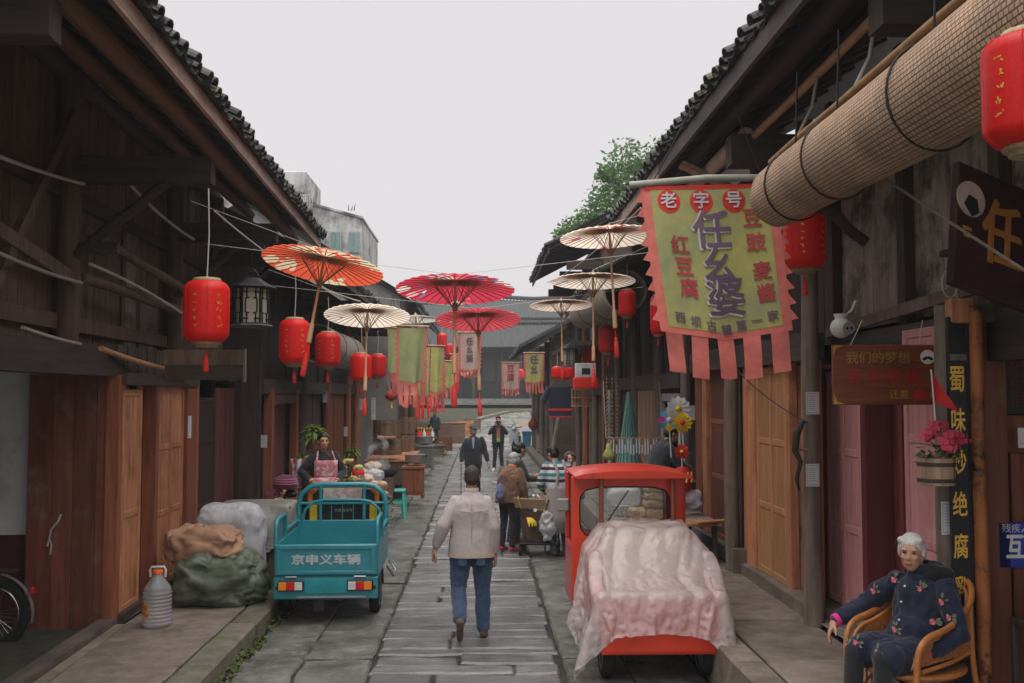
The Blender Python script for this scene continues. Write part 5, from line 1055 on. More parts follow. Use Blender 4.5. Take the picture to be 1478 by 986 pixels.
ph = thing('phone', 'dark phone held up by the man photographing mid lane', 'phone', (c.x, c.y - .33, 1.55)); MB().box(-.075, .075, -.005, .005, -.037, .037, bev=.004).build('case', black_m, ph); MB().lathe([(.008, 0), (.008, .003)], 8, c=(.055, -.008, .02), rot=Matrix.Rotation(R(90), 3, 'X')).build('lens', chrome, ph)
# two women by the fruit cart
c = at_z(733, 796, 0); brn = cloth('brown_quilted_jacket', (.13, .068, .042), var=.3, scale=6, stain=(.36, .27, .18), sr=(.70, .74), ss=5)
human('old woman with grey hair in brown jacket seen from behind beside fruit cart', (c.x, c.y, 0), R(-38), J1(chest=(0, .05, 1.22), neck=(0, .12, 1.38), head=(0, .19, 1.51), sR=(.175, .09, 1.33), sL=(-.175, .09, 1.33), eR=(.24, .10, 1.07), wR=(.22, .18, .85), eL=(-.24, .12, 1.06), wL=(-.20, .28, .88)), h=1.56, top=brn, jacket=brn, pants=black_tr, shoe=cloth('crimson_shoe', (.40, .04, .06)), hair=hair_g, hairstyle='bob', hem=.80, voxel=.012, jw=1.12, wr=.010, coll=(cloth('orange_scarf', (.42, .13, .05)), -.01, .05))
c = at_z(742, 790, 0)
t, j, Hm, O = human('woman in black behind the grey haired one, holding out orange fruit', (c.x + .02, c.y + .35, 0), R(-62), J1(chest=(0, .03, 1.23), neck=(0, .06, 1.41), head=(0, .12, 1.555), eR=(.24, .10, 1.10), wR=(.17, .36, 1.08), eL=(-.23, .12, 1.08), wL=(-.10, .40, 1.06)), h=1.64, top=dark_jk, jacket=cloth('black_blouse', (.028, .026, .03)), pants=black_tr, shoe=cloth('dark_red_shoe', (.2, .03, .04)), hair=hair_b, hairstyle='bun', hem=.84, voxel=.013, palm=dict(R=(0, 0, 1), L=(0, 0, 1)), curl=.4, pitch=-.15, cuff=skin)
for k, q in enumerate((j['wR'] + Vector((-.0, .1, .05)), j['wL'] + Vector((.02, .1, .05)))):
    p = t.matrix_basis @ q; f = thing('orange_fruit', ('orange fruit in the nearer hand of the woman in black', 'orange fruit in the farther hand of the woman in black')[k], 'fruit', p, 0, 'fruit in the hands of the woman in black'); MB().lathe([(.0, -.036), (.024, -.03), (.04, 0), (.03, .027), (.01, .032), (.004, .028)], 12).build('peel', mat('orange_peel', (.66, .17, .03), rough=.5, var=.15, scale=60), f); MB().tube([(0, 0, .028), (.004, 0, .036)], .004, 5).build('stalk', moss_m, f)
bg = thing('carrier_bag', 'small blue patterned bag hanging beside the old woman in brown', 'bag', at(722, 706, 15.2), R(-20)); MB().lathe([(.02, -.17), (.06, -.15), (.065, -.03), (.04, .06), (.02, .08)], 12).build('body', cloth('blue_print_bag', (.10, .11, .24), stain=(.4, .4, .45), sr=(.55, .6), ss=20), bg); MB().tube([(-.03, 0, .07), (-.02, 0, .17), (.02, 0, .17), (.03, 0, .07)], .006, 5).build('strap', navy, bg)
# customer in the striped sweater, curly haired girl
stripe = bpy.data.materials.new('striped_knit'); stripe.use_nodes = True; q_ = stripe.node_tree; N = q_.nodes; L = q_.links; g_ = N.new('ShaderNodeTexCoord'); s_ = N.new('ShaderNodeSeparateXYZ'); L.new(g_.outputs['Object'], s_.inputs[0])
m_ = N.new('ShaderNodeMath'); m_.operation = 'MULTIPLY_ADD'; L.new(s_.outputs[2], m_.inputs[0]); m_.inputs[1].default_value = 5.6; m_.inputs[2].default_value = .1; f_ = N.new('ShaderNodeMath'); f_.operation = 'FRACT'; L.new(m_.outputs[0], f_.inputs[0]); r_ = N.new('ShaderNodeValToRGB'); r_.color_ramp.interpolation = 'CONSTANT'; e = r_.color_ramp.elements
e[0].color = (.45, .42, .44, 1); e[1].position = .25; e[1].color = (.018, .018, .04, 1)
for ps, cc in ((.5, (.45, .42, .44, 1)), (.72, (.02, .19, .22, 1))): x = e.new(ps); x.color = cc
L.new(f_.outputs[0], r_.inputs[0]); L.new(r_.outputs[0], N['Principled BSDF'].inputs['Base Color']); N['Principled BSDF'].inputs['Roughness'].default_value = .9
c = at_z(806, 800, 0); apron = cloth('mauve_grey_apron', (.27, .225, .225))
t, j, Hm, O = human('person in striped sweater and long grey apron with back turned, left of red truck', (c.x, c.y - .15, 0), R(20), J1(chest=(0, .05, 1.24), neck=(0, .12, 1.40), head=(-.02, .19, 1.53), sR=(.18, .08, 1.36), sL=(-.18, .08, 1.36), eL=(-.25, .14, 1.10), wL=(-.14, .30, .98), eR=(.24, .16, 1.1), wR=(.10, .34, 1.0)), h=1.66, top=stripe, jacket=stripe, pants=denim, shoe=brown_shoe, hair=hair_b, hairstyle='short', hem=.88, voxel=.012, pitch=-.35, yaw=.3)
sk_ = MB(); sk_.lathe([(.235, .36), (.225, .6), (.205, .86), (.195, 1.0), (.19, 1.05)], 22, caps=False, rot=Matrix.Diagonal((1.0, .86, 1)), c=(0, .0, 0)); o = sk_.build('apron', apron, t); wrinkle(o.data, .02, 5, (1, 1, .2)); o.modifiers.new('solid', 'SOLIDIFY').thickness = .006
MB().tube([(-.10, -.135, 1.02), (-.07, -.12, 1.25), (-.08, .03, 1.42)], .026, 6, flat=.4).tube([(.10, -.135, 1.02), (.07, -.12, 1.25), (.08, .03, 1.42)], .026, 6, flat=.4).build('apron_strap', apron, t)
c = at(828, 662, 15.2)
human('child with curly brown hair facing the camera beside striped sweater person', (c.x, 15.9, .0), R(190), J1(), h=1.47, top=dark_jk, jacket=cloth('dark_child_jacket', (.03, .03, .038)), pants=denim, shoe=black_shoe, hair=cloth('curly_brown_hair', (.075, .042, .028), rough=.7), hairstyle='curly', voxel=.013, skinm=skin_p)
# vendor in apron, seated mother, man at stall
pinkap = cloth('pink_flower_apron', (.45, .14, .17), stain=(.6, .45, .45), sr=(.5, .6), ss=14)
t, j, Hm, O = human('vendor woman in black top and pink apron standing behind the left food stall', (at(466, 640, 14.6).x, 14.6, KZ), R(205), J1(sL=(-.18, 0, 1.39), eL=(-.31, .03, 1.13), wL=(-.15, .22, 1.02), eR=(.33, .0, 1.15), wR=(.22, .22, 1.02)), h=1.66, top=dark_jk, pants=black_tr, shoe=black_shoe, jacket=cloth('black_tee', (.02, .02, .024)), hair=hair_b, hairstyle='bun', voxel=.012, skinm=skin_p, hem=.86, cuff=skin_p)
MB().grid(lambda u, v: (-.17 + .34 * u, .165 + .02 * math.sin(math.pi * u) - .0 * v, 1.02 + .27 * v - .0), 6, 4).build('apron_bib', pinkap, t).modifiers.new('solid', 'SOLIDIFY').thickness = .008
MB().tube([(-.14, .17, 1.28), (-.10, .10, 1.42)], .014, 6).tube([(.14, .17, 1.28), (.10, .10, 1.42)], .014, 6).build('apron_strap', pinkap, t)
MB().grid(lambda u, v: (-.2 + .4 * u, .18 + .03 * math.sin(math.pi * u), .55 + .5 * v), 6, 4).build('apron_skirt', pinkap, t).modifiers.new('solid', 'SOLIDIFY').thickness = .008
c = at(962, 640, 13.4)
human('man in dark jacket bending his head over the right stall, beside flower windmills', (c.x - .12, 13.6, RZ), R(-75), J1(chest=(0, .08, 1.22), neck=(0, .17, 1.38), head=(0, .25, 1.49), sR=(.18, .12, 1.33), sL=(-.18, .12, 1.33), eL=(-.24, .24, 1.10), wL=(-.12, .44, 1.02), eR=(.24, .24, 1.1), wR=(.12, .44, 1.02)), h=1.72, top=dark_jk, jacket=cloth('charcoal_jacket', (.03, .034, .042)), pants=black_tr, shoe=black_shoe, hair=hair_b, hairstyle='short', pitch=-.4, voxel=.013)
# a person crouched in the doorway behind the sacks, nursing a child
c = at(402, 700, 13.6)
SIT = J1(pelvis=(0, 0, .42), chest=(0, .03, .73), neck=(0, .06, .92), head=(0, .10, 1.06), sR=(.17, .04, .88), sL=(-.17, .04, .88), eR=(.23, .16, .64), wR=(.08, .34, .62), eL=(-.23, .16, .64), wL=(-.08, .34, .66), hR=(.09, .03, .42), hL=(-.09, .03, .42), kR=(.13, .42, .47), kL=(-.13, .42, .47), aR=(.12, .40, .085), aL=(-.12, .40, .085), tR=(.13, .55, .04), tL=(-.13, .55, .04))
human('woman in maroon sitting in the doorway behind the sacks, head bowed', (c.x - .12, 14.2, KZ), R(215), SIT, h=1.6, top=cloth('maroon_top', (.10, .02, .03)), jacket=cloth('maroon_top', (.10, .02, .03)), pants=black_tr, shoe=black_shoe, hair=hair_b, hairstyle='bun', voxel=.013, pitch=-.3, lap=0)
kid = dict(SIT); 
human('small child in cream clothes on the lap of the doorway woman', (c.x - .02, 13.85, KZ + .32), R(230), kid, h=.92, top=cloth('cream_baby_coat', (.45, .36, .28)), jacket=cloth('cream_baby_coat', (.45, .36, .28)), pants=cloth('cream_baby_coat', (.45, .36, .28)), shoe=white_pl, hair=hair_b, hairstyle='crop', voxel=.011, skinm=skin_p)
human('person in black jacket and maroon striped hat sitting low behind the teal truck', (at(412, 705, 13.2).x, 13.2, KZ), R(240), SIT, h=1.42, top=dark_jk, jacket=dark_jk, pants=black_tr, shoe=black_shoe, hair=hair_b, hairstyle='short', voxel=.013, face=False, pitch=-.5)
hp = at(412, 700, 13.15); ht = thing('knit_hat', 'maroon knit hat with pink bands on the low seated person', 'hat', hp); MB().lathe([(.15, -.05), (.17, 0), (.15, .07), (.09, .12), (0, .135)], 18).build('crown', cloth('maroon_knit', (.09, .02, .045)), ht)
for z in (.02, .05, .08): MB().lathe([(.166 - z * .18, z - .01), (.171 - z * .2, z), (.166 - z * .22, z + .008)], 18, caps=False).build('band', cloth('pink_knit', (.40, .13, .22)), ht)
# background figures on the left pavement
for k, (px, py, Y, lab, cm) in enumerate(((628, 588, 40, 'distant person in dark teal standing at the left shop steps', (.03, .055, .06)), (619, 606, 37, 'distant person in black crouching by the left shopfront', (.025, .025, .03)))):
    c = at(px, py, Y); human(lab, (c.x, Y, KZ), R(150 + 60 * k), None if k == 0 else SIT, h=1.65, top=cloth('d%d_top' % k, cm), jacket=cloth('d%d_top' % k, cm), pants=black_tr, shoe=black_shoe, hair=hair_b, voxel=.02, face=False)
# ------------------------------------------------------------------ the seated lady and her cane chair
seat = at(1300, 880, 6.15); LZ = RZ; lad = (2.75, 6.28)
LR = R(117)
coat = cloth('quilted_navy_coat', (.009, .014, .036), rough=.75, var=.25, scale=10)
t, j, Hm, O = human('elderly lady with white hair in flowered navy coat sitting in a cane armchair', (lad[0], lad[1], LZ), LR,
    J1(pelvis=(0, -.02, .46), chest=(.0, -.07, .77), neck=(.0, -.04, .955), head=(.02, .02, 1.09), sR=(.175, -.03, .895), sL=(-.18, -.05, .895), eR=(.37, .06, .70), wR=(.425, .30, .60), eL=(-.30, -.02, .62), wL=(-.22, .20, .51),
       hR=(.095, .04, .46), hL=(-.095, .04, .46), kR=(.14, .43, .475), kL=(-.09, .43, .475), aR=(.15, .45, .085), aL=(-.10, .45, .085), tR=(.17, .59, .04), tL=(-.11, .59, .04)),
    h=1.64, skinm=skin_p, top=coat, jacket=coat, pants=cloth('black_knit_trousers', (.016, .017, .02)), shoe=black_shoe, hair=mat('white_grey_hair', (.58, .57, .55), rough=.6, var=.3, scale=80, st=(1, 1, .25), bump=.5, rv=0, bd=.005), hairstyle='bob2', voxel=.0085, build=1.02, jw=1.04, lap=.86, yaw=R(29), pitch=R(-2), palm=dict(R=(-.4, -.2, -1), fR=(.12, .30, -.62), L=(.3, .2, -1)), curl=.45, wr=.009, cuff=cloth('pink_cuff', (.62, .03, .22)), coll=(coat, -.02, .075))
F = Fig(); F.ell(j['neck'] + Vector((-.02, -.09, .0)), (.15, .07, .075)); F.ell(j['neck'] + Vector((-.08, -.03, .01)), (.06, .08, .05)); F.finish('hood', [cloth('black_plush', (.012, .012, .014))], t, .012, 3, wr=.012, wfr=14)
r2 = random.Random(11)
pet = cloth('coral_petals', (.55, .09, .09)); lfm = cloth('sage_leaves', (.16, .20, .13)); pk = cloth('pink_petals', (.58, .26, .27))
def blossom(p, n):
    n = Vector(n).normalized(); u = n.orthogonal().normalized(); w = n.cross(u); b = MB()
    for k in range(6):
        a = k * 1.05 + r2.uniform(-.2, .2); d = u * math.cos(a) + w * math.sin(a); e = u * -math.sin(a) + w * math.cos(a); b.m = 0 if k % 3 else 1; b.add([p + n * .002, p + d * .014 + e * .010 + n * .004, p + d * .026 * r2.uniform(.6, 1.1) + n * .003, p + d * .014 - e * .010 + n * .004], [(0, 1, 2, 3)])
    b.m = 2
    for k in range(4):
        a = r2.uniform(3.4, 5.8); d = u * math.cos(a) + w * math.sin(a); e = u * -math.sin(a) + w * math.cos(a); b.add([p + d * .02, p + d * .04 + e * .009, p + d * .062, p + d * .04 - e * .009], [(0, 1, 2, 3)])
    b.build('embroidered_flower', [pet, pk, lfm], jk_)
jk_ = [c for c in t.children if c.name.startswith('jacket')][0]; me = jk_.data
nv = len(me.vertices); co = np.empty(nv * 3); me.vertices.foreach_get('co', co); co = co.reshape(-1, 3); no = np.empty(nv * 3); me.vertices.foreach_get('normal', no); no = no.reshape(-1, 3)
for tgt in ((.12, .3, .90), (-.06, .3, .86), (-.20, .3, .80), (.02, .3, .60), (-.16, .3, .66), (.12, .35, .52), (-.06, .4, .50), (.28, .3, .78), (-.28, .2, .70), (.16, .5, .5)):
    i = int(np.argmin(np.linalg.norm((co - np.array(tgt)) * np.array([1, .25, 1]), axis=1) - .15 * no[:, 1])); blossom(Vector(co[i]), no[i])
for z in (.84, .74, .64): 
    i = int(np.argmin(np.linalg.norm((co - np.array((.045, .3, z))) * np.array([1, .2, 1]), axis=1) - .1 * no[:, 1])); MB().ball(Vector(co[i]) + Vector(no[i]) * .003, .008, 8, 6).build('button', white_pl, jk_)
cane = mat('orange_cane', (.44, .16, .045), rough=.35, var=.3, scale=12, bump=.15, rv=.1, spec=.5); wv = mat('woven_cane', (.40, .14, .045), rough=.5, var=.5, scale=60, bump=.8)
ch = thing('cane_armchair', 'glossy orange cane armchair with curved arms under the elderly lady', 'chair', (lad[0], lad[1], LZ), LR); ch.scale = (.86, .97, .97)
def cb(name, pts, r, m=cane, sm=3):
    P_ = [Vector(p) for p in pts]
    for _ in range(sm):
        Q = [P_[0]]
        for a, b2 in zip(P_, P_[1:]): Q += [a.lerp(b2, .25), a.lerp(b2, .75)]
        Q.append(P_[-1]); P_ = Q
    return MB().tube(P_, r, 10).build(name, m, ch)
cb('arm_rail', [(.30, .34, .0), (.31, .36, .40), (.32, .33, .62), (.33, .05, .66), (.30, -.20, .80), (.16, -.33, .92), (-.16, -.33, .92), (-.30, -.20, .80), (-.33, .05, .66), (-.32, .33, .62), (-.31, .36, .40), (-.30, .34, .0)], .022)
cb('arm_rail', [(.29, .33, .0), (.285, .33, .40), (.295, .29, .585), (.30, .04, .625), (.275, -.18, .765), (.15, -.30, .88), (-.15, -.30, .88), (-.275, -.18, .765), (-.30, .04, .625), (-.295, .29, .585), (-.285, .33, .40), (-.29, .33, .0)], .014)
for s in (-1, 1):
    cb('rear_leg', [(s * .28, -.36, 0), (s * .25, -.24, .3), (s * .27, -.20, .78)], .02); cb('leg_brace', [(s * .30, .30, .14), (s * .29, .05, .34), (s * .27, -.25, .12)], .014); cb('side_panel_edge', [(s * .305, .30, .42), (s * .29, .0, .44), (s * .26, -.22, .48)], .014)
    MB().grid(lambda u, v: (s * (.300 - .03 * u), .30 - .50 * u, .45 + (.12 + .24 * u * u) * v + .02 * u), 8, 4).build('side_panel', wv, ch)
MB().lathe([(.30, .0), (.31, .012), (.31, .035), (.30, .045)], 28, c=(0, .03, .335)).build('seat', wv, ch); cb('seat_rim', [(.31 * math.cos(a), .03 + .33 * math.sin(a), .36) for a in [i * math.pi / 10 for i in range(21)]], .018, sm=1)
MB().grid(lambda u, v: (-.25 + .5 * u, -.20 - .12 * math.sin(math.pi * u) - .04 * v, .42 + .44 * v), 12, 6).build('back_panel', wv, ch)
for k in range(7): cb('front_spindle', [(-.24 + k * .08, .33 - .03 * abs(k - 3), .10), (-.24 + k * .08, .33 - .03 * abs(k - 3), .34)], .008, sm=0)
cb('stretcher', [(-.29, .32, .10), (0, .36, .10), (.29, .32, .10)], .013)
# ------------------------------------------------------------------ vehicles
def glass_mat(name, tint, gl=.12):
    m = bpy.data.materials.new(name); m.use_nodes = True; N = m.node_tree.nodes; L = m.node_tree.links; N.remove(N['Principled BSDF']); a = N.new('ShaderNodeBsdfTransparent'); a.inputs[0].default_value = list(tint) + [1]; g = N.new('ShaderNodeBsdfGlossy'); g.inputs['Roughness'].default_value = .08
    x = N.new('ShaderNodeMixShader'); x.inputs[0].default_value = gl; L.new(a.outputs[0], x.inputs[1]); L.new(g.outputs[0], x.inputs[2]); L.new(x.outputs[0], N['Material Output'].inputs[0]); return m
glass = glass_mat('window_glass', (.86, .9, .9), .10); clear_plastic = glass_mat('clear_plastic', (.90, .92, .95), .16)
def film_mat(name, col, tr, gl):
    m = mat(name, col, rough=.22, var=.08, scale=7, bump=.8, bd=.03, obj=False, rv=0, transl=.35, spec=.6, coat=.7); t = m.node_tree; N = t.nodes; L = t.links; out = N['Material Output']; s = out.inputs[0].links[0].from_socket
    a = N.new('ShaderNodeBsdfTransparent'); x = N.new('ShaderNodeMixShader'); x.inputs[0].default_value = tr; L.new(s, x.inputs[1]); L.new(a.outputs[0], x.inputs[2]); L.new(x.outputs[0], out.inputs[0]); return m
film = film_mat('milky_pink_film', (.82, .73, .73), .34, .1); t_ = film.node_tree; N = t_.nodes; L = t_.links; p_ = N['Principled BSDF']; g_ = N.new('ShaderNodeNewGeometry'); nn = N.new('ShaderNodeTexNoise'); nn.inputs['Scale'].default_value = 4; L.new(g_.outputs['Position'], nn.inputs['Vector'])
va = N.new('ShaderNodeVectorMath'); va.operation = 'MULTIPLY_ADD'; L.new(nn.outputs['Color'], va.inputs[0]); va.inputs[1].default_value = (.35, .35, .35); L.new(g_.outputs['Position'], va.inputs[2]); vo = N.new('ShaderNodeTexVoronoi'); vo.feature = 'DISTANCE_TO_EDGE'; vo.inputs['Scale'].default_value = 6.5; L.new(va.outputs[0], vo.inputs['Vector'])
mr = N.new('ShaderNodeMapRange'); mr.inputs[1].default_value = 0; mr.inputs[2].default_value = .06; mr.inputs[3].default_value = 1; mr.inputs[4].default_value = 0; L.new(vo.outputs['Distance'], mr.inputs[0]); ob = p_.inputs['Normal'].links[0].from_node; bp = N.new('ShaderNodeBump'); bp.inputs['Strength'].default_value = .22; bp.inputs['Distance'].default_value = .012; L.new(mr.outputs[0], bp.inputs['Height']); L.new(ob.outputs[0], bp.inputs['Normal']); L.new(bp.outputs[0], p_.inputs['Normal'])
bag_film = film_mat('white_bag_film', (.72, .72, .75), .35, .1)
def wheel(parent, c, r, w, ax='x', spokes=0, hub=steel, name='wheel'):
    rot = Matrix.Rotation(R(90), 3, 'Y') if ax == 'x' else Matrix.Rotation(R(90), 3, 'X')
    o = MB().lathe([(r * .72, -w * .4), (r * .9, -w * .5), (r * .985, -w * .36), (r, 0), (r * .985, w * .36), (r * .9, w * .5), (r * .72, w * .4)], 28, rot=rot, caps=False).build(name, rubber, parent, c)
    tr = MB()
    for k in range(28):
        a = 2 * math.pi * k / 28; u = rot @ Vector((math.cos(a), math.sin(a), 0)); v = rot @ Vector((-math.sin(a), math.cos(a), 0)); n = rot @ Vector((0, 0, 1)); sg = w * .3 * (1 if k % 2 else -1); p = u * r * .985
        tr.add([p + n * sg - v * r * .03 + u * r * .03, p + n * sg * .1 - v * r * .03 + u * r * .03, p + n * sg * .1 + v * r * .05 + u * r * .03, p + n * sg + v * r * .05 + u * r * .03], [(0, 1, 2, 3)])
    tag(tr.build('tread', rubber, o), kind='stuff')
    b = MB(); b.lathe([(r * .70, -w * .38), (r * .74, -w * .42), (r * .74, w * .42), (r * .70, w * .38)], 28, rot=rot, caps=False).lathe([(r * .12, -w * .45), (r * .16, -w * .3), (r * .16, w * .3), (r * .12, w * .45)], 12, rot=rot)
    if spokes:
        for k in range(spokes): a = 2 * math.pi * k / spokes; p = rot @ Vector((math.cos(a), math.sin(a), 0)); n = rot @ Vector((0, 0, 1)) * w * .3 * (1 if k % 2 else -1); b.tube([p * r * .1 + n, p * r * .72], .0025, 4)
    else: b.lathe([(r * .14, -w * .1), (r * .72, -w * .25)], 28, rot=rot, caps=False).lathe([(r * .14, w * .1), (r * .72, w * .25)], 28, rot=rot, caps=False)
    b.build('rim', hub, o); return o
def lamp_cluster(parent, x, z, flip):
    hs = MB().box(x - .135, x + .135, -.035, -.005, z - .052, z + .052, bev=.008).build('tail_lamp', black_m, parent)
    seq = [orange_pl, red_pl, clear_pl]; seq = seq[::-1] if flip else seq
    for k, m in enumerate(seq): MB().box(x - .125 + k * .083, x - .125 + k * .083 + .08, -.045, -.034, z - .042, z + .042, bev=.006).build('lens', m, hs)
    return hs
# teal cargo trike: origin at the rear lower edge centre, +y forward
tk = thing('cargo_trike', 'teal cargo trike parked by the left kerb, lettered tailgate and tail lamps towards camera', 'trike', (-1.63, 10.62, 0), R(1.5))
W2 = .545
MB().box(-W2, W2, 0, .05, .26, .49, bev=.012).build('rear_bumper', teal_p, tk)
MB().box(-.22, .22, -.012, .0, .32, .47, bev=.004).build('plate_recess', mat('darker_teal', (.02, .22, .26), rough=.4), tk); MB().box(-.3, .42, -.006, .0, .275, .295).build('bumper_strip', steel, tk)
for s in (-1, 1): lamp_cluster(tk, s * .36, .405, s > 0); MB().lathe([(.022, -.012), (.018, .0)], 10, c=(s * .505, -.005, .38), rot=Matrix.Rotation(R(90), 3, 'X')).build('reflector', black_m, tk); MB().tube([(s * .36 - .06, -.012, .495), (s * .36 + .06, -.012, .495)], .010, 6).build('hinge', steel, tk)
tg = MB().box(-W2 + .01, W2 - .01, .0, .03, .51, .83, bev=.008).build('tailgate', teal_p, tk)
MB().box(-W2 + .03, W2 - .03, -.012, .0, .78, .82, bev=.006).box(-W2 + .03, W2 - .03, -.012, .0, .52, .555, bev=.006).box(-W2 + .03, -W2 + .075, -.012, .0, .555, .78, bev=.006).box(W2 - .075, W2 - .03, -.012, .0, .555, .78, bev=.006).build('tailgate_frame', teal_p, tg)
text('lettering', '京申义车辆', .112, mat('white_lettering', (.50, .58, .60), rough=.6, var=.15, bump=0), tg, (-.0, -.004, .665), ext=0, bold=.045, sx=1.3)
MB().box(-W2, W2, .05, 1.5, .47, .52).build('bed_floor', teal_p, tk)
for s in (-1, 1):
    x = s * (W2 - .015); sp = MB().box(x - .015, x + .015, .03, 1.5, .51, .83, bev=.006).build('side_panel', teal_p, tk)
    r_ = MB(); r_.tube([(x, .04, .80), (x, .04, 1.0), (x, .07, 1.06), (x, .14, 1.08), (x, .55, 1.08), (x, .62, 1.04), (x, .62, .82)], .024, 8)
    for k in range(3): r_.tube([(x, .18 + k * .13, .83), (x, .18 + k * .13, 1.08)], .009, 6)
    r_.tube([(x, .62, .9), (x, 1.5, .9)], .02, 8).build('side_rail', teal_p, sp)
MB().box(-W2, W2, 1.48, 1.52, .51, .9, bev=.006).build('front_panel', teal_p, tk)
h_ = MB(); L = lambda hw, zt, r, y: [(-hw, y, .85), (-hw, y, zt - .22), (-hw + .03, y, zt - .10), (-hw + .14, y, zt - .01), (-hw + .26, y, zt + .01), (hw - .26, y, zt + .01), (hw - .14, y, zt - .01), (hw - .03, y, zt - .10), (hw, y, zt - .22), (hw, y, .85)]
h_.tube(L(.52, 1.31, .03, 1.52), .031, 10).tube(L(.47, 1.13, .02, 1.49), .019, 8)
for x in (-.26, .26): h_.tube([(x, 1.5, .85), (x, 1.5, 1.31)], .02, 8)
for x in (-.13, 0, .13): h_.tube([(x, 1.5, .85), (x, 1.5, 1.12)], .006, 6)
h_.tube([(-.5, 1.5, 1.10), (.5, 1.5, 1.10)], .017, 8).build('headboard_loop', teal_p, tk)
MB().box(-.235, .235, 1.50, 1.53, 1.13, 1.28, bev=.005).build('picture_panel', mat('faded_picture', (.40, .29, .25), rough=.5, var=.4, scale=9, bump=0, stain=(.55, .5, .45), sr=(.5, .6), ss=9), tk)
st = MB().box(-.46, .46, 1.62, 1.72, .70, 1.28, bev=.05).build('seat_back', vinyl, tk)
for s in (-1, 1): MB().box(s * .36 - .045, s * .36 + .045, 1.605, 1.62, .82, 1.09, bev=.004).build('yellow_stripe', yellow_p, st); MB().tube([(s * .40, 1.60, 1.10), (s * .40, 1.6, 1.2), (s * .34, 1.6, 1.26)], .032, 8, flat=.4).build('orange_stripe', mat('orange_vinyl', (.55, .16, .03), var=.2), st)
text('lettering', '大道电动车', .045, white_pl, st, (.0, 1.617, 1.0), ext=0)
MB().box(-.4, .4, 1.6, 2.05, .55, .7, bev=.04).build('seat', vinyl, tk)
MB().box(-.35, .35, 2.05, 2.5, .28, .34, bev=.01).box(-.12, .12, .1, 2.2, .24, .30).build('floor_pan', teal_p, tk); MB().tube([(-.3, 2.4, 1.05), (0, 2.5, 1.0), (.3, 2.4, 1.05)], .016, 8).tube([(0, 2.5, 1.0), (0, 2.72, .35)], .03, 8).build('handlebar', black_m, tk)
MB().grid(lambda u, v: (-.26 + .52 * u, 2.55 + .10 * math.sin(math.pi * u), .35 + .55 * v), 8, 3).build('leg_shield', teal_p, tk).modifiers.new('solid', 'SOLIDIFY').thickness = .02
for s in (-1, 1): wheel(tk, (s * .47, .62, .25), .25, .11); MB().grid(lambda u, v: (s * (.44 + .10 * v), .62 + .30 * math.cos(math.pi * u), .25 + .28 * math.sin(math.pi * u)), 10, 1).build('mudguard', black_m, tk); MB().tube([(s * .3, .45, .28), (s * .3, .9, .36)], .04, 8).build('leaf_spring', black_m, tk)
wheel(tk, (0, 2.75, .25), .25, .1); MB().tube([(-.45, .62, .25), (.45, .62, .25)], .03, 8).box(-.16, .12, .5, .78, .16, .36, bev=.03).build('axle', black_m, tk); MB().box(-.12, -.02, .02, .04, .13, .26).build('mud_flap', rubber, tk)
MB().tube([(.5, 2.2, 1.0), (.6, 2.18, 1.1)], .008, 5).box(.56, .68, 2.17, 2.19, 1.08, 1.17, bev=.01).build('mirror', black_m, tk)
MB().tube([(.56, 1.1, .42), (.64, 1.1, .3), (.64, 1.5, .3), (.56, 1.5, .42)], .012, 6).build('side_step', steel, tk)
# red three wheeler with cab
rt = thing('cargo_trike', 'orange red three wheeler with roofed cab, its bed under milky plastic film', 'trike', (1.49, 8.3, 0), 0)
MB().box(-.50, .51, 0, .04, .255, .44, bev=.01).box(-.47, .48, -.008, .0, .28, .42, bev=.006).build('rear_panel', truck_red, rt); MB().box(-.5, .5, .04, 1.15, .40, .45).build('bed_floor', truck_red, rt)
for s in (-1, 1):
    MB().box(s * .5 - .015, s * .5 + .015, .06, 1.15, .44, .76, bev=.006).build('side_panel', truck_red, rt); MB().tube([(s * .47, .3, .74), (s * .47, .34, .79), (s * .47, 1.1, .79)], .016, 8).build('side_rail', truck_red, rt); wheel(rt, (s * .42, .32, .24), .24, .11); MB().tube([(s * .34 - .02, 1.12, 1.05), (s * .34 - .02, 1.12, 1.64)], .022, 8).build('roof_post', mat('brown_red_post', (.21, .06, .04), var=.2), rt)
MB().box(-.5, .5, .05, .08, .44, .70).build('rear_board', truck_red, rt); MB().box(-.36, .36, .62, 1.08, .45, 1.1, bev=.04).build('load_crate', mat('cardboard', (.34, .235, .15), var=.15), rt); MB().tube([(-.45, .32, .24), (.45, .32, .24)], .03, 8).box(-.4, .4, .1, 1.2, .30, .38).build('chassis', black_m, rt)
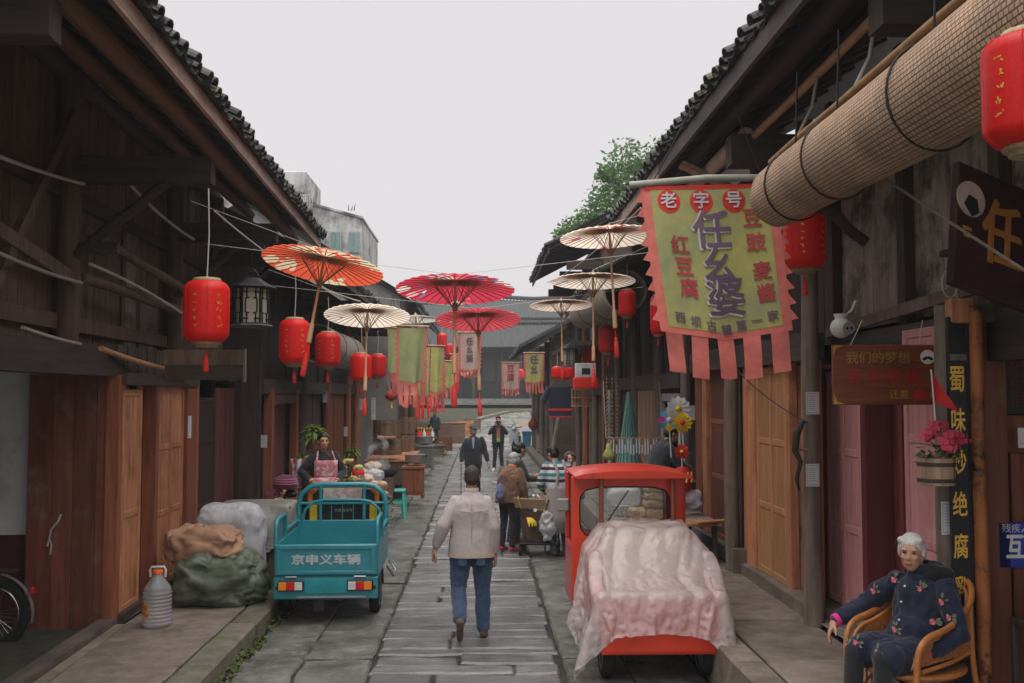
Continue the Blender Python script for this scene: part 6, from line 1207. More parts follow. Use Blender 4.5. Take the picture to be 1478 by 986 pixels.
def frame_wall(name, y, x0, x1, z0, z1, wx0, wx1, wz0, wz1, th, parent, m):
    """A pressed panel with one rounded window opening."""
    b = MB(); N = 28; inn = []; out = []; cx, cz, hx, hz_, r = (wx0 + wx1) / 2, (wz0 + wz1) / 2, (wx1 - wx0) / 2, (wz1 - wz0) / 2, .05
    for i in range(N):
        a = 2 * math.pi * (i + .5) / N; c, s = math.cos(a), math.sin(a); e = 5; q = (abs(c) ** e + abs(s) ** e) ** (-1 / e); inn.append((cx + hx * c * q, cz + hz_ * s * q))
        t = 1 / max(abs(c), abs(s)); ox = (x0 + x1) / 2 + (x1 - x0) / 2 * c * t; oz = (z0 + z1) / 2 + (z1 - z0) / 2 * s * t; out.append((ox, oz))
    vs = [(x, y + d, z) for d in (0, th) for ring in (inn, out) for x, z in ring]; fs = []
    for i in range(N): k = (i + 1) % N; fs += [(i, k, N + k, N + i), (2 * N + k, 2 * N + i, 3 * N + i, 3 * N + k), (k, i, 2 * N + i, 2 * N + k), (N + i, N + k, 3 * N + k, 3 * N + i)]
    b.add(vs, fs); o = b.build(name, m, parent); MB().tube([(x, y + th / 2, z) for x, z in inn + inn[:1]], .016, 6).build('window_gasket', rubber, o); MB().add([(x, y + th / 2 + .004, z) for x, z in inn], [tuple(range(N))]).build('pane', glass, o); return o
frame_wall('cab_rear', 1.22, -.63, .43, .40, 1.62, -.56, .32, 1.03, 1.53, .04, rt, truck_red); frame_wall('cab_front', 1.98, -.58, .48, .40, 1.62, -.50, .40, .98, 1.52, .04, rt, truck_red)
for s in (-1, 1): x = -.61 if s < 0 else .45; MB().box(x - .02, x + .02, 1.26, 1.98, .40, .95, bev=.01).box(x - .02, x + .02, 1.26, 1.34, .95, 1.62, bev=.01).box(x - .02, x + .02, 1.88, 1.98, .95, 1.62, bev=.01).build('cab_side', truck_red, rt)
rf = MB(); rf.grid(lambda u, v: (-.61 + 1.11 * u, 1.06 + 1.06 * v, 1.635 + .085 * (math.sin(math.pi * u) ** .6) * (math.sin(math.pi * (.12 + .80 * v)) ** .5)), 20, 12); rf.grid(lambda u, v: (-.61 + 1.11 * u, 1.06 + 1.06 * v, 1.615 - .0 * u), 4, 4, flip=True)
rf.grid(lambda u, v: (-.61 + 1.11 * u, 1.06, 1.615 + (.02 + .085 * (math.sin(math.pi * u) ** .6) * (math.sin(math.pi * .12) ** .5)) * v), 20, 2); rf.grid(lambda u, v: (-.61, 1.06 + 1.06 * u, 1.615 + .02 * v), 4, 1); rf.grid(lambda u, v: (.50, 1.06 + 1.06 * u, 1.615 + .02 * v), 4, 1); rf.build('roof', truck_red, rt)
MB().box(-.52, .52, 2.02, 2.5, .35, .92, bev=.1).build('nose', truck_red, rt); wheel(rt, (0, 2.4, .24), .24, .11); MB().box(-.45, .4, 1.3, 1.6, .4, .72, bev=.04).build('seat', vinyl, rt); MB().tube([(-.28, 1.96, .98), (.02, 1.95, 1.42)], .008, 5).build('wiper', black_m, rt); MB().tube([(-.2, 1.75, 1.0), (-.05, 1.82, 1.06), (.1, 1.75, 1.0)], .014, 8).tube([(-.05, 1.82, 1.05), (-.05, 2.0, .6)], .02, 8).build('handlebar', black_m, rt)
MB().tube([(-.62, 1.9, 1.25), (-.68, 1.86, 1.28)], .01, 6).box(-.72, -.60, 1.84, 1.88, 1.22, 1.35, bev=.02).build('mirror', mat('grey_mirror_back', (.30, .29, .27), rough=.5, var=.15), rt)
# the film thrown over the bed
nu, nv = 64, 46; xs = np.linspace(.42, 2.60, nu); ys = np.linspace(9.50, 7.96, nv); Xg = np.zeros((nu, nv, 3)); r3 = np.random.RandomState(4)
Xg[..., 0] = xs[:, None]; Xg[..., 1] = ys[None]; Xg[..., 2] = 1.2 + .03 * r3.rand(nu, nv)
def sd_post(x, y, z0, z1, r): return lambda p: np.sqrt((p[..., 0] - x) ** 2 + (p[..., 1] - y) ** 2 + (p[..., 2] - np.clip(p[..., 2], z0, z1)) ** 2) - r
sd = sd_min(sd_box((1.49, 8.86, .54), (.56, .58, .22), .05), sd_box((.99, 8.88, .8), (.055, .56, .225), .05), sd_box((1.99, 8.88, .8), (.055, .56, .225), .05), sd_box((1.49, 9.16, .82), (.40, .28, .38), .08), sd_box((1.5, 9.9, .8), (.7, .36, .9), .03), lambda p: p[..., 2] - .04)
fx = np.zeros((nu, nv), bool); fx[(xs > 1.12) & (xs < 1.92), 0] = True
Xc = drape(nu, nv, Xg, sd, 110, fx, dt=.016, wind=lambda X, s: np.stack([2.0 * np.sign(X[..., 0] - 1.5) * (np.abs(X[..., 0] - 1.5) > .6) + .6 * np.sin(X[..., 1] * 9), .5 * np.sin(X[..., 0] * 8 + 1), 0 * X[..., 0]], -1), iters=40, fric=.97)
Xc = np.stack([np.stack([np.interp(np.linspace(0, Xc.shape[1] - 1, 2 * Xc.shape[1] - 1), np.arange(Xc.shape[1]), Xc[i, :, k]) for k in range(3)], -1) for i in range(nu)]); Xc = np.stack([np.stack([np.interp(np.linspace(0, nu - 1, 2 * nu - 1), np.arange(nu), Xc[:, j, k]) for k in range(3)], -1) for j in range(Xc.shape[1])], 1)
cv = cloth_obj('plastic_cover', Xc, film, sub=1); cv.data.update(); me = cv.data; n = len(me.vertices); co = np.empty(n * 3); me.vertices.foreach_get('co', co); co = co.reshape(-1, 3); no = np.empty(n * 3); me.vertices.foreach_get('normal', no); no = no.reshape(-1, 3); dd = np.zeros(n)
for cx, cy, cz, fq, ph in ((1.0, 8.36, .98, 8, .4), (1.98, 8.36, .98, 9, 1.3), (1.15, 9.2, 1.18, 7, 2.0), (1.85, 9.2, 1.18, 7, .2)):       # tension folds fanning out of the held corners
    a = np.arctan2(co[:, 2] - cz - (co[:, 1] - cy) * .8, co[:, 0] - cx); r = np.sqrt((co[:, 0] - cx) ** 2 + (co[:, 1] - cy) ** 2 + (co[:, 2] - cz) ** 2)
    dd += (1 - 2.4 * np.abs(np.sin(a * fq * .5 + ph + 1.2 * np.sin(r * 5 + ph))) ** .7) * np.exp(-r / .42) * np.clip(r / .12, 0, 1) * .022
co += no * dd[:, None]; me.vertices.foreach_set('co', co.ravel()); me.update(); crumple(cv.data, .008, 6, 3, (1, 1, .6)); tag(cv, 'crumpled milky pinkish plastic film draped over the bed of red three wheeler', 'plastic sheet')
# bicycle inside the open bay
bk = thing('bicycle', 'old bicycle with steel mudguard and rack inside the open bay at left edge', 'bicycle', (-4.49, 9.42, .05), 0)
for x in (0, -1.05): wheel(bk, (x, 0, .34), .335, .042, 'y', 28, chrome)
for x in (0, -1.05): MB().grid(lambda u, v: (x + .365 * math.cos(-.25 + u * 2.9), -.03 + .06 * v, .34 + .365 * math.sin(-.25 + u * 2.9)), 16, 2).build('mudguard', mat('dull_steel', (.36, .36, .36), rough=.4, metal=.6, var=.2), bk)
MB().tube([(0, 0, .34), (-.45, 0, .30), (-.22, 0, .85), (0, 0, .34)], .014, 8).tube([(-.45, 0, .3), (-.95, 0, .78), (-.24, 0, .8)], .016, 8).tube([(-1.05, 0, .34), (-.98, 0, .7), (-.93, 0, .95)], .016, 8).build('frame', black_m, bk)
rk = MB()
for y in (-.07, -.025, .025, .07): rk.tube([(-.2, y, .73), (.2, y, .73)], .006, 5)
rk.tube([(.2, -.07, .73), (.2, .07, .73)], .006, 5).tube([(.1, -.07, .73), (.02, -.06, .34)], .006, 5).tube([(.1, .07, .73), (.02, .06, .34)], .006, 5).build('rack', chrome, bk)
MB().ball((-.22, 0, .93), (.13, .09, .04), 12, 8).build('saddle', vinyl, bk); MB().tube([(-.9, -.28, .98), (-.93, 0, .98), (-.9, .28, .98)], .012, 8).build('handlebar', chrome, bk); MB().tube([(.02, -.06, .30), (.06, -.12, .02)], .01, 6).build('kickstand', chrome, bk); MB().box(.34, .37, -.03, .03, .52, .58, bev=.008).build('rear_reflector', red_pl, bk)
# parked scooter far down the lane
sc = thing('scooter', 'dark scooter parked at the right kerb far down the lane', 'scooter', (1.45, 42.5, 0), R(170))
wheel(sc, (0, .6, .22), .22, .1); wheel(sc, (0, -.55, .22), .22, .1); MB().box(-.16, .16, -.75, -.1, .35, .7, bev=.08).build('body', mat('grey_scooter_paint', (.10, .10, .115), rough=.4), sc); MB().grid(lambda u, v: (-.2 + .4 * u, .42 + .06 * math.sin(math.pi * u) + .1 * v, .95 - .6 * v), 6, 4).build('leg_shield', mat('pale_scooter_panel', (.34, .35, .38), rough=.4), sc); MB().tube([(-.32, .3, 1.05), (0, .4, 1.0), (.32, .3, 1.05)], .02, 6).tube([(0, .4, 1.0), (0, .6, .25)], .03, 6).build('handlebar', black_m, sc); MB().ball((0, -.35, .76), (.14, .36, .07), 12, 8).build('saddle', vinyl, sc); MB().box(-.14, .14, -.1, .45, .26, .3).build('footboard', black_m, sc); MB().ball((0, .5, .98), (.09, .06, .08), 10, 8).build('headlight', clear_pl, sc)
bc = thing('storage_bin', 'blue plastic bin standing right of the far scooter', 'bin', (1.95, 42.9, .19)); MB().lathe([(.22, 0), (.26, .5), (.28, .52), (.28, .6)], 4, sm=False, off=R(45)).build('body', mat('blue_plastic', (.06, .22, .42), rough=.5), bc); MB().lathe([(.29, .6), (.29, .64), (.1, .68)], 4, sm=False, off=R(45)).build('lid', mat('blue_plastic', (.06, .22, .42)), bc)
# small tan dog sitting on the left of the lane
dg = thing('dog', 'small tan dog sitting at the left kerb far down the lane', 'dog', (-1.55, 39.5, 0), R(35))
fur = mat('tan_fur', (.30, .20, .12), rough=.95, var=.35, scale=20, bump=.4)
F = Fig(); F.cap((0, -.12, .12), .115, (0, .05, .30), .10, 0).cap((0, .05, .30), .095, (0, .10, .40), .075, 0).ell((0, .14, .47), (.075, .085, .075)).cap((0, .19, .45), .045, (0, .26, .435), .03, 0)
for s in (-1, 1): F.chain([(s * .06, .06, .28), (s * .06, .08, .14), (s * .06, .09, .03)], [.045, .03, .026]).cap((s * .06, .09, .025), .028, (s * .06, .14, .022), .024).chain([(s * .08, -.13, .13), (s * .12, .0, .10), (s * .11, -.04, .03)], [.075, .05, .03]).cap((s * .11, -.04, .025), .03, (s * .11, .05, .022), .024).cap((s * .055, .10, .53), .03, (s * .075, .09, .58), .012)
F.chain([(0, -.22, .08), (.05, -.34, .05), (.14, -.42, .06)], [.03, .025, .015]); F.finish('body', [fur], dg, .014, 4, wr=.006, wfr=30); MB().ball((0, .285, .445), .016, 8, 6).build('nose', black_m, dg)
for s in (-1, 1): MB().ball((s * .035, .205, .495), .010, 8, 6).build('eye', eye_m, dg)
# ------------------------------------------------------------------ mats, boards and signs on the right
mat_m = bpy.data.materials.new('woven_bamboo_mat'); mat_m.use_nodes = True; N = mat_m.node_tree.nodes; L = mat_m.node_tree.links; p = N['Principled BSDF']; p.inputs['Roughness'].default_value = .7
tc = N.new('ShaderNodeTexCoord'); mp = N.new('ShaderNodeMapping'); mp.inputs['Scale'].default_value = (1, 1, 1); L.new(tc.outputs['UV'], mp.inputs[0]); bk_ = N.new('ShaderNodeTexBrick'); L.new(mp.outputs[0], bk_.inputs[0])
bk_.inputs['Scale'].default_value = 1; bk_.inputs['Color1'].default_value = (.56, .37, .24, 1); bk_.inputs['Color2'].default_value = (.44, .275, .17, 1); bk_.inputs['Mortar'].default_value = (.17, .10, .065, 1); bk_.inputs['Mortar Size'].default_value = .12; bk_.inputs['Mortar Smooth'].default_value = .7; bk_.inputs['Bias'].default_value = 0; bk_.inputs['Brick Width'].default_value = 1; bk_.inputs['Row Height'].default_value = .62; bk_.offset = .5
nz = N.new('ShaderNodeTexNoise'); nz.inputs['Scale'].default_value = 2.5; nz.inputs['Detail'].default_value = 4; gp_ = N.new('ShaderNodeNewGeometry'); L.new(gp_.outputs['Position'], nz.inputs['Vector'])
mr = N.new('ShaderNodeMapRange'); mr.inputs[1].default_value = .3; mr.inputs[2].default_value = .7; mr.inputs[3].default_value = .72; mr.inputs[4].default_value = 1.2; L.new(nz.outputs[0], mr.inputs[0]); hs = N.new('ShaderNodeHueSaturation'); L.new(bk_.outputs['Color'], hs.inputs['Color']); L.new(mr.outputs[0], hs.inputs['Value']); L.new(hs.outputs[0], p.inputs['Base Color'])
bp = N.new('ShaderNodeBump'); bp.invert = True; bp.inputs['Strength'].default_value = .8; bp.inputs['Distance'].default_value = .012; L.new(bk_.outputs['Fac'], bp.inputs['Height']); L.new(bp.outputs[0], p.inputs['Normal'])
def mat_roll(label, p0, p1, r, turns=2.3, m=None, cell=.034, bind=(), flare=0):
    p0, p1 = Vector(p0), Vector(p1); t = thing('bamboo_mat_roll', label, 'mat roll', (p0 + p1) / 2, 0, 'rolled bamboo blinds under the eaves'); d = (p1 - p0); Ln = d.length; d.normalize(); u = Vector((0, 0, 1)) - d * d.z; u.normalize(); w = d.cross(u); c0 = p0 - (p0 + p1) / 2
    nA, nL = int(36 * turns), 24; vs = []; uv = []
    for i in range(nA + 1):
        a = 2 * math.pi * turns * i / nA + 1.2; rr = r * (1 - .028 * (nA - i) / 36) * (1 + .012 * math.sin(a * 3))
        for k in range(nL + 1):
            s = k / nL; q = rr * (1 + .015 * math.sin(s * 9 + a)) * (1 + flare * s); vs.append(c0 + d * (Ln * s + .01 * math.sin(i * .9)) + (u * math.cos(a) + w * math.sin(a)) * q); uv.append((Ln * s / cell, r * a / cell))
    fs = [(i * (nL + 1) + k, (i + 1) * (nL + 1) + k, (i + 1) * (nL + 1) + k + 1, i * (nL + 1) + k + 1) for i in range(nA) for k in range(nL)]
    b = MB(); b.add(vs, fs, True); me = b.mesh('mat', m or mat_m); ul = me.uv_layers.new(name='uv'); ul.data.foreach_set('uv', [c for f in fs for q in f for c in uv[q]]); o = link('mat', me, t); so = o.modifiers.new('solid', 'SOLIDIFY'); so.thickness = .006
    for s in bind:
        c = c0 + d * Ln * s; bb = MB(); bb.tube([c + (u * math.cos(a) + w * math.sin(a)) * (r * (1 + flare * s) + .008) + d * .06 * math.sin(a) for a in [i * math.pi / 12 for i in range(25)]], .006, 5).tube([c + u * r, c + u * (r + .5) + d * .05], .006, 5); bb.build('binding_cord', cable_b, t)
    for s0 in (.25, .55): q = c0 + d * Ln * s0 - w * (r + .006) * .9 + u * r * .42; MB().tube([q, q + d * .45], .006, 5).build('loose_sliver', bamboo, t)
    return t
mat_roll('huge rolled bamboo mat hung under the right eave beside the big banner', (1.97, 6.45, 3.71), (1.93, 2.3, 3.66), .205, bind=(.08, .26, .55), cell=.034, flare=.2)
mat_roll('pale greyish rolled mat hanging farther off behind the red lantern on right', (2.1, 20.0, 4.05), (2.15, 14.8, 3.95), .33, m=mat('grey_old_mat', (.30, .255, .21), rough=.85, var=.3, scale=9), bind=(.3, .7))
mat_roll('bundled pale mat under the second left house eave above red lantern pair', (-2.75, 16.6, 3.25), (-2.65, 20, 3.2), .33, m=mat('grey_old_mat', (.30, .255, .21)), bind=(.3, .7))
rp = MB().tube([at(1268, 252, 5.2), at(1370, 320, 4.6), at(1478, 390, 4.1)], .008, 6).build('rope', rope_m); tag(rp, 'thin tan rope stretched from the mat roll down to the right edge', 'rope')
cable('cable', 'thin cable sagging from the grey brown log column across orange doors', 'cable', cable_b, at(1055, 525, 11), at(1166, 610, 8.8), .06, .006)
# brown hanging board
gold = mat('dull_gold_paint', (.42, .23, .05), rough=.4, metal=.3, var=.25, scale=20, bump=0); dred = mat('dark_red_paint', (.42, .02, .02), rough=.4, var=.2, bump=0)
c = at(1281, 541, 7.0); sg = thing('hanging_sign', 'brown lacquered wooden sign hung on wires over the pink doors, gold and red lettering', 'sign', c, R(-3)); sg.scale = (.93, .93, .93)
bw = wood('lacquered_sign_wood', (.16, .045, .02), HX, rough=.35); MB().box(-.415, .415, 0, .035, -.23, .23, bev=.006).build('board', bw, sg)
for sx in (-1, 1):
    for sz in (-1, 1): MB().poly([(sx * .41, -.006, sz * .225), (sx * .33, -.006, sz * .225), (sx * .39, -.006, sz * .20), (sx * .41, -.006, sz * .14)], (0, .005, 0)).build('corner_ornament', gold, sg)
MB().tube([(-.27, .015, .23), (-.18, .015, .42)], .004, 4).tube([(.25, .015, .23), (.28, .015, .42)], .004, 4).build('wire', cable_w, sg)
text('lettering', '我们的梦想', .098, gold, sg, (-.07, -.004, .125), ext=0, bold=.012); text('lettering', '···', .09, gold, sg, (.235, -.004, .105), ext=0)
text('lettering', '百 年 老 店', .115, dred, sg, (-.03, -.004, -.02), ext=0, bold=.02); text('lettering', '还差', .075, gold, sg, (.085, -.004, -.155), ext=0, bold=.01); text('lettering', '年', .06, gold, sg, (.345, -.004, -.155), ext=0, bold=.01)
MB().box(.20, .285, -.005, 0, -.19, -.12).build('digit_plate', dred, sg); 
def portrait(parent, c, r):
    d = MB().lathe([(r, 0), (r, .004)], 24, c=c, rot=Matrix.Rotation(R(90), 3, 'X')).build('emblem_disc', white_pl, parent); b = MB(); x, y, z = c
    b.poly([(x + r * .75 * math.cos(a), y - .006, z - r * .35 + r * .45 * math.sin(a)) for a in [i * math.pi / 10 for i in range(11)]] + [(x - r * .45, y - .006, z - r * .5), (x, y - .006, z - r * .2), (x + r * .45, y - .006, z - r * .5)], (0, .004, 0)); b.build('emblem_hair', black_m, d)
portrait(sg, (.305, -.004, .135), .055)
# black upright sign
vs_ = thing('upright_sign', 'tall narrow black sign board with gold calligraphy beside the flame grained pole', 'sign', (3.045, 6.28, 0), R(3))
MB().box(-.062, .062, 0, .03, .55, 2.90, bev=.004).build('board', mat('black_lacquer', (.012, .012, .013), rough=.4, var=.3), vs_); MB().box(.064, .10, .0, .05, .5, 2.92, bev=.004).build('dark_edge', black_m, vs_); MB().box(-.05, .06, -.003, 0, 2.62, 2.66).build('head_band', w_grey, vs_)
for k, s in enumerate('蜀味妙绝腐乳奇'): text('lettering', s, .165 if k else .18, gold_p, vs_, (-.006, -.004, 2.49 - k * .265), ext=0, bold=.015, sx=.62)
pl = thing('charred_pole', 'orange brown charred pole with dark knots right of black upright sign', 'pole', (3.165, 6.27, 0))
MB().tube([(0, 0, RZ - .05), (.004, 0, 1.2), (-.006, 0, 2.0), (.0, 0, 2.97)], [.042, .045, .04, .042], 12).build('shaft', mat('charred_orange_wood', (.34, .12, .04), rough=.45, var=.3, scale=4, st=(1, 1, .6), stain=(.03, .015, .01), sr=(.5, .62), ss=6, bump=.3), pl)
MB().box(-.16, -.0, .0, .09, 2.86, 3.02, bev=.01).build('cap_block', w_orange, pl)
# big slanted shop board
bs = thing('shop_board', 'large dark red carved shop board tilted at upper right, orange characters and round portrait', 'sign', at(1440, 345, 5.2), R(24)); bs.rotation_euler = (R(-8), R(14), R(20))
MB().box(-.30, .75, 0, .05, -.34, .36, bev=.008).build('board', wood('dark_red_board', (.035, .013, .013), HX), bs); ob_ = mat('orange_carving', (.42, .17, .04), rough=.5, var=.2, bump=0)
text('lettering', '任', .40, ob_, bs, (.03, -.006, -.0), ext=.01, bold=.03, sx=.72); text('lettering', '幺', .40, ob_, bs, (.40, -.006, .02), ext=.01, bold=.03, sx=.8)
d = MB().lathe([(.10, 0), (.10, .006)], 24, c=(-.21, -.004, .16), rot=Matrix.Rotation(R(90), 3, 'X')).build('emblem_disc', mat('emblem_pink', (.42, .30, .27)), bs); MB().poly([(-.26, -.012, .12), (-.23, -.012, .18), (-.17, -.012, .17), (-.15, -.012, .10), (-.2, -.012, .06)], (0, .004, 0)).build('emblem_hair', black_m, d)
MB().box(-.25, -.19, -.004, 0, -.02, 0).box(-.24, -.2, -.004, 0, -.06, -.03).box(.42, .47, -.006, 0, .22, .27).build('small_print', ob_, bs)
# blue plaque, lit text board, white card, camera
bl = thing('wall_plaque', 'blue plaque with white lettering on the brown door at right edge', 'sign', at(1478, 787, 6.4)); MB().box(-.165, .22, 0, .012, -.145, .145, bev=.003).build('plate', mat('blue_enamel', (.018, .035, .30), rough=.35, var=.1, bump=0), bl)
text('lettering', '残疾人就业', .062, white_pl, bl, (.01, -.003, .105), ext=0); text('lettering', '互助', .17, white_pl, bl, (.005, -.003, -.02), ext=0, bold=.03, sx=.75)
le = thing('text_board', 'dark panel with rows of dim red characters on the brown shop wall', 'sign', at(1478, 540, 6.45)); MB().box(-.15, .35, 0, .03, -.27, .27, bev=.006).build('panel', black_m, le); dr = mat('dim_red_print', (.20, .01, .03), rough=.6, var=.3, bump=0); rows = MB(); r4 = random.Random(2)
for k in range(7): text('lettering', '红油豆腐乳 酱', .062, dr, le, (.1, -.003, .20 - k * .066), ext=0)
notice('blank white card on the brown door at the far right edge', at(1476, 632, 6.42), .06, .13, lines=False)
for lab, px, py, Y, ww, hh in (('paper notice on the grey brown log column, upper one of two', 1173, 582, 8.83, .12, .20), ('paper notice on the grey brown log column, lower one of two', 1173, 686, 8.83, .12, .20), ('paper notice on the post behind the elderly lady', 1370, 748, 6.34, .10, .21), ('paper notice on the thin grey column beside the flower windmills', 999, 596, 14.4, .10, .21), ('paper notice on the left post before the maroon door', 381, 637, 15.9, .10, .20), ('curled white sheet on the varnished orange doors at left', 287, 617, 11.9, .14, .26), ('small paper notice on the dark boards above the vendor woman', 469, 573, 21.9, .10, .24), ('small paper notice between the orange boards and the steamers', 499, 623, 25, .10, .24), ('paper notice beside the round lanterns on the left front', 522, 584, 26.5, .11, .30), ('long paper strip on the post left of round red lanterns', 539, 590, 27.6, .12, .6)):
    notice(lab, at(px, py, Y), ww, hh, R(90) if 'orange doors at left' in lab else 0)
n_ = [o for o in COL.objects if o.get('label', '').startswith('curled white')][0]; n_.location = (-3.455, 11.95, 2.02)
cc = thing('security_camera', 'round white dome security camera under the dark beam above brown sign', 'camera', at(1214, 473, 7.9)); MB().ball((0, 0, 0), .085, 18, 12).build('dome', white_pl, cc); MB().lathe([(.05, 0), (.05, .02)], 16, c=(.03, -.07, -.01), rot=Matrix.Rotation(R(90), 3, 'X')).build('face', mat('grey_glossy', (.25, .25, .26), rough=.3), cc)
for x in (.015, .05): MB().ball((x, -.088, -.01), .013, 8, 6).build('lens', black_m, cc)
MB().tube([(0, .02, .06), (.1, .03, .14), (.14, .05, .22)], .012, 6).build('arm', white_pl, cc); MB().lathe([(.045, .07), (.06, .11)], 12).build('mount', white_pl, cc)
# barrel of pink roses and pennant
fb = thing('flower_barrel', 'small banded wooden barrel planter hung on the post behind the elderly lady', 'planter', at(1352, 700, 6.22)); stv = wood('barrel_staves', (.33, .22, .15), V)
for k in range(16): a = 2 * math.pi * k / 16; MB().box(-.023, .023, -.007, .007, 0, .17, bev=.003).build('stave', stv, fb, (.105 * math.cos(a), .105 * math.sin(a), 0), a + R(90))
for z in (.02, .12): MB().lathe([(.116, z), (.118, z + .012), (.116, z + .024)], 24, caps=False).build('hoop', w_dark_x, fb)
MB().lathe([(.09, .01), (.09, .14)], 16).build('soil', void_m, fb)
rs = mat('pink_rose_petals', (.62, .07, .12), rough=.6, var=.25, scale=30, bump=.1, rv=.25); gl_ = mat('rose_leaves', (.06, .14, .045), rough=.6, var=.4, bump=0, rv=.2)
bq = thing('rose_bouquet', 'bunch of pink roses in the small hanging barrel', 'flowers', at(1352, 660, 6.22)); 
for k in range(15):
    c = Vector((rnd.uniform(-.14, .14), rnd.uniform(-.1, .06), rnd.uniform(-.01, .16))) if k else Vector((-.01, -.02, .17)); b = MB(); c.z = min(c.z, .17 - abs(c.x) * .7)
    for q in range(14):
        a = q * 2.4; rr = .012 + .0044 * q; tl = .3 + q * .06; n = Vector((math.cos(a) * math.sin(tl), math.sin(a) * math.sin(tl), math.cos(tl))); u = Vector((-math.sin(a), math.cos(a), 0)); p = n * rr; w = Vector((0, 0, 1)) - n * .3
        b.add([p - u * .016, p + u * .016, p + u * .021 + w * .026 + n * .008, p + w * .033 + n * .01, p - u * .021 + w * .026 + n * .008], [(0, 1, 2, 3, 4)])
    b.build('rose', rs, bq, c); 
b = MB()
for k in range(90):
    c = Vector((rnd.uniform(-.15, .15), rnd.uniform(-.1, .1), rnd.uniform(-.05, .07))); a = rnd.uniform(0, 6.3); u = Vector((math.cos(a), math.sin(a), rnd.uniform(-.3, .8))) * .045; w = Vector((-math.sin(a), math.cos(a), .2)) * .016; b.add([c, c + u * .5 + w, c + u, c + u * .5 - w], [(0, 1, 2, 3)])
tag(b.build('leaves', gl_, bq), kind='stuff')
pn = thing('pennant', 'small red triangular pennant above the pink roses', 'flag', at(1344, 538, 6.2)); MB().grid(lambda u, v: (.01 + .16 * u * (1 - .0 * v) , .01 * math.sin(u * 6), -.27 * u - .2 * v * (1 - u) * .9 + .02 * u), 8, 6).build('cloth', mat('scarlet_satin', (.55, .012, .02), rough=.5, var=.15, scale=6), pn); MB().tube([(0, 0, .02), (.02, 0, -.3)], .005, 5).build('stick', white_pl, pn)
# dark table with rolled bundles at the lower right
dt = thing('side_table', 'dark carved side table in front of the brown door at lower right', 'table', (3.52, 6.0, RZ)); MB().box(-.2, .5, -.2, .25, .62, .66, bev=.006).build('top', w_dark_x, dt)
for x in (-.18, .46):
    for y in (-.18, .22): MB().box(x - .02, x + .02, y - .02, y + .02, 0, .62, bev=.004).build('leg', w_dark_v, dt)
MB().box(-.16, .44, -.19, -.17, .5, .6).box(-.16, .44, -.19, -.17, .3, .33).build('apron', w_dark_x, dt)
for x in (-.1, .0, .1, .2): MB().box(x - .01, x + .01, -.188, -.172, .33, .5).build('spindle', w_dark_v, dt)
for k, (x, z, lab) in enumerate(((.0, .70, 'dark bamboo bundle with white ring, lower left of three on dark side table'), (.11, .70, 'dark bamboo bundle with white ring, right one of three on dark side table'), (.06, .79, 'dark bamboo bundle with white ring, top one of three on dark side table'))):
    t = thing('bamboo_bundle', lab, 'bundle', (3.52 + x, 6.0, RZ + z), R(-35), 'bundles on the side table'); MB().tube([(-.0, -.22, 0), (0, .2, 0)], .045, 12).build('canes', mat('olive_bamboo', (.12, .10, .07), var=.4, scale=8, st=(6, 1, 6)), t); MB().tube([(0, -.12, 0), (0, -.10, 0)], .050, 14).build('ring', white_pl, t)
# ------------------------------------------------------------------ left: sacks, bottle
def lump(name, label, cat, loc, r, m, wr, e=.75, rz=0, group=None, seed=0, flat=True):
    F = MB(); big = r[0] > .25; n, mm = (104, 66) if big else (40, 26); vs = []; fs = []
    sgp = lambda v, p: math.copysign(abs(v) ** p, v)
    for i in range(mm + 1):
        t = -math.pi / 2 + math.pi * i / mm
        for k in range(n): a = 2 * math.pi * k / n; vs.append((r[0] * sgp(math.cos(t), e) * sgp(math.cos(a), e), r[1] * sgp(math.cos(t), e) * sgp(math.sin(a), e), r[2] * (sgp(math.sin(t), e) + 1)))
    for i in range(mm):
        for k in range(n): k2 = (k + 1) % n; fs.append((i * n + k, i * n + k2, (i + 1) * n + k2, (i + 1) * n + k))
    F.add(vs, fs, True); o = F.build(name, m, None, loc, rz); me = o.data; me.update(); wrinkle(me, wr * .5, 4.5, (1, 1, 1.5), seed); crumple(me, wr * 1.5, (5.5 if big else 1.1 / r[0]), seed, (1, 1, 1.4))
    if flat:
        for v in me.vertices: v.co.z = max(v.co.z, .002 + .0 * v.co.x)
    tag(o, label, cat, group); return o
sackm = mat('olive_green_tarp', (.105, .13, .095), rough=.42, var=.2, scale=4, bump=.15, rv=0, stain=(.17, .19, .15), sr=(.5, .7), ss=5)
def draped(name, label, cat, c, ext, sdf, m, n=52, rs=1.15, seed=1, rot=0, steps=120):
    g = np.zeros((n, n, 3)); u = np.linspace(-.5, .5, n); cr, sr_ = math.cos(rot), math.sin(rot); U, Vv = u[:, None] * ext[0] + 0 * u[None], u[None] * ext[1] + 0 * u[:, None]
    k = np.maximum(1, np.sqrt((2 * U / ext[0]) ** 2 + (2 * Vv / ext[1]) ** 2)); U, Vv = U / k ** .7, Vv / k ** .7            # rounded corners
    g[..., 0] = c[0] + U * cr - Vv * sr_; g[..., 1] = c[1] + U * sr_ + Vv * cr; g[..., 2] = c[2] + .03 * np.random.RandomState(seed).rand(n, n)
    X = drape(n, n, g, sdf, steps, dt=.016, iters=14, rest_scale=rs, fric=.85); o = cloth_obj(name, X, m); o.data.update(); wrinkle(o.data, .006, 9, (1, 1, 1), seed); tag(o, label, cat); return o
flr = lambda p: p[..., 2] - KZ - .008
wall_ = lambda p: p[..., 0] + 3.44
lump('tarp_bag', 'bulging olive green tarp bag on the left pavement below brown sack', 'bag', (-2.80, 10.95, KZ), (.46, .34, .26), sackm, .075, .62, R(8), seed=2)
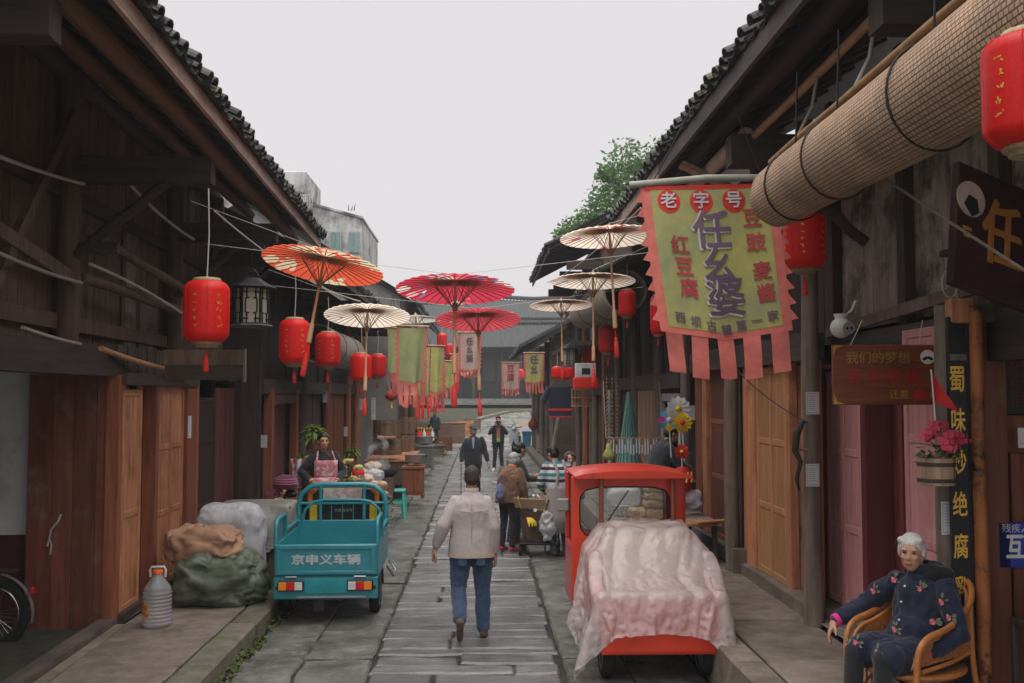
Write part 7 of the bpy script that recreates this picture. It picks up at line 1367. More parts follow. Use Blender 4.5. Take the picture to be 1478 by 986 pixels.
lump('paper_sack', 'crumpled brown paper sack lying on the green tarp bag', 'sack', (-3.02, 11.05, KZ + .40), (.40, .28, .19), mat('brown_paper', (.38, .225, .14), rough=.7, var=.15, scale=6, bump=.15), .06, .62, R(-14), seed=5)
lump('woven_sack', 'upright whitish woven plastic sack behind the brown paper sack', 'sack', (-2.86, 11.55, KZ), (.38, .22, .5), mat('grey_white_weave', (.40, .40, .43), rough=.5, var=.2, scale=20, st=(1, 1, .2), bump=.2), .025, .45, R(5), seed=8)
bx = thing('cardboard_box', 'tall worn cardboard box under the grey tarp beside sacks', 'box', (-2.62, 12.15, KZ)); MB().box(-.50, .38, -.28, .28, 0, .92, bev=.01).build('body', mat('worn_cardboard', (.20, .145, .105), rough=.85, var=.2, scale=4), bx); MB().box(-.06, .0, -.284, -.28, 0, .92).build('tape', mat('tape_brown', (.3, .22, .14), rough=.4), bx)
draped('tarpaulin', 'crumpled grey brown tarpaulin thrown over the cardboard box and sacks', 'tarpaulin', (-2.78, 12.0, 1.32), (1.45, 1.25), sd_min(sd_box((-2.68, 12.15, .6), (.46, .30, .52), .03), sd_ell((-2.86, 11.6, .98), (.34, .2, .2)), wall_, flr), mat('grey_brown_tarp', (.19, .18, .165), rough=.5, var=.25, scale=5, bump=.2), n=50, rs=1.15, seed=4)
lump('dark_sack', 'dark sack leaning on the orange door jamb behind the pile', 'sack', (-3.22, 11.7, KZ), (.18, .3, .38), black_m, .04, .7, seed=12)
wb = thing('water_jug', 'big ribbed clear plastic water jug with red cap standing by left door', 'jug', (-3.13, 9.85, KZ - .0)); b = MB(); pr = []
for k in range(9): z = .02 + k * .036; pr += [(.128, z), (.138, z + .010), (.138, z + .022), (.126, z + .030)]
b.lathe([(.10, 0), (.128, .012)] + pr + [(.130, .35), (.12, .38), (.05, .475), (.045, .5)], 24); b.build('body', film_mat('cloudy_plastic', (.62, .62, .64), .5, .1), wb)
MB().lathe([(.05, .5), (.05, .535), (.04, .54)], 16).build('cap', mat('orange_cap', (.7, .12, .02), rough=.4), wb); MB().tube([(-.07, 0, .47), (-.075, 0, .54), (-.06, 0, .565), (.06, 0, .565), (.075, 0, .54), (.07, 0, .47)], .012, 8).build('handle', white_pl, wb)
MB().grid(lambda u, v: (.141 * math.cos(-2.9 + 1.0 * u), .141 * math.sin(-2.9 + 1.0 * u), .11 + .13 * v), 8, 2).build('label', mat('red_yellow_label', (.62, .10, .03), var=.1, stain=(.75, .5, .03), sr=(.48, .52), ss=14), wb); MB().grid(lambda u, v: ((.118 - .06 * v) * math.cos(-1.8 + .8 * u), (.118 - .06 * v) * math.sin(-1.8 + .8 * u), .385 + .075 * v), 6, 2).build('neck_label', mat('grey_blue_label', (.28, .31, .38)), wb)
# ------------------------------------------------------------------ left food stall
tb = thing('stall_table', 'long dark food stall table in front of the vendor woman', 'table', (-2.25, 16.3, 0)); MB().box(-.45, .42, -1.8, 1.9, .82, .86, bev=.006).build('top', w_board, tb)
for x in (-.4, .38):
    for y in (-1.7, 1.8): MB().box(x - .03, x + .03, y - .03, y + .03, KZ if x < 0 else 0, .82).build('leg', w_dark_v, tb)
MB().box(-.43, .40, -1.78, -1.75, .35, .82).build('front_cloth', black_m, tb)
def item(name, label, cat, px, py, Y, parts, group=None, rz=0):
    t = thing(name, label, cat, at(px, py, Y), rz, group)
    for nm, m, fn in parts: b = MB(); fn(b); b.build(nm, m, t)
    return t
TZ = .86
crust = mat('yellow_brown_crust', (.34, .24, .10), rough=.85, var=.4, scale=25, bump=.4, rv=.15); straw = mat('straw_basket', (.22, .14, .075), rough=.85, var=.5, scale=20, st=(1, 1, 3), bump=.6)
rk = thing('wooden_rack', 'dark slatted wooden rack of trays on the stall before the vendor', 'rack', (-2.42, 14.75, TZ)); 
for z in (.08, .2, .32, .44, .56): MB().box(-.17, .17, -.12, .12, z, z + .08, bev=.01).build('tray', straw, rk)
for x in (-.18, .18): MB().box(x - .012, x + .012, -.13, .13, 0, .68).build('upright', w_dark_v, rk)
for k in range(9): 
    t = thing('flat_cake', ('top', 'second', 'third', 'fourth', 'fifth', 'sixth', 'seventh', 'eighth', 'lowest')[k] + ' round crusty cake of the tall stack beside wooden rack', 'cake', (-2.10 + rnd.uniform(-.015, .015), 14.85, TZ + .5 - k * .06), rnd.uniform(0, 3), 'stack of crusty cakes'); MB().lathe([(0, 0), (.09, .002), (.115, .02), (.115, .042), (.09, .057), (0, .06)], 14).build('cake', crust, t); MB().lathe([(0, .0605), (.05, .061), (.06, .058)], 10).build('seeds', mat('sesame', (.5, .42, .28), scale=80, var=.5), t)
for k in range(3): lump('cake_pile', ('yellow pastry heap on top right of the tall cake stack', 'smaller pastry heap at the right foot of cake stack', 'pale pastry heap behind the cake stack')[k], 'pastry', (-1.98 + .06 * k, 14.9 + .15 * k, TZ + (.52, .25, .4)[k]), (.075, .065, .035), mat('yellow_pastry', (.40, .33, .12), var=.4, scale=30), .02, .9, seed=20 + k, flat=False)
mt = thing('plaid_cloth', 'pink plaid cloth hanging from the stall left of wooden rack', 'cloth', (-2.66, 14.5, TZ + .62)); MB().grid(lambda u, v: (-.09 + .18 * u + .03 * math.sin(v * 4), .03 * math.sin(u * 9 + v * 2), -.42 * v), 8, 10).build('cloth', mat('pink_plaid', (.42, .16, .19), var=.2, stain=(.5, .45, .46), sr=(.48, .52), ss=16), mt); MB().tube([(-.09, 0, -.40), (.0, .02, -.43), (.09, 0, -.4)], .012, 6).build('hem', mat('pink_hem', (.5, .04, .10)), mt)
for k in range(4):
    p = (-1.98 + k * .11, 14.7, TZ); t = thing('layered_cup', ('leftmost', 'second', 'third', 'rightmost')[k] + ' of four clear cups of layered sweets on the stall front', 'cup', p, 0, 'cups of layered sweets'); 
    MB().lathe([(.035, 0), (.045, .16)], 12).build('contents', mat('brown_red_sweet', (.16, .05, .035), var=.4, scale=30), t); MB().lathe([(.038, .05), (.043, .08), (.046, .09)], 12, caps=False).build('cream_band', white_pl, t); MB().lathe([(.048, .155), (.048, .19), (.03, .215), (0, .22)], 12).build('green_lid', mat('yellow_green_lid', (.36, .36, .08)), t)
item('storage_jar', 'jar with bright red lid standing behind the layered cups', 'jar', 517, 690, 15.6, (('body', glass, lambda b: b.lathe([(.08, -.1), (.10, -.06), (.10, .04), (.08, .07)], 14)), ('lid', bright_red, lambda b: b.lathe([(.095, .05), (.10, .07), (.09, .13), (.05, .16), (0, .165)], 14))))
item('storage_jar', 'dark green bottle standing left of the red lidded jar', 'bottle', 502, 688, 15.7, (('body', mat('dark_green_glass', (.012, .04, .025), rough=.2), lambda b: b.lathe([(.05, -.15), (.055, -.13), (.055, .05), (.02, .12), (.02, .2)], 12)), ('cap', black_m, lambda b: b.lathe([(.023, .2), (.023, .23)], 10))))
for k, (px, py, Y, r) in enumerate(((528, 690, 16, .12), (541, 684, 16.8, .13), (536, 676, 17.5, .14), (525, 680, 17.4, .11))): c = at(px, py, Y); lump('snack_bag', ('white knotted snack bag right of the layered cups', 'white puffed snack bag before the steaming wok', 'pale snack bag at the back of the stall', 'small pale snack bag behind the red lid')[k], 'bag', c - Vector((0, 0, r)), (r, r, r * .8), bag_film if k % 2 else mat('cream_snack', (.46, .38, .30), var=.4, scale=25), .04, .9, seed=30 + k, flat=False, group='bags of snacks on the left stall')
pkc = [mat('packet_%s' % n, c, rough=.4, var=.3, scale=25) for n, c in (('red', (.42, .05, .04)), ('green', (.10, .22, .07)), ('cream', (.5, .42, .32)), ('brown', (.22, .11, .06)), ('white', (.55, .55, .55)), ('orange', (.5, .2, .04)))]
SPK = [(i, j) for j in (0, 1) for i in range(6)]
for k in range(12):
    x, y = -2.62 + rnd.random() * .84, 14.95 + rnd.random() * 3.1; t = thing('snack_packet', ('squat ', 'tall ')[SPK[k][1]] + ('red', 'green', 'cream', 'brown', 'white', 'orange')[k % 6] + ' tied snack packet among the crowded goods on the left stall table', 'packet', (x, y, .862), rnd.uniform(0, 3), 'snack packets on the left stall table'); w = rnd.uniform(.07, .11); h = (.08, .2)[SPK[k][1]] * rnd.uniform(.9, 1.2)
    MB().lathe([(w * .7, 0), (w, .02), (w * rnd.uniform(.9, 1.05), h * .8), (w * .6, h), (w * .15, h + .01)], 10).build('pack', pkc[k % 6], t); MB().lathe([(w * .14, h), (w * .3, h + .03), (w * .22, h + .04)], 8).build('tied_top', pkc[(k + 2) % 6], t)
tr_ = thing('wicker_tray', 'wicker tray of bagged nuts at the street corner of left stall', 'tray', (-1.66, 16.0, .72)); MB().lathe([(.18, 0), (.24, .06), (.25, .065)], 20, caps=False).lathe([(0, 0), (.18, 0)], 20).build('tray', straw, tr_); MB().tube([(0, .1, 0), (0, .1, -.72)], .02, 6).build('stand', w_dark_v, tr_)
for k, (x, z, s) in enumerate(((-.11, .03, 1), (.10, .03, 1), (.0, .06, -.6), (-.05, .17, .5), (.07, .17, 0))): lump('nut_bag', ('left front', 'right front', 'middle', 'upper left', 'upper right')[k] + ' bag of nuts on the wicker tray', 'bag', (-1.66 + x, 15.95 - .05 * (k < 2) + .08 * (k == 2), .72 + z), (.11, .09, .075), mat('nut_pack', (.38, .24, .16), var=.5, scale=28, stain=(.5, .42, .36), sr=(.55, .65), ss=20, rough=.35), .02, .85, seed=40 + k, flat=False, group='bags of nuts on the wicker tray')
b = MB()
for k in range(420):
    c = Vector((rnd.gauss(0, .09), rnd.gauss(0, .08), rnd.uniform(-.22, .16))); a = rnd.uniform(0, 6.3); u = Vector((math.cos(a) * .5, math.sin(a) * .5, rnd.uniform(.2, 1))) * rnd.uniform(.05, .1); w = Vector((-math.sin(a), math.cos(a), .2)) * .018; b.add([c, c + u * .5 + w, c + u, c + u * .5 - w], [(0, 1, 2, 3)])
vg = thing('vegetable_bundle', 'bundle of green leafy vegetables hung below the nut tray', 'vegetables', at(549, 737, 17)); tag(b.build('leaves', mat('vegetable_green', (.10, .17, .04), var=.5, rv=.2, bump=0), vg), kind='stuff'); MB().tube([(-.05, 0, -.26), (0, 0, -.1), (.04, 0, -.25)], .02, 5).build('stems', mat('pale_stems', (.35, .38, .22)), vg)
stl = thing('plastic_stool', 'mint green plastic stool standing at the street end of left stall', 'stool', (-1.68, 19.6, 0)); MB().box(-.2, .2, -.2, .2, .52, .56, bev=.02).build('seat', teal_pl, stl)
for x in (-1, 1):
    for y in (-1, 1): MB().tube([(x * .15, y * .15, .53), (x * .19, y * .19, 0)], [.04, .034], 4, sm=False).build('leg', teal_pl, stl)
MB().box(-.17, .17, -.19, -.17, .3, .36).box(-.17, .17, .17, .19, .3, .36).build('brace', teal_pl, stl)
wk = thing('steaming_wok', 'wide black wok on a round stove, steam rising, at the back of stall', 'wok', at(553, 680, 18.6)); MB().lathe([(0, -.14), (.12, -.12), (.24, -.04), (.30, .02), (.31, .02), (.25, -.05), (.12, -.14), (0, -.16)], 24).build('pan', black_m, wk); MB().lathe([(0, -.01), (.26, -.01)], 24).build('broth', mat('pale_broth', (.45, .43, .40), rough=.2), wk); MB().lathe([(.2, -.6), (.22, -.2), (.25, -.1)], 18).build('stove', mat('rusty_stove', (.16, .10, .075), var=.5), wk); MB().tube([(.29, 0, .02), (.36, 0, .04), (.36, .06, .04)], .01, 6).build('handle', black_m, wk); MB().tube([(-.29, 0, .02), (-.36, 0, .04), (-.36, .06, .04)], .01, 6).build('handle', black_m, wk)
wl = wk.location; stp = MB(); stp.lathe([(.02, 0), (.22, .02), (.25, .12), (.20, .3), (.22, .45), (.13, .62), (0, .66)], 16); so = stp.build('steam', [], None, (wl.x - .1, wl.y, wl.z + .02)); so.name = 'steam'
sm_ = bpy.data.materials.new('steam_vapour'); sm_.use_nodes = True; N = sm_.node_tree.nodes; L = sm_.node_tree.links; N.remove(N['Principled BSDF']); v_ = N.new('ShaderNodeVolumePrincipled'); v_.inputs['Color'].default_value = (.95, .95, .97, 1); tx = N.new('ShaderNodeTexCoord'); n_ = N.new('ShaderNodeTexNoise'); n_.inputs['Scale'].default_value = 5; n_.inputs['Detail'].default_value = 4; L.new(tx.outputs['Object'], n_.inputs[0]); mr = N.new('ShaderNodeMapRange'); mr.inputs[1].default_value = .5; mr.inputs[2].default_value = .75; mr.inputs[3].default_value = 0; mr.inputs[4].default_value = 9; L.new(n_.outputs[0], mr.inputs[0]); L.new(mr.outputs[0], v_.inputs['Density']); L.new(v_.outputs[0], N['Material Output'].inputs['Volume']); so.data.materials.append(sm_); tag(so, kind='stuff')
stv2 = wood('steamer_staves', (.17, .11, .07), V, stain=(.26, .19, .13), sr=(.5, .7))
for k, (px, py, Y, w, h, lab) in enumerate(((559, 631, 24.5, .66, .42, 'large wooden steamer barrel with steamed loaves, upper one of the front stack'), (559, 656, 24.5, .66, .40, 'large wooden steamer barrel at the bottom of the front stack'), (586, 626, 28, .46, .45, 'slim wooden steamer barrel at the top of rear stack'), (586, 651, 28, .46, .45, 'slim wooden steamer barrel at the bottom of rear stack'))):
    c = at(px, py, Y); t = thing('steamer_barrel', lab, 'steamer', c, 0, 'stacked wooden steamer barrels')
    for q in range(18): a = 2 * math.pi * q / 18; MB().box(-w * .088, w * .088, -.014, .014, 0, h, bev=.004).build('stave', stv2, t, (w / 2 * math.cos(a), w / 2 * math.sin(a), 0), a + R(90))
    for z in (.06, h - .1): MB().lathe([(w * .535, z), (w * .542, z + .02), (w * .535, z + .04)], 22, caps=False).build('hoop', bamboo_d, t)
    MB().lathe([(0, h * .9), (w * .45, h * .9)], 18).build('rack', straw, t)
for k in range(3): c = at(552 + k * 8, 632, 24.4); lump('steamed_loaf', ('left', 'middle', 'right')[k] + ' pale brown loaf showing between the front steamer barrels', 'loaf', c - Vector((0, .33, .04)), (.10, .08, .05), mat('loaf_brown', (.33, .19, .13)), .01, .9, seed=50 + k, flat=False)
ct = thing('stall_counter', 'low wooden counter carrying the steamer barrels on the left', 'counter', at(565, 657, 26.2)); MB().box(-.5, .62, -1.9, 2.0, -.05, -.0, bev=.006).build('top', w_orange, ct)
for x in (-.45, .56):
    for y in (-1.8, 1.9): MB().box(x - .03, x + .03, y - .03, y + .03, -.75, -.05).build('leg', w_red, ct)
MB().box(-.46, .58, -1.86, -1.83, -.6, -.05).build('front', w_board, ct)
for k, (px, py, Y, w, h, m, lab, cat) in enumerate(((597, 682, 22, .5, .7, w_red, 'red brown wooden stand with tin basin near the steamers', 'stand'), (614, 668, 30, .52, .75, conc_m, 'grey metal cabinet beyond the steamers at the left shops', 'cabinet'), (650, 606, 45, 1.4, 1.0, wood('pale_brick_counter', (.20, .12, .09), HX), 'long pinkish brown counter at the bend of lane', 'counter'), (606, 640, 34, .6, 1.1, w_dark_v, 'dark display cabinet behind the grey metal cabinet', 'cabinet'))):
    c = at(px, py, Y); g0 = KZ + gz(Y) - .02; tt = thing(('wooden_stand', 'metal_cabinet', 'long_counter', 'display_cabinet')[k], lab, cat, (c.x, c.y, g0)); hh = h
    MB().box(-w / 2, w / 2, -.3, .3, hh - .05, hh, bev=.006).build('top', m, tt); MB().box(-w / 2 + .03, w / 2 - .03, -.27, .27, .08, hh - .05).build('body', m, tt); MB().box(-w / 2 + .06, -.02, -.285, -.27, .14, hh - .12, bev=.004).box(.02, w / 2 - .06, -.285, -.27, .14, hh - .12, bev=.004).build('door', m, tt)
    for x in (-1, 1): MB().box(x * (w / 2 - .05) - .03, x * (w / 2 - .05) + .03, -.26, .26, 0, .08).build('foot', m, tt)
for k, (px, py, Y, r, lab) in enumerate(((599, 668, 22, .22, 'wide tin basin on the red brown wooden stand'), (612, 640, 30, .26, 'silver cooking pot on the grey metal cabinet'), (600, 648, 31, .18, 'small silver pot left of the cooking pot'))):
    item('metal_pot', lab, 'pot', px, py, Y, (('body', steel, lambda b: b.lathe([(r * .8, 0), (r, .04), (r, r * .8), (r * 1.06, r * .82)], 18)), ('contents', mat('pale_broth', (.45, .43, .4)), lambda b: b.lathe([(0, r * .7), (r * .97, r * .7)], 18)), ('handle', black_m, lambda b: b.tube([(r, 0, r * .6), (r * 1.25, 0, r * .65), (r, 0, r * .7)], .012, 5))))
for k in range(6): c = at(606 + k * 2.2, 630 + (k % 2) * 5, 30 + k * .5); item('sauce_bottle', ('first', 'second', 'third', 'fourth', 'fifth', 'sixth')[k] + ' from the left of six small sauce bottles by the silver pots', 'bottle', 604 + k * 4, 636, 30 + k * .4, (('body', (bright_red, mat('amber_glass', (.3, .12, .02)), white_pl)[k % 3], lambda b: b.lathe([(.06, 0), (.06, .22), (.025, .3), (.025, .36)], 10)), ('cap', yellow_p, lambda b: b.lathe([(.03, .36), (.03, .4)], 8))), 'sauce bottles by the silver pots')
def potplant(label, px, py, Y, r, n, m, ph=.2):
    t = thing('potted_plant', label, 'plant', at(px, py, Y)); b = MB()
    for k in range(n):
        a = rnd.uniform(0, 6.3); e = rnd.uniform(-.2, 1.2); L_ = r * rnd.uniform(.5, 1); d = Vector((math.cos(a) * math.cos(e), math.sin(a) * math.cos(e), math.sin(e))); s = Vector((-math.sin(a), math.cos(a), 0)) * r * .07
        p1 = d * L_ * .6; p2 = d * L_ - Vector((0, 0, L_ * .35)); b.add([s * .3, p1 + s, p2, p1 - s, -s * .3], [(0, 1, 2, 3, 4)])
    tag(b.build('leaves', m, t), kind='stuff'); MB().lathe([(r * .3, -ph - .02), (r * .4, 0), (r * .42, .01)], 14).build('pot', mat('clay_pot', (.22, .10, .06)), t)
pm = mat('bright_plant_green', (.16, .24, .05), var=.5, rv=.2, bump=0, transl=.3)
potplant('bright green leafy plant on the shelf left of the vendor woman', 452, 628, 16.2, .36, 180, pm); potplant('small green potted plant behind the cake stack', 508, 655, 18, .26, 150, pm); potplant('yellow green plant low behind the vendor and the wooden rack', 438, 668, 16, .3, 120, pm)
# ------------------------------------------------------------------ lane: fruit cart
fc = thing('fruit_cart', 'low black hand cart carrying a brown basket of fruit in mid lane', 'cart', (.88, 15.2, 0), R(-6)); MB().box(-.28, .30, -.3, .35, .17, .2).tube([(-.28, -.3, .19), (.3, -.3, .19)], .015, 6).tube([(-.2, -.3, .19), (-.2, -.3, .06)], .012, 6).tube([(.1, -.3, .19), (.1, -.3, .06)], .012, 6).build('platform', black_m, fc); MB().tube([(.28, .3, .2), (.3, .42, .95), (-.2, .42, .95), (-.22, .3, .2)], .014, 6).build('handle', black_m, fc)
for x in (-.27, .28):
    for y in (-.22, .26): wheel(fc, (x, y, .09), .09, .05)
fk = thing('fruit_basket', 'round brown basket with a cardboard rim standing on the hand cart', 'basket', (.86, 15.2, .2)); MB().lathe([(.21, 0), (.27, .3), (.29, .45), (.30, .46), (.28, .45)], 20, caps=False).lathe([(0, .0), (.21, 0)], 20).build('body', mat('dark_wicker', (.10, .07, .05), var=.5, scale=30, bump=.6), fk)
for k, (a, t2) in enumerate(((-.5, .4), (1.0, .35), (2.6, .5), (-1.6, .3))): MB().box(-.26, .26, -.006, .006, 0, .16, rot=Matrix.Rotation(a, 3, 'Z') @ Matrix.Rotation(t2, 3, 'X')).build('cardboard_flap', mat('cardboard', (.34, .235, .15)), fk, (.28 * math.sin(a), -.28 * math.cos(a), .50))
ban = mat('banana_yellow', (.66, .46, .03), rough=.5, var=.2, scale=10, bump=.05)
for k, (x, y, z, lab) in enumerate(((.98, 15.05, .73, 'bunch of ripe bananas on the top right of fruit basket'), (.68, 14.90, .52, 'bunch of bananas hanging on the front of fruit basket'), (.76, 15.3, .70, 'bunch of bananas at the back of fruit basket'))):
    t = thing('banana_bunch', lab, 'bananas', (x, y, z), k * 1.3, 'bananas on the fruit cart')
    for q in range(7): a = -1.1 + q * .36; MB().tube([(0, 0, .05), (.07 * math.sin(a), -.07 * math.cos(a), .035), (.12 * math.sin(a), -.12 * math.cos(a), -.01), (.14 * math.sin(a), -.14 * math.cos(a), -.06)], [.01, .02, .02, .007], 7).build('banana', ban, t)
lump('plastic_bag', 'clear crumpled plastic bag hanging on the front of fruit basket', 'bag', (.98, 14.82, .28), (.11, .08, .19), bag_film, .05, .9, seed=60, flat=False); lump('plastic_bag', 'thin clear plastic bag standing on top of fruit basket', 'bag', (.83, 15.1, .64), (.14, .12, .13), clear_plastic, .05, .9, seed=61, flat=False)
# ------------------------------------------------------------------ right stall behind the red three wheeler
rs_ = thing('stall_table', 'wooden plank stall table behind the red three wheeler on the right', 'table', (2.3, 13.0, 0)); 
for k in range(4): MB().box(-.62, .62, -.9 + k * .42, -.5 + k * .42, .80 + rnd.uniform(0, .012), .84, bev=.005).build('plank', w_tan if k == 0 else w_grey, rs_)
for x in (-.3, .55):
    for y in (-.8, .7): MB().box(x - .03, x + .03, y - .03, y + .03, RZ, .8).build('leg', w_dark_v, rs_)
beam('loose_plank', w_tan, rs_, (.25, -1.05, .87), (.78, -.7, .86), .12, .02)
pack = mat('tan_packs', (.40, .26, .16), rough=.4, var=.4, scale=26, stain=(.56, .46, .38), sr=(.55, .68), ss=14)
for k, (x, z, s) in enumerate(((1.95, .84, 0), (2.16, .84, 1), (2.37, .84, 2), (2.15, .98, 3), (2.15, 1.08, 4), (2.15, 1.18, 5))): lump('snack_pack', ('left lower', 'middle lower', 'right lower', 'third from top', 'second from top', 'topmost')[k] + ' tan snack pack of the pyramid seen through the red cab', 'bag', (x, 12.5, z), (.12, .10, .075 if k < 3 else .055), pack, .018, .6, seed=70 + k, flat=False, group='tan snack packs on the right stall')
lump('produce_bag', 'yellow snack bag on the peak of the tan pack pyramid', 'bag', (2.12, 12.5, 1.28), (.08, .07, .04), ban, .015, .8, seed=80, flat=False); lump('produce_bag', 'white puffed bag over a wire basket, left of the tan packs', 'bag', (1.82, 12.7, .98), (.22, .16, .12), bag_film, .04, .8, seed=81, flat=False); lump('produce_bag', 'bright red wrapped bundle above the white puffed bag', 'bag', (1.92, 13.0, 1.22), (.13, .1, .06), bright_red, .02, .8, seed=82, flat=False); lump('produce_bag', 'pale lilac bag on the stall near the grey column', 'bag', (2.75, 13.0, .9), (.13, .12, .13), mat('lilac_film', (.45, .40, .46), rough=.4), .03, .8, seed=83, flat=False)
wbk = thing('wire_basket', 'white wire basket standing left on the right hand stall', 'basket', (1.80, 12.7, .84)); bb = MB()
for k in range(16): a = 2 * math.pi * k / 16; bb.tube([(.14 * math.cos(a), .14 * math.sin(a), 0), (.17 * math.cos(a), .17 * math.sin(a), .17)], .006, 4)
bb.build('wires', white_pl, wbk)
for z, r in ((.01, .14), (.17, .17)): MB().tube([(r * math.cos(a), r * math.sin(a), z) for a in [i * math.pi / 9 for i in range(19)]], .008, 5).build('rim', white_pl, wbk)
for k in range(5): item('glass_jar', ('first', 'second', 'third', 'fourth', 'fifth')[k] + ' from the left of five lidded glass jars behind the tan packs', 'jar', 905 + k * 15, 706 - (k % 2) * 6, 13.4, (('body', mat('jar_contents', (.25, .2, .17), rough=.2, var=.5, scale=20), lambda b: b.lathe([(.07, -.1), (.08, -.08), (.08, .06), (.06, .08)], 14)), ('lid', (steel, bright_red, mat('pale_lid', (.5, .48, .4)))[k % 3], lambda b: b.lathe([(.066, .08), (.066, .11)], 14))), 'glass jars on the right stall')
# flower windmills
def windmill(label, px, py, Y, r, cols, core, n=12, stem=.5):
    t = thing('flower_windmill', label, 'windmill', at(px, py, Y), 0, 'flower windmills on the right stall')
    for k in range(n):
        a = 2 * math.pi * k / n; d = Vector((math.cos(a), 0, math.sin(a))); s = Vector((-math.sin(a), 0, math.cos(a))); w = r * math.pi / n * .9
        MB().add([d * r * .2 - s * w * .3, d * r * .75 - s * w + Vector((0, -.02, 0)), d * r, d * r * .75 + s * w + Vector((0, .02, 0)), d * r * .2 + s * w * .3], [(0, 1, 2, 3, 4)]).build('petal', cols[k % len(cols)], t)
    MB().lathe([(0, .04), (r * .18, .03), (r * .26, 0)], 14, rot=Matrix.Rotation(R(90), 3, 'X')).build('centre', core, t); MB().tube([(0, .03, 0), (.03, .05, -stem)], .008, 5).build('stick', white_pl, t)
pwhite = mat('white_petal', (.62, .62, .64), rough=.6, bump=0, rv=0, transl=.3); pyel = mat('yellow_petal', (.72, .50, .02), rough=.6, bump=0, rv=0, transl=.3); pred = mat('red_petal', (.60, .03, .02), rough=.6, bump=0, rv=0, transl=.3); pblue = mat('blue_petal', (.10, .35, .62), rough=.6, bump=0, rv=0); ppink = mat('pink_petal', (.62, .10, .38), rough=.6, bump=0, rv=0)
windmill('white flower windmill behind the yellow one above the right stall', 979, 590, 13.0, .17, [pwhite], pyel); windmill('yellow flower windmill with red centre above the right stall', 985, 610, 12.9, .14, [pyel], pred); windmill('red flower windmill below the yellow one beside the bending man', 984, 652, 12.8, .10, [pred], yellow_p, 10); windmill('pink blue and yellow windmill left of the white flower one', 966, 606, 13.1, .16, [ppink, pblue, pyel, pblue], pwhite, 8)
item('gold_red_ornament', 'red and gold paper ornament hanging under the red flower windmill', 'ornament', 985, 690, 12.9, (('body', pred, lambda b: b.lathe([(0, -.2), (.1, -.15), (.13, 0), (.1, .12), (0, .16)], 14)), ('gold_pattern', gold_p, lambda b: [b.tube([(.13 * math.cos(a), .13 * math.sin(a), -.05), (.115 * math.cos(a + .3), .115 * math.sin(a + .3), .08)], .014, 5) for a in [i * .7 for i in range(9)]]), ('tassel', red_c, lambda b: b.lathe([(.02, -.2), (.05, -.4)], 8))))
# teal net, strings, hanging things
nt_ = thing('fishing_net', 'teal fishing net hung in a tall cone against the right front', 'net', (2.55, 17.2, 2.45)); tn = mat('teal_net', (.13, .26, .235), rough=.8, var=.4, scale=30, bump=.3)
MB().lathe([(.02, 0), (.05, -.3), (.14, -.9), (.25, -1.5), (.27, -1.6)], 24, caps=False).build('mesh_folds', tn, nt_)
for k in range(18): a = 2 * math.pi * k / 18; MB().tube([(.02 * math.cos(a), .02 * math.sin(a), 0), (.15 * math.cos(a + .1), .15 * math.sin(a + .1), -.9), (.285 * math.cos(a + .2), .285 * math.sin(a + .2), -1.62)], .012, 5).build('net_cord', tn, nt_)
rd = thing('hanging_rail', 'bamboo rail with a fringe of white tags over the right stall', 'rail', (2.3, 15.6, 1.62)); MB().tube([(-.35, 0, .1), (.55, 0, .1)], .01, 6).build('rod', bamboo, rd)
for k in range(20): MB().box(-.33 + k * .045, -.31 + k * .045, -.003, .003, -.12 - rnd.uniform(0, .05), .09 if k % 3 else .0).build('white_tag', white_p, rd)
MB().tube([(-.35, 0, .1), (-.35, .3, 1.0)], .006, 4).tube([(.55, 0, .1), (.55, .3, 1.0)], .006, 4).build('cord', cable_w, rd)
item('green_gourd', 'small yellow green gourd at the left end of white tag rail', 'gourd', 879, 655, 15.2, (('body', mat('gourd_skin', (.35, .36, .12), var=.3), lambda b: b.lathe([(0, -.1), (.08, -.08), (.1, -.02), (.06, .05), (.045, .08), (.05, .12), (.02, .16)], 14)), ('stalk', moss_m, lambda b: b.tube([(0, 0, .15), (.02, 0, .22)], .01, 5))))
for k, px in enumerate((876, 884, 891)):
    t = thing('bead_string', ('left', 'middle', 'right')[k] + ' one of three long wooden bead strings left of teal net', 'string', at(px, 560, 17.5 + .3 * k), 0, 'wooden bead strings'); MB().tube([(0, 0, .2), (0, 0, -1.15)], .004, 4).build('thread', cable_w, t)
    for q in range(18): MB().ball((0, 0, .15 - q * .07), (.022, .022, .028), 6, 5).build('bead', bamboo_d, t)
# clothes, cages, boxes, boards further right
item('embroidered_jacket', 'dark embroidered jacket with red trim hung below the squat red lanterns', 'jacket', 808, 575, 24, (('body', cloth('indigo_cloth', (.02, .022, .05)), lambda b: b.box(-.28, .28, -.05, .05, -.45, .3, bev=.05)), ('sleeve', cloth('indigo_cloth', (.02, .022, .05)), lambda b: b.tube([(.25, 0, .25), (.42, 0, -.1)], .08, 8)), ('sleeve', cloth('indigo_cloth', (.02, .022, .05)), lambda b: b.tube([(-.25, 0, .25), (-.42, 0, -.1)], .08, 8)), ('red_trim', red_c, lambda b: b.box(-.285, .285, -.055, .055, -.30, -.24)), ('red_hem', red_c, lambda b: b.box(-.285, .285, -.055, .055, -.46, -.42))))
item('light_box_sign', 'small white and red lantern sign box hanging beside the lanterns on right', 'sign', 845, 545, 19.5, (('box', mat('pale_sign', (.5, .5, .5)), lambda b: b.box(-.2, .2, -.1, .1, .0, .28, bev=.01)), ('red_base', bright_red, lambda b: b.box(-.24, .24, -.13, .13, -.22, -.0, bev=.02)), ('emblem', black_m, lambda b: b.box(-.08, .08, -.106, -.1, .06, .18)), ('cord', cable_b, lambda b: b.tube([(0, 0, .28), (0, 0, .7)], .006, 4))))
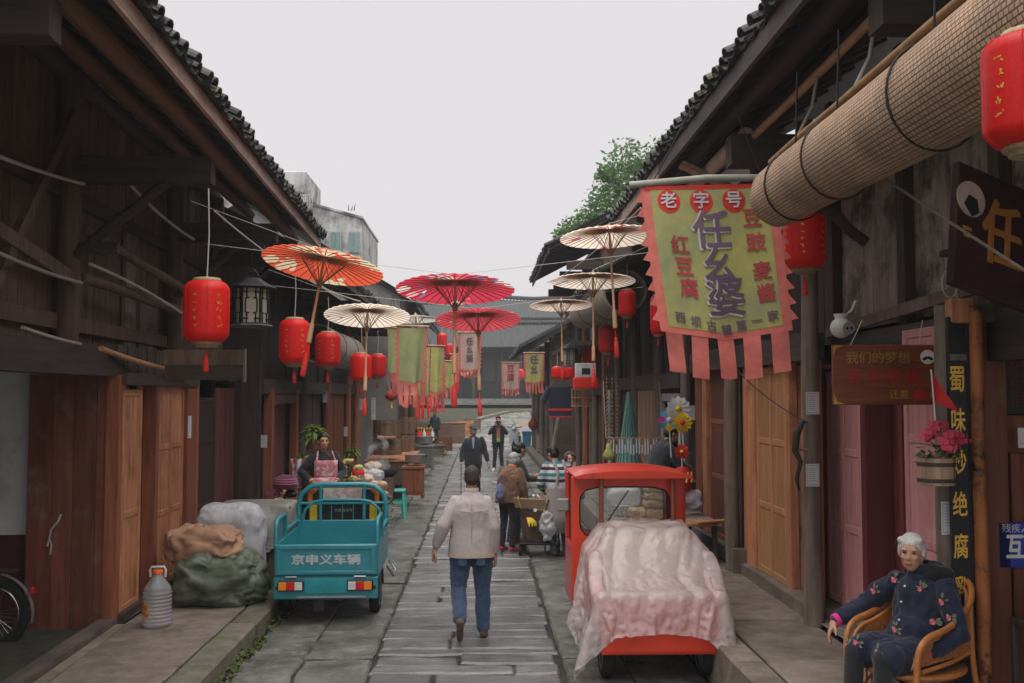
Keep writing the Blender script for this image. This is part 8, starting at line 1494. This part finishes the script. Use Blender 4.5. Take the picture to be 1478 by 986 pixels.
cg = thing('bird_cage', 'small orange bamboo bird cage under the white and red sign box', 'cage', at(838, 574, 20)); bb = MB()
for i in range(7):
    for x, y in ((-.17 + i * .057, -.14), (-.17 + i * .057, .14)): bb.tube([(x, y, -.17), (x, y, .17)], .006, 4)
bb.build('bars', bamboo, cg)
for z in (-.17, 0, .17): MB().box(-.18, .18, -.15, .15, z - .01, z + .01).build('hoop_frame', w_tan, cg)
MB().tube([(0, 0, .17), (0, 0, .5)], .005, 4).build('hook', black_m, cg)
wt = thing('cloth_table', 'small table with pale cloth before the far right shops', 'table', (2.55, 38.5, .19)); MB().box(-.4, .4, -.35, .35, .66, .7).build('top', w_grey, wt); MB().box(-.41, .1, -.36, .36, .05, .67).build('cloth', mat('pale_cloth', (.38, .33, .29)), wt)
for x in (-.35, .35): MB().box(x - .03, x + .03, -.3, .3, 0, .66).build('leg', w_dark_v, wt)
item('red_vase', 'dark red round vase on the small pale cloth table', 'vase', 770, 612, 38.5, (('body', mat('dark_red_glaze', (.22, .03, .03), rough=.3), lambda b: b.lathe([(.08, -.25), (.2, -.1), (.2, .05), (.08, .2), (.1, .25)], 14)), ('twigs', w_dark_v, lambda b: [b.tube([(0, 0, .2), (.2 * math.cos(a), .2 * math.sin(a), .5)], .01, 4) for a in (0, 1, 2, 3, 4, 5)])))
for k, (x, y, dx, lab) in enumerate(((2.05, 30.5, .35, 'pale long plank leaning against the far right post, front one'), (2.2, 30.9, .3, 'dark long plank leaning against the far right post, rear one'))): tag(beam('leaning_plank', w_grey if k == 0 else w_dark_v, None, (x, y, .2), (x + dx, y + .1, 1.95), .14, .04), lab, 'plank', 'planks leaning on the right')
sp = thing('speaker_post', 'pale square drain pipe on the right shopfront under the bird cage', 'pipe', (2.62, 20.3, .2)); MB().tube([(0, 0, 0), (0, 0, 2.3)], .05, 8).build('pipe', mat('pale_pipe', (.36, .36, .35)), sp); MB().tube([(0, 0, 1.0), (0, 0, 1.05)], .06, 8).build('bracket', steel, sp)
cr = thing('coiled_cable', 'loop of black cable on the mullion above the brown sign', 'cable', at(1370, 410, 6.3)); MB().tube([(.05 * math.cos(a), -.01, .09 * math.sin(a)) for a in [i * math.pi / 10 for i in range(21)]], .006, 6).tube([(.04, -.01, -.04), (.06, 0, -.35)], .006, 5).build('coil', cable_w, cr); MB().lathe([(.02, 0), (.02, .02)], 8, c=(0, 0, .09), rot=Matrix.Rotation(R(90), 3, 'X')).build('hook', black_m, cr)
bt = thing('bent_branch', 'dark twisted branch tied to the grey brown log column', 'branch', (2.86, 8.85, 1.55)); MB().tube([(.02, 0, .62), (-.05, -.02, .5), (-.06, 0, .35), (-.01, 0, .25), (-.05, 0, .1), (-.03, 0, 0)], [.02, .035, .03, .022, .018, .012], 8).build('branch', w_dark_v, bt); MB().tube([(-.05, .0, .36), (.1, .03, .36)], .012, 5).build('tie', rope_m, bt)
aw = thing('grey_awning', 'small grey sheet awning behind the striped coral flag on left', 'awning', at(598, 562, 24)); MB().poly([(-.5, 0, -.1), (.5, 0, -.16), (.5, 0, .15), (-.5, 0, .2)], (0, .5, .12)).build('sheet', mat('grey_sheet', (.28, .29, .31), rough=.6), aw); MB().tube([(-.5, 0, -.1), (.5, 0, -.16)], .015, 6).build('edge_bar', steel, aw)

# crates and baskets along the left shops toward the bend
for k, (px, py, Y, w, d, h, m, lab) in enumerate(((668, 592, 50, 1.0, .7, .8, w_orange, 'orange brown wooden crate on the raised pavement at the lane bend'), (682, 600, 54, .9, .7, .6, w_board, 'dark wooden crate right of the orange brown crate at the bend'), (640, 618, 40, .7, .5, .55, w_brown, 'red brown wooden crate below the long counter near the dog'), (628, 628, 36, .6, .5, .5, w_grey, 'grey slatted crate by the left shops before the dog'))):
    c = at(px, py, Y); t = thing('wooden_crate', lab, 'crate', (c.x, Y, KZ + gz(Y) - .01), R(8 * k - 10))
    for q in range(5):
        z = .02 + q * h / 5
        for y0 in (-d / 2, d / 2 - .03): MB().box(-w / 2, w / 2, y0, y0 + .03, z, z + h / 5 - .03).build('slat', m, t)
        for x0 in (-w / 2 + .001, w / 2 - .031): MB().box(x0, x0 + .03, -d / 2 + .032, d / 2 - .032, z, z + h / 5 - .03).build('slat', m, t)
    for x0 in (-1, 1):
        for y0 in (-1, 1): MB().box(x0 * (w / 2 - .05) - .02, x0 * (w / 2 - .05) + .02, y0 * (d / 2 - .055) - .02, y0 * (d / 2 - .055) + .02, 0, h).build('corner_post', w_dark_v, t)
for k, (x, y, r, h, col, lab) in enumerate(((-2.75, 20.6, .24, .30, (.30, .20, .06), 'round straw basket of golden grain beside the wok stove'), (-2.65, 21.4, .22, .28, (.12, .20, .05), 'round straw basket of green peppers behind the wok stove'), (-2.55, 28.8, .26, .34, (.40, .10, .04), 'round straw basket of red dates beyond the steamer counter'), (-2.6, 31.6, .26, .32, (.36, .30, .22), 'round straw basket of pale buns by the metal cabinet'), (2.55, 17.0, .24, .3, (.30, .16, .08), 'round straw basket of brown nuts under the teal net'), (2.4, 22.5, .24, .34, (.22, .06, .03), 'round straw basket of dark red fruit by the pale drain pipe'))):
    t = thing('straw_basket', lab, 'basket', (x, y, KZ if x < 0 else (RZ if y < 30 else .2))); MB().lathe([(r * .75, 0), (r * .95, h * .6), (r, h), (r * 1.05, h + .01), (r * .93, h - .02)], 18, caps=False).lathe([(0, .0), (r * .75, 0)], 18).build('body', straw, t); b = MB()
    for q in range(40): a = rnd.uniform(0, 6.3); rr = r * .85 * rnd.random() ** .5; b.ball((rr * math.cos(a), rr * math.sin(a), h + .05 * (1 - rr / r)), .045, 6, 5)
    tag(b.build('contents', mat('basket_goods_%d' % k, col, rough=.6, var=.3), t), kind='stuff')
# ------------------------------------------------------------------ damp air
hz = MB().box(-40, 40, -12, 130, -1.6, 24).build('haze', [])
hm = bpy.data.materials.new('damp_air'); hm.use_nodes = True; N = hm.node_tree.nodes; N.remove(N['Principled BSDF']); v_ = N.new('ShaderNodeVolumePrincipled')
v_.inputs['Color'].default_value = (.93, .95, 1, 1); v_.inputs['Density'].default_value = 0.0013; v_.inputs['Anisotropy'].default_value = .2
hm.node_tree.links.new(v_.outputs[0], N['Material Output'].inputs['Volume']); hz.data.materials.append(hm); tag(hz, kind='stuff')
bpy.data.scenes.remove(TS)
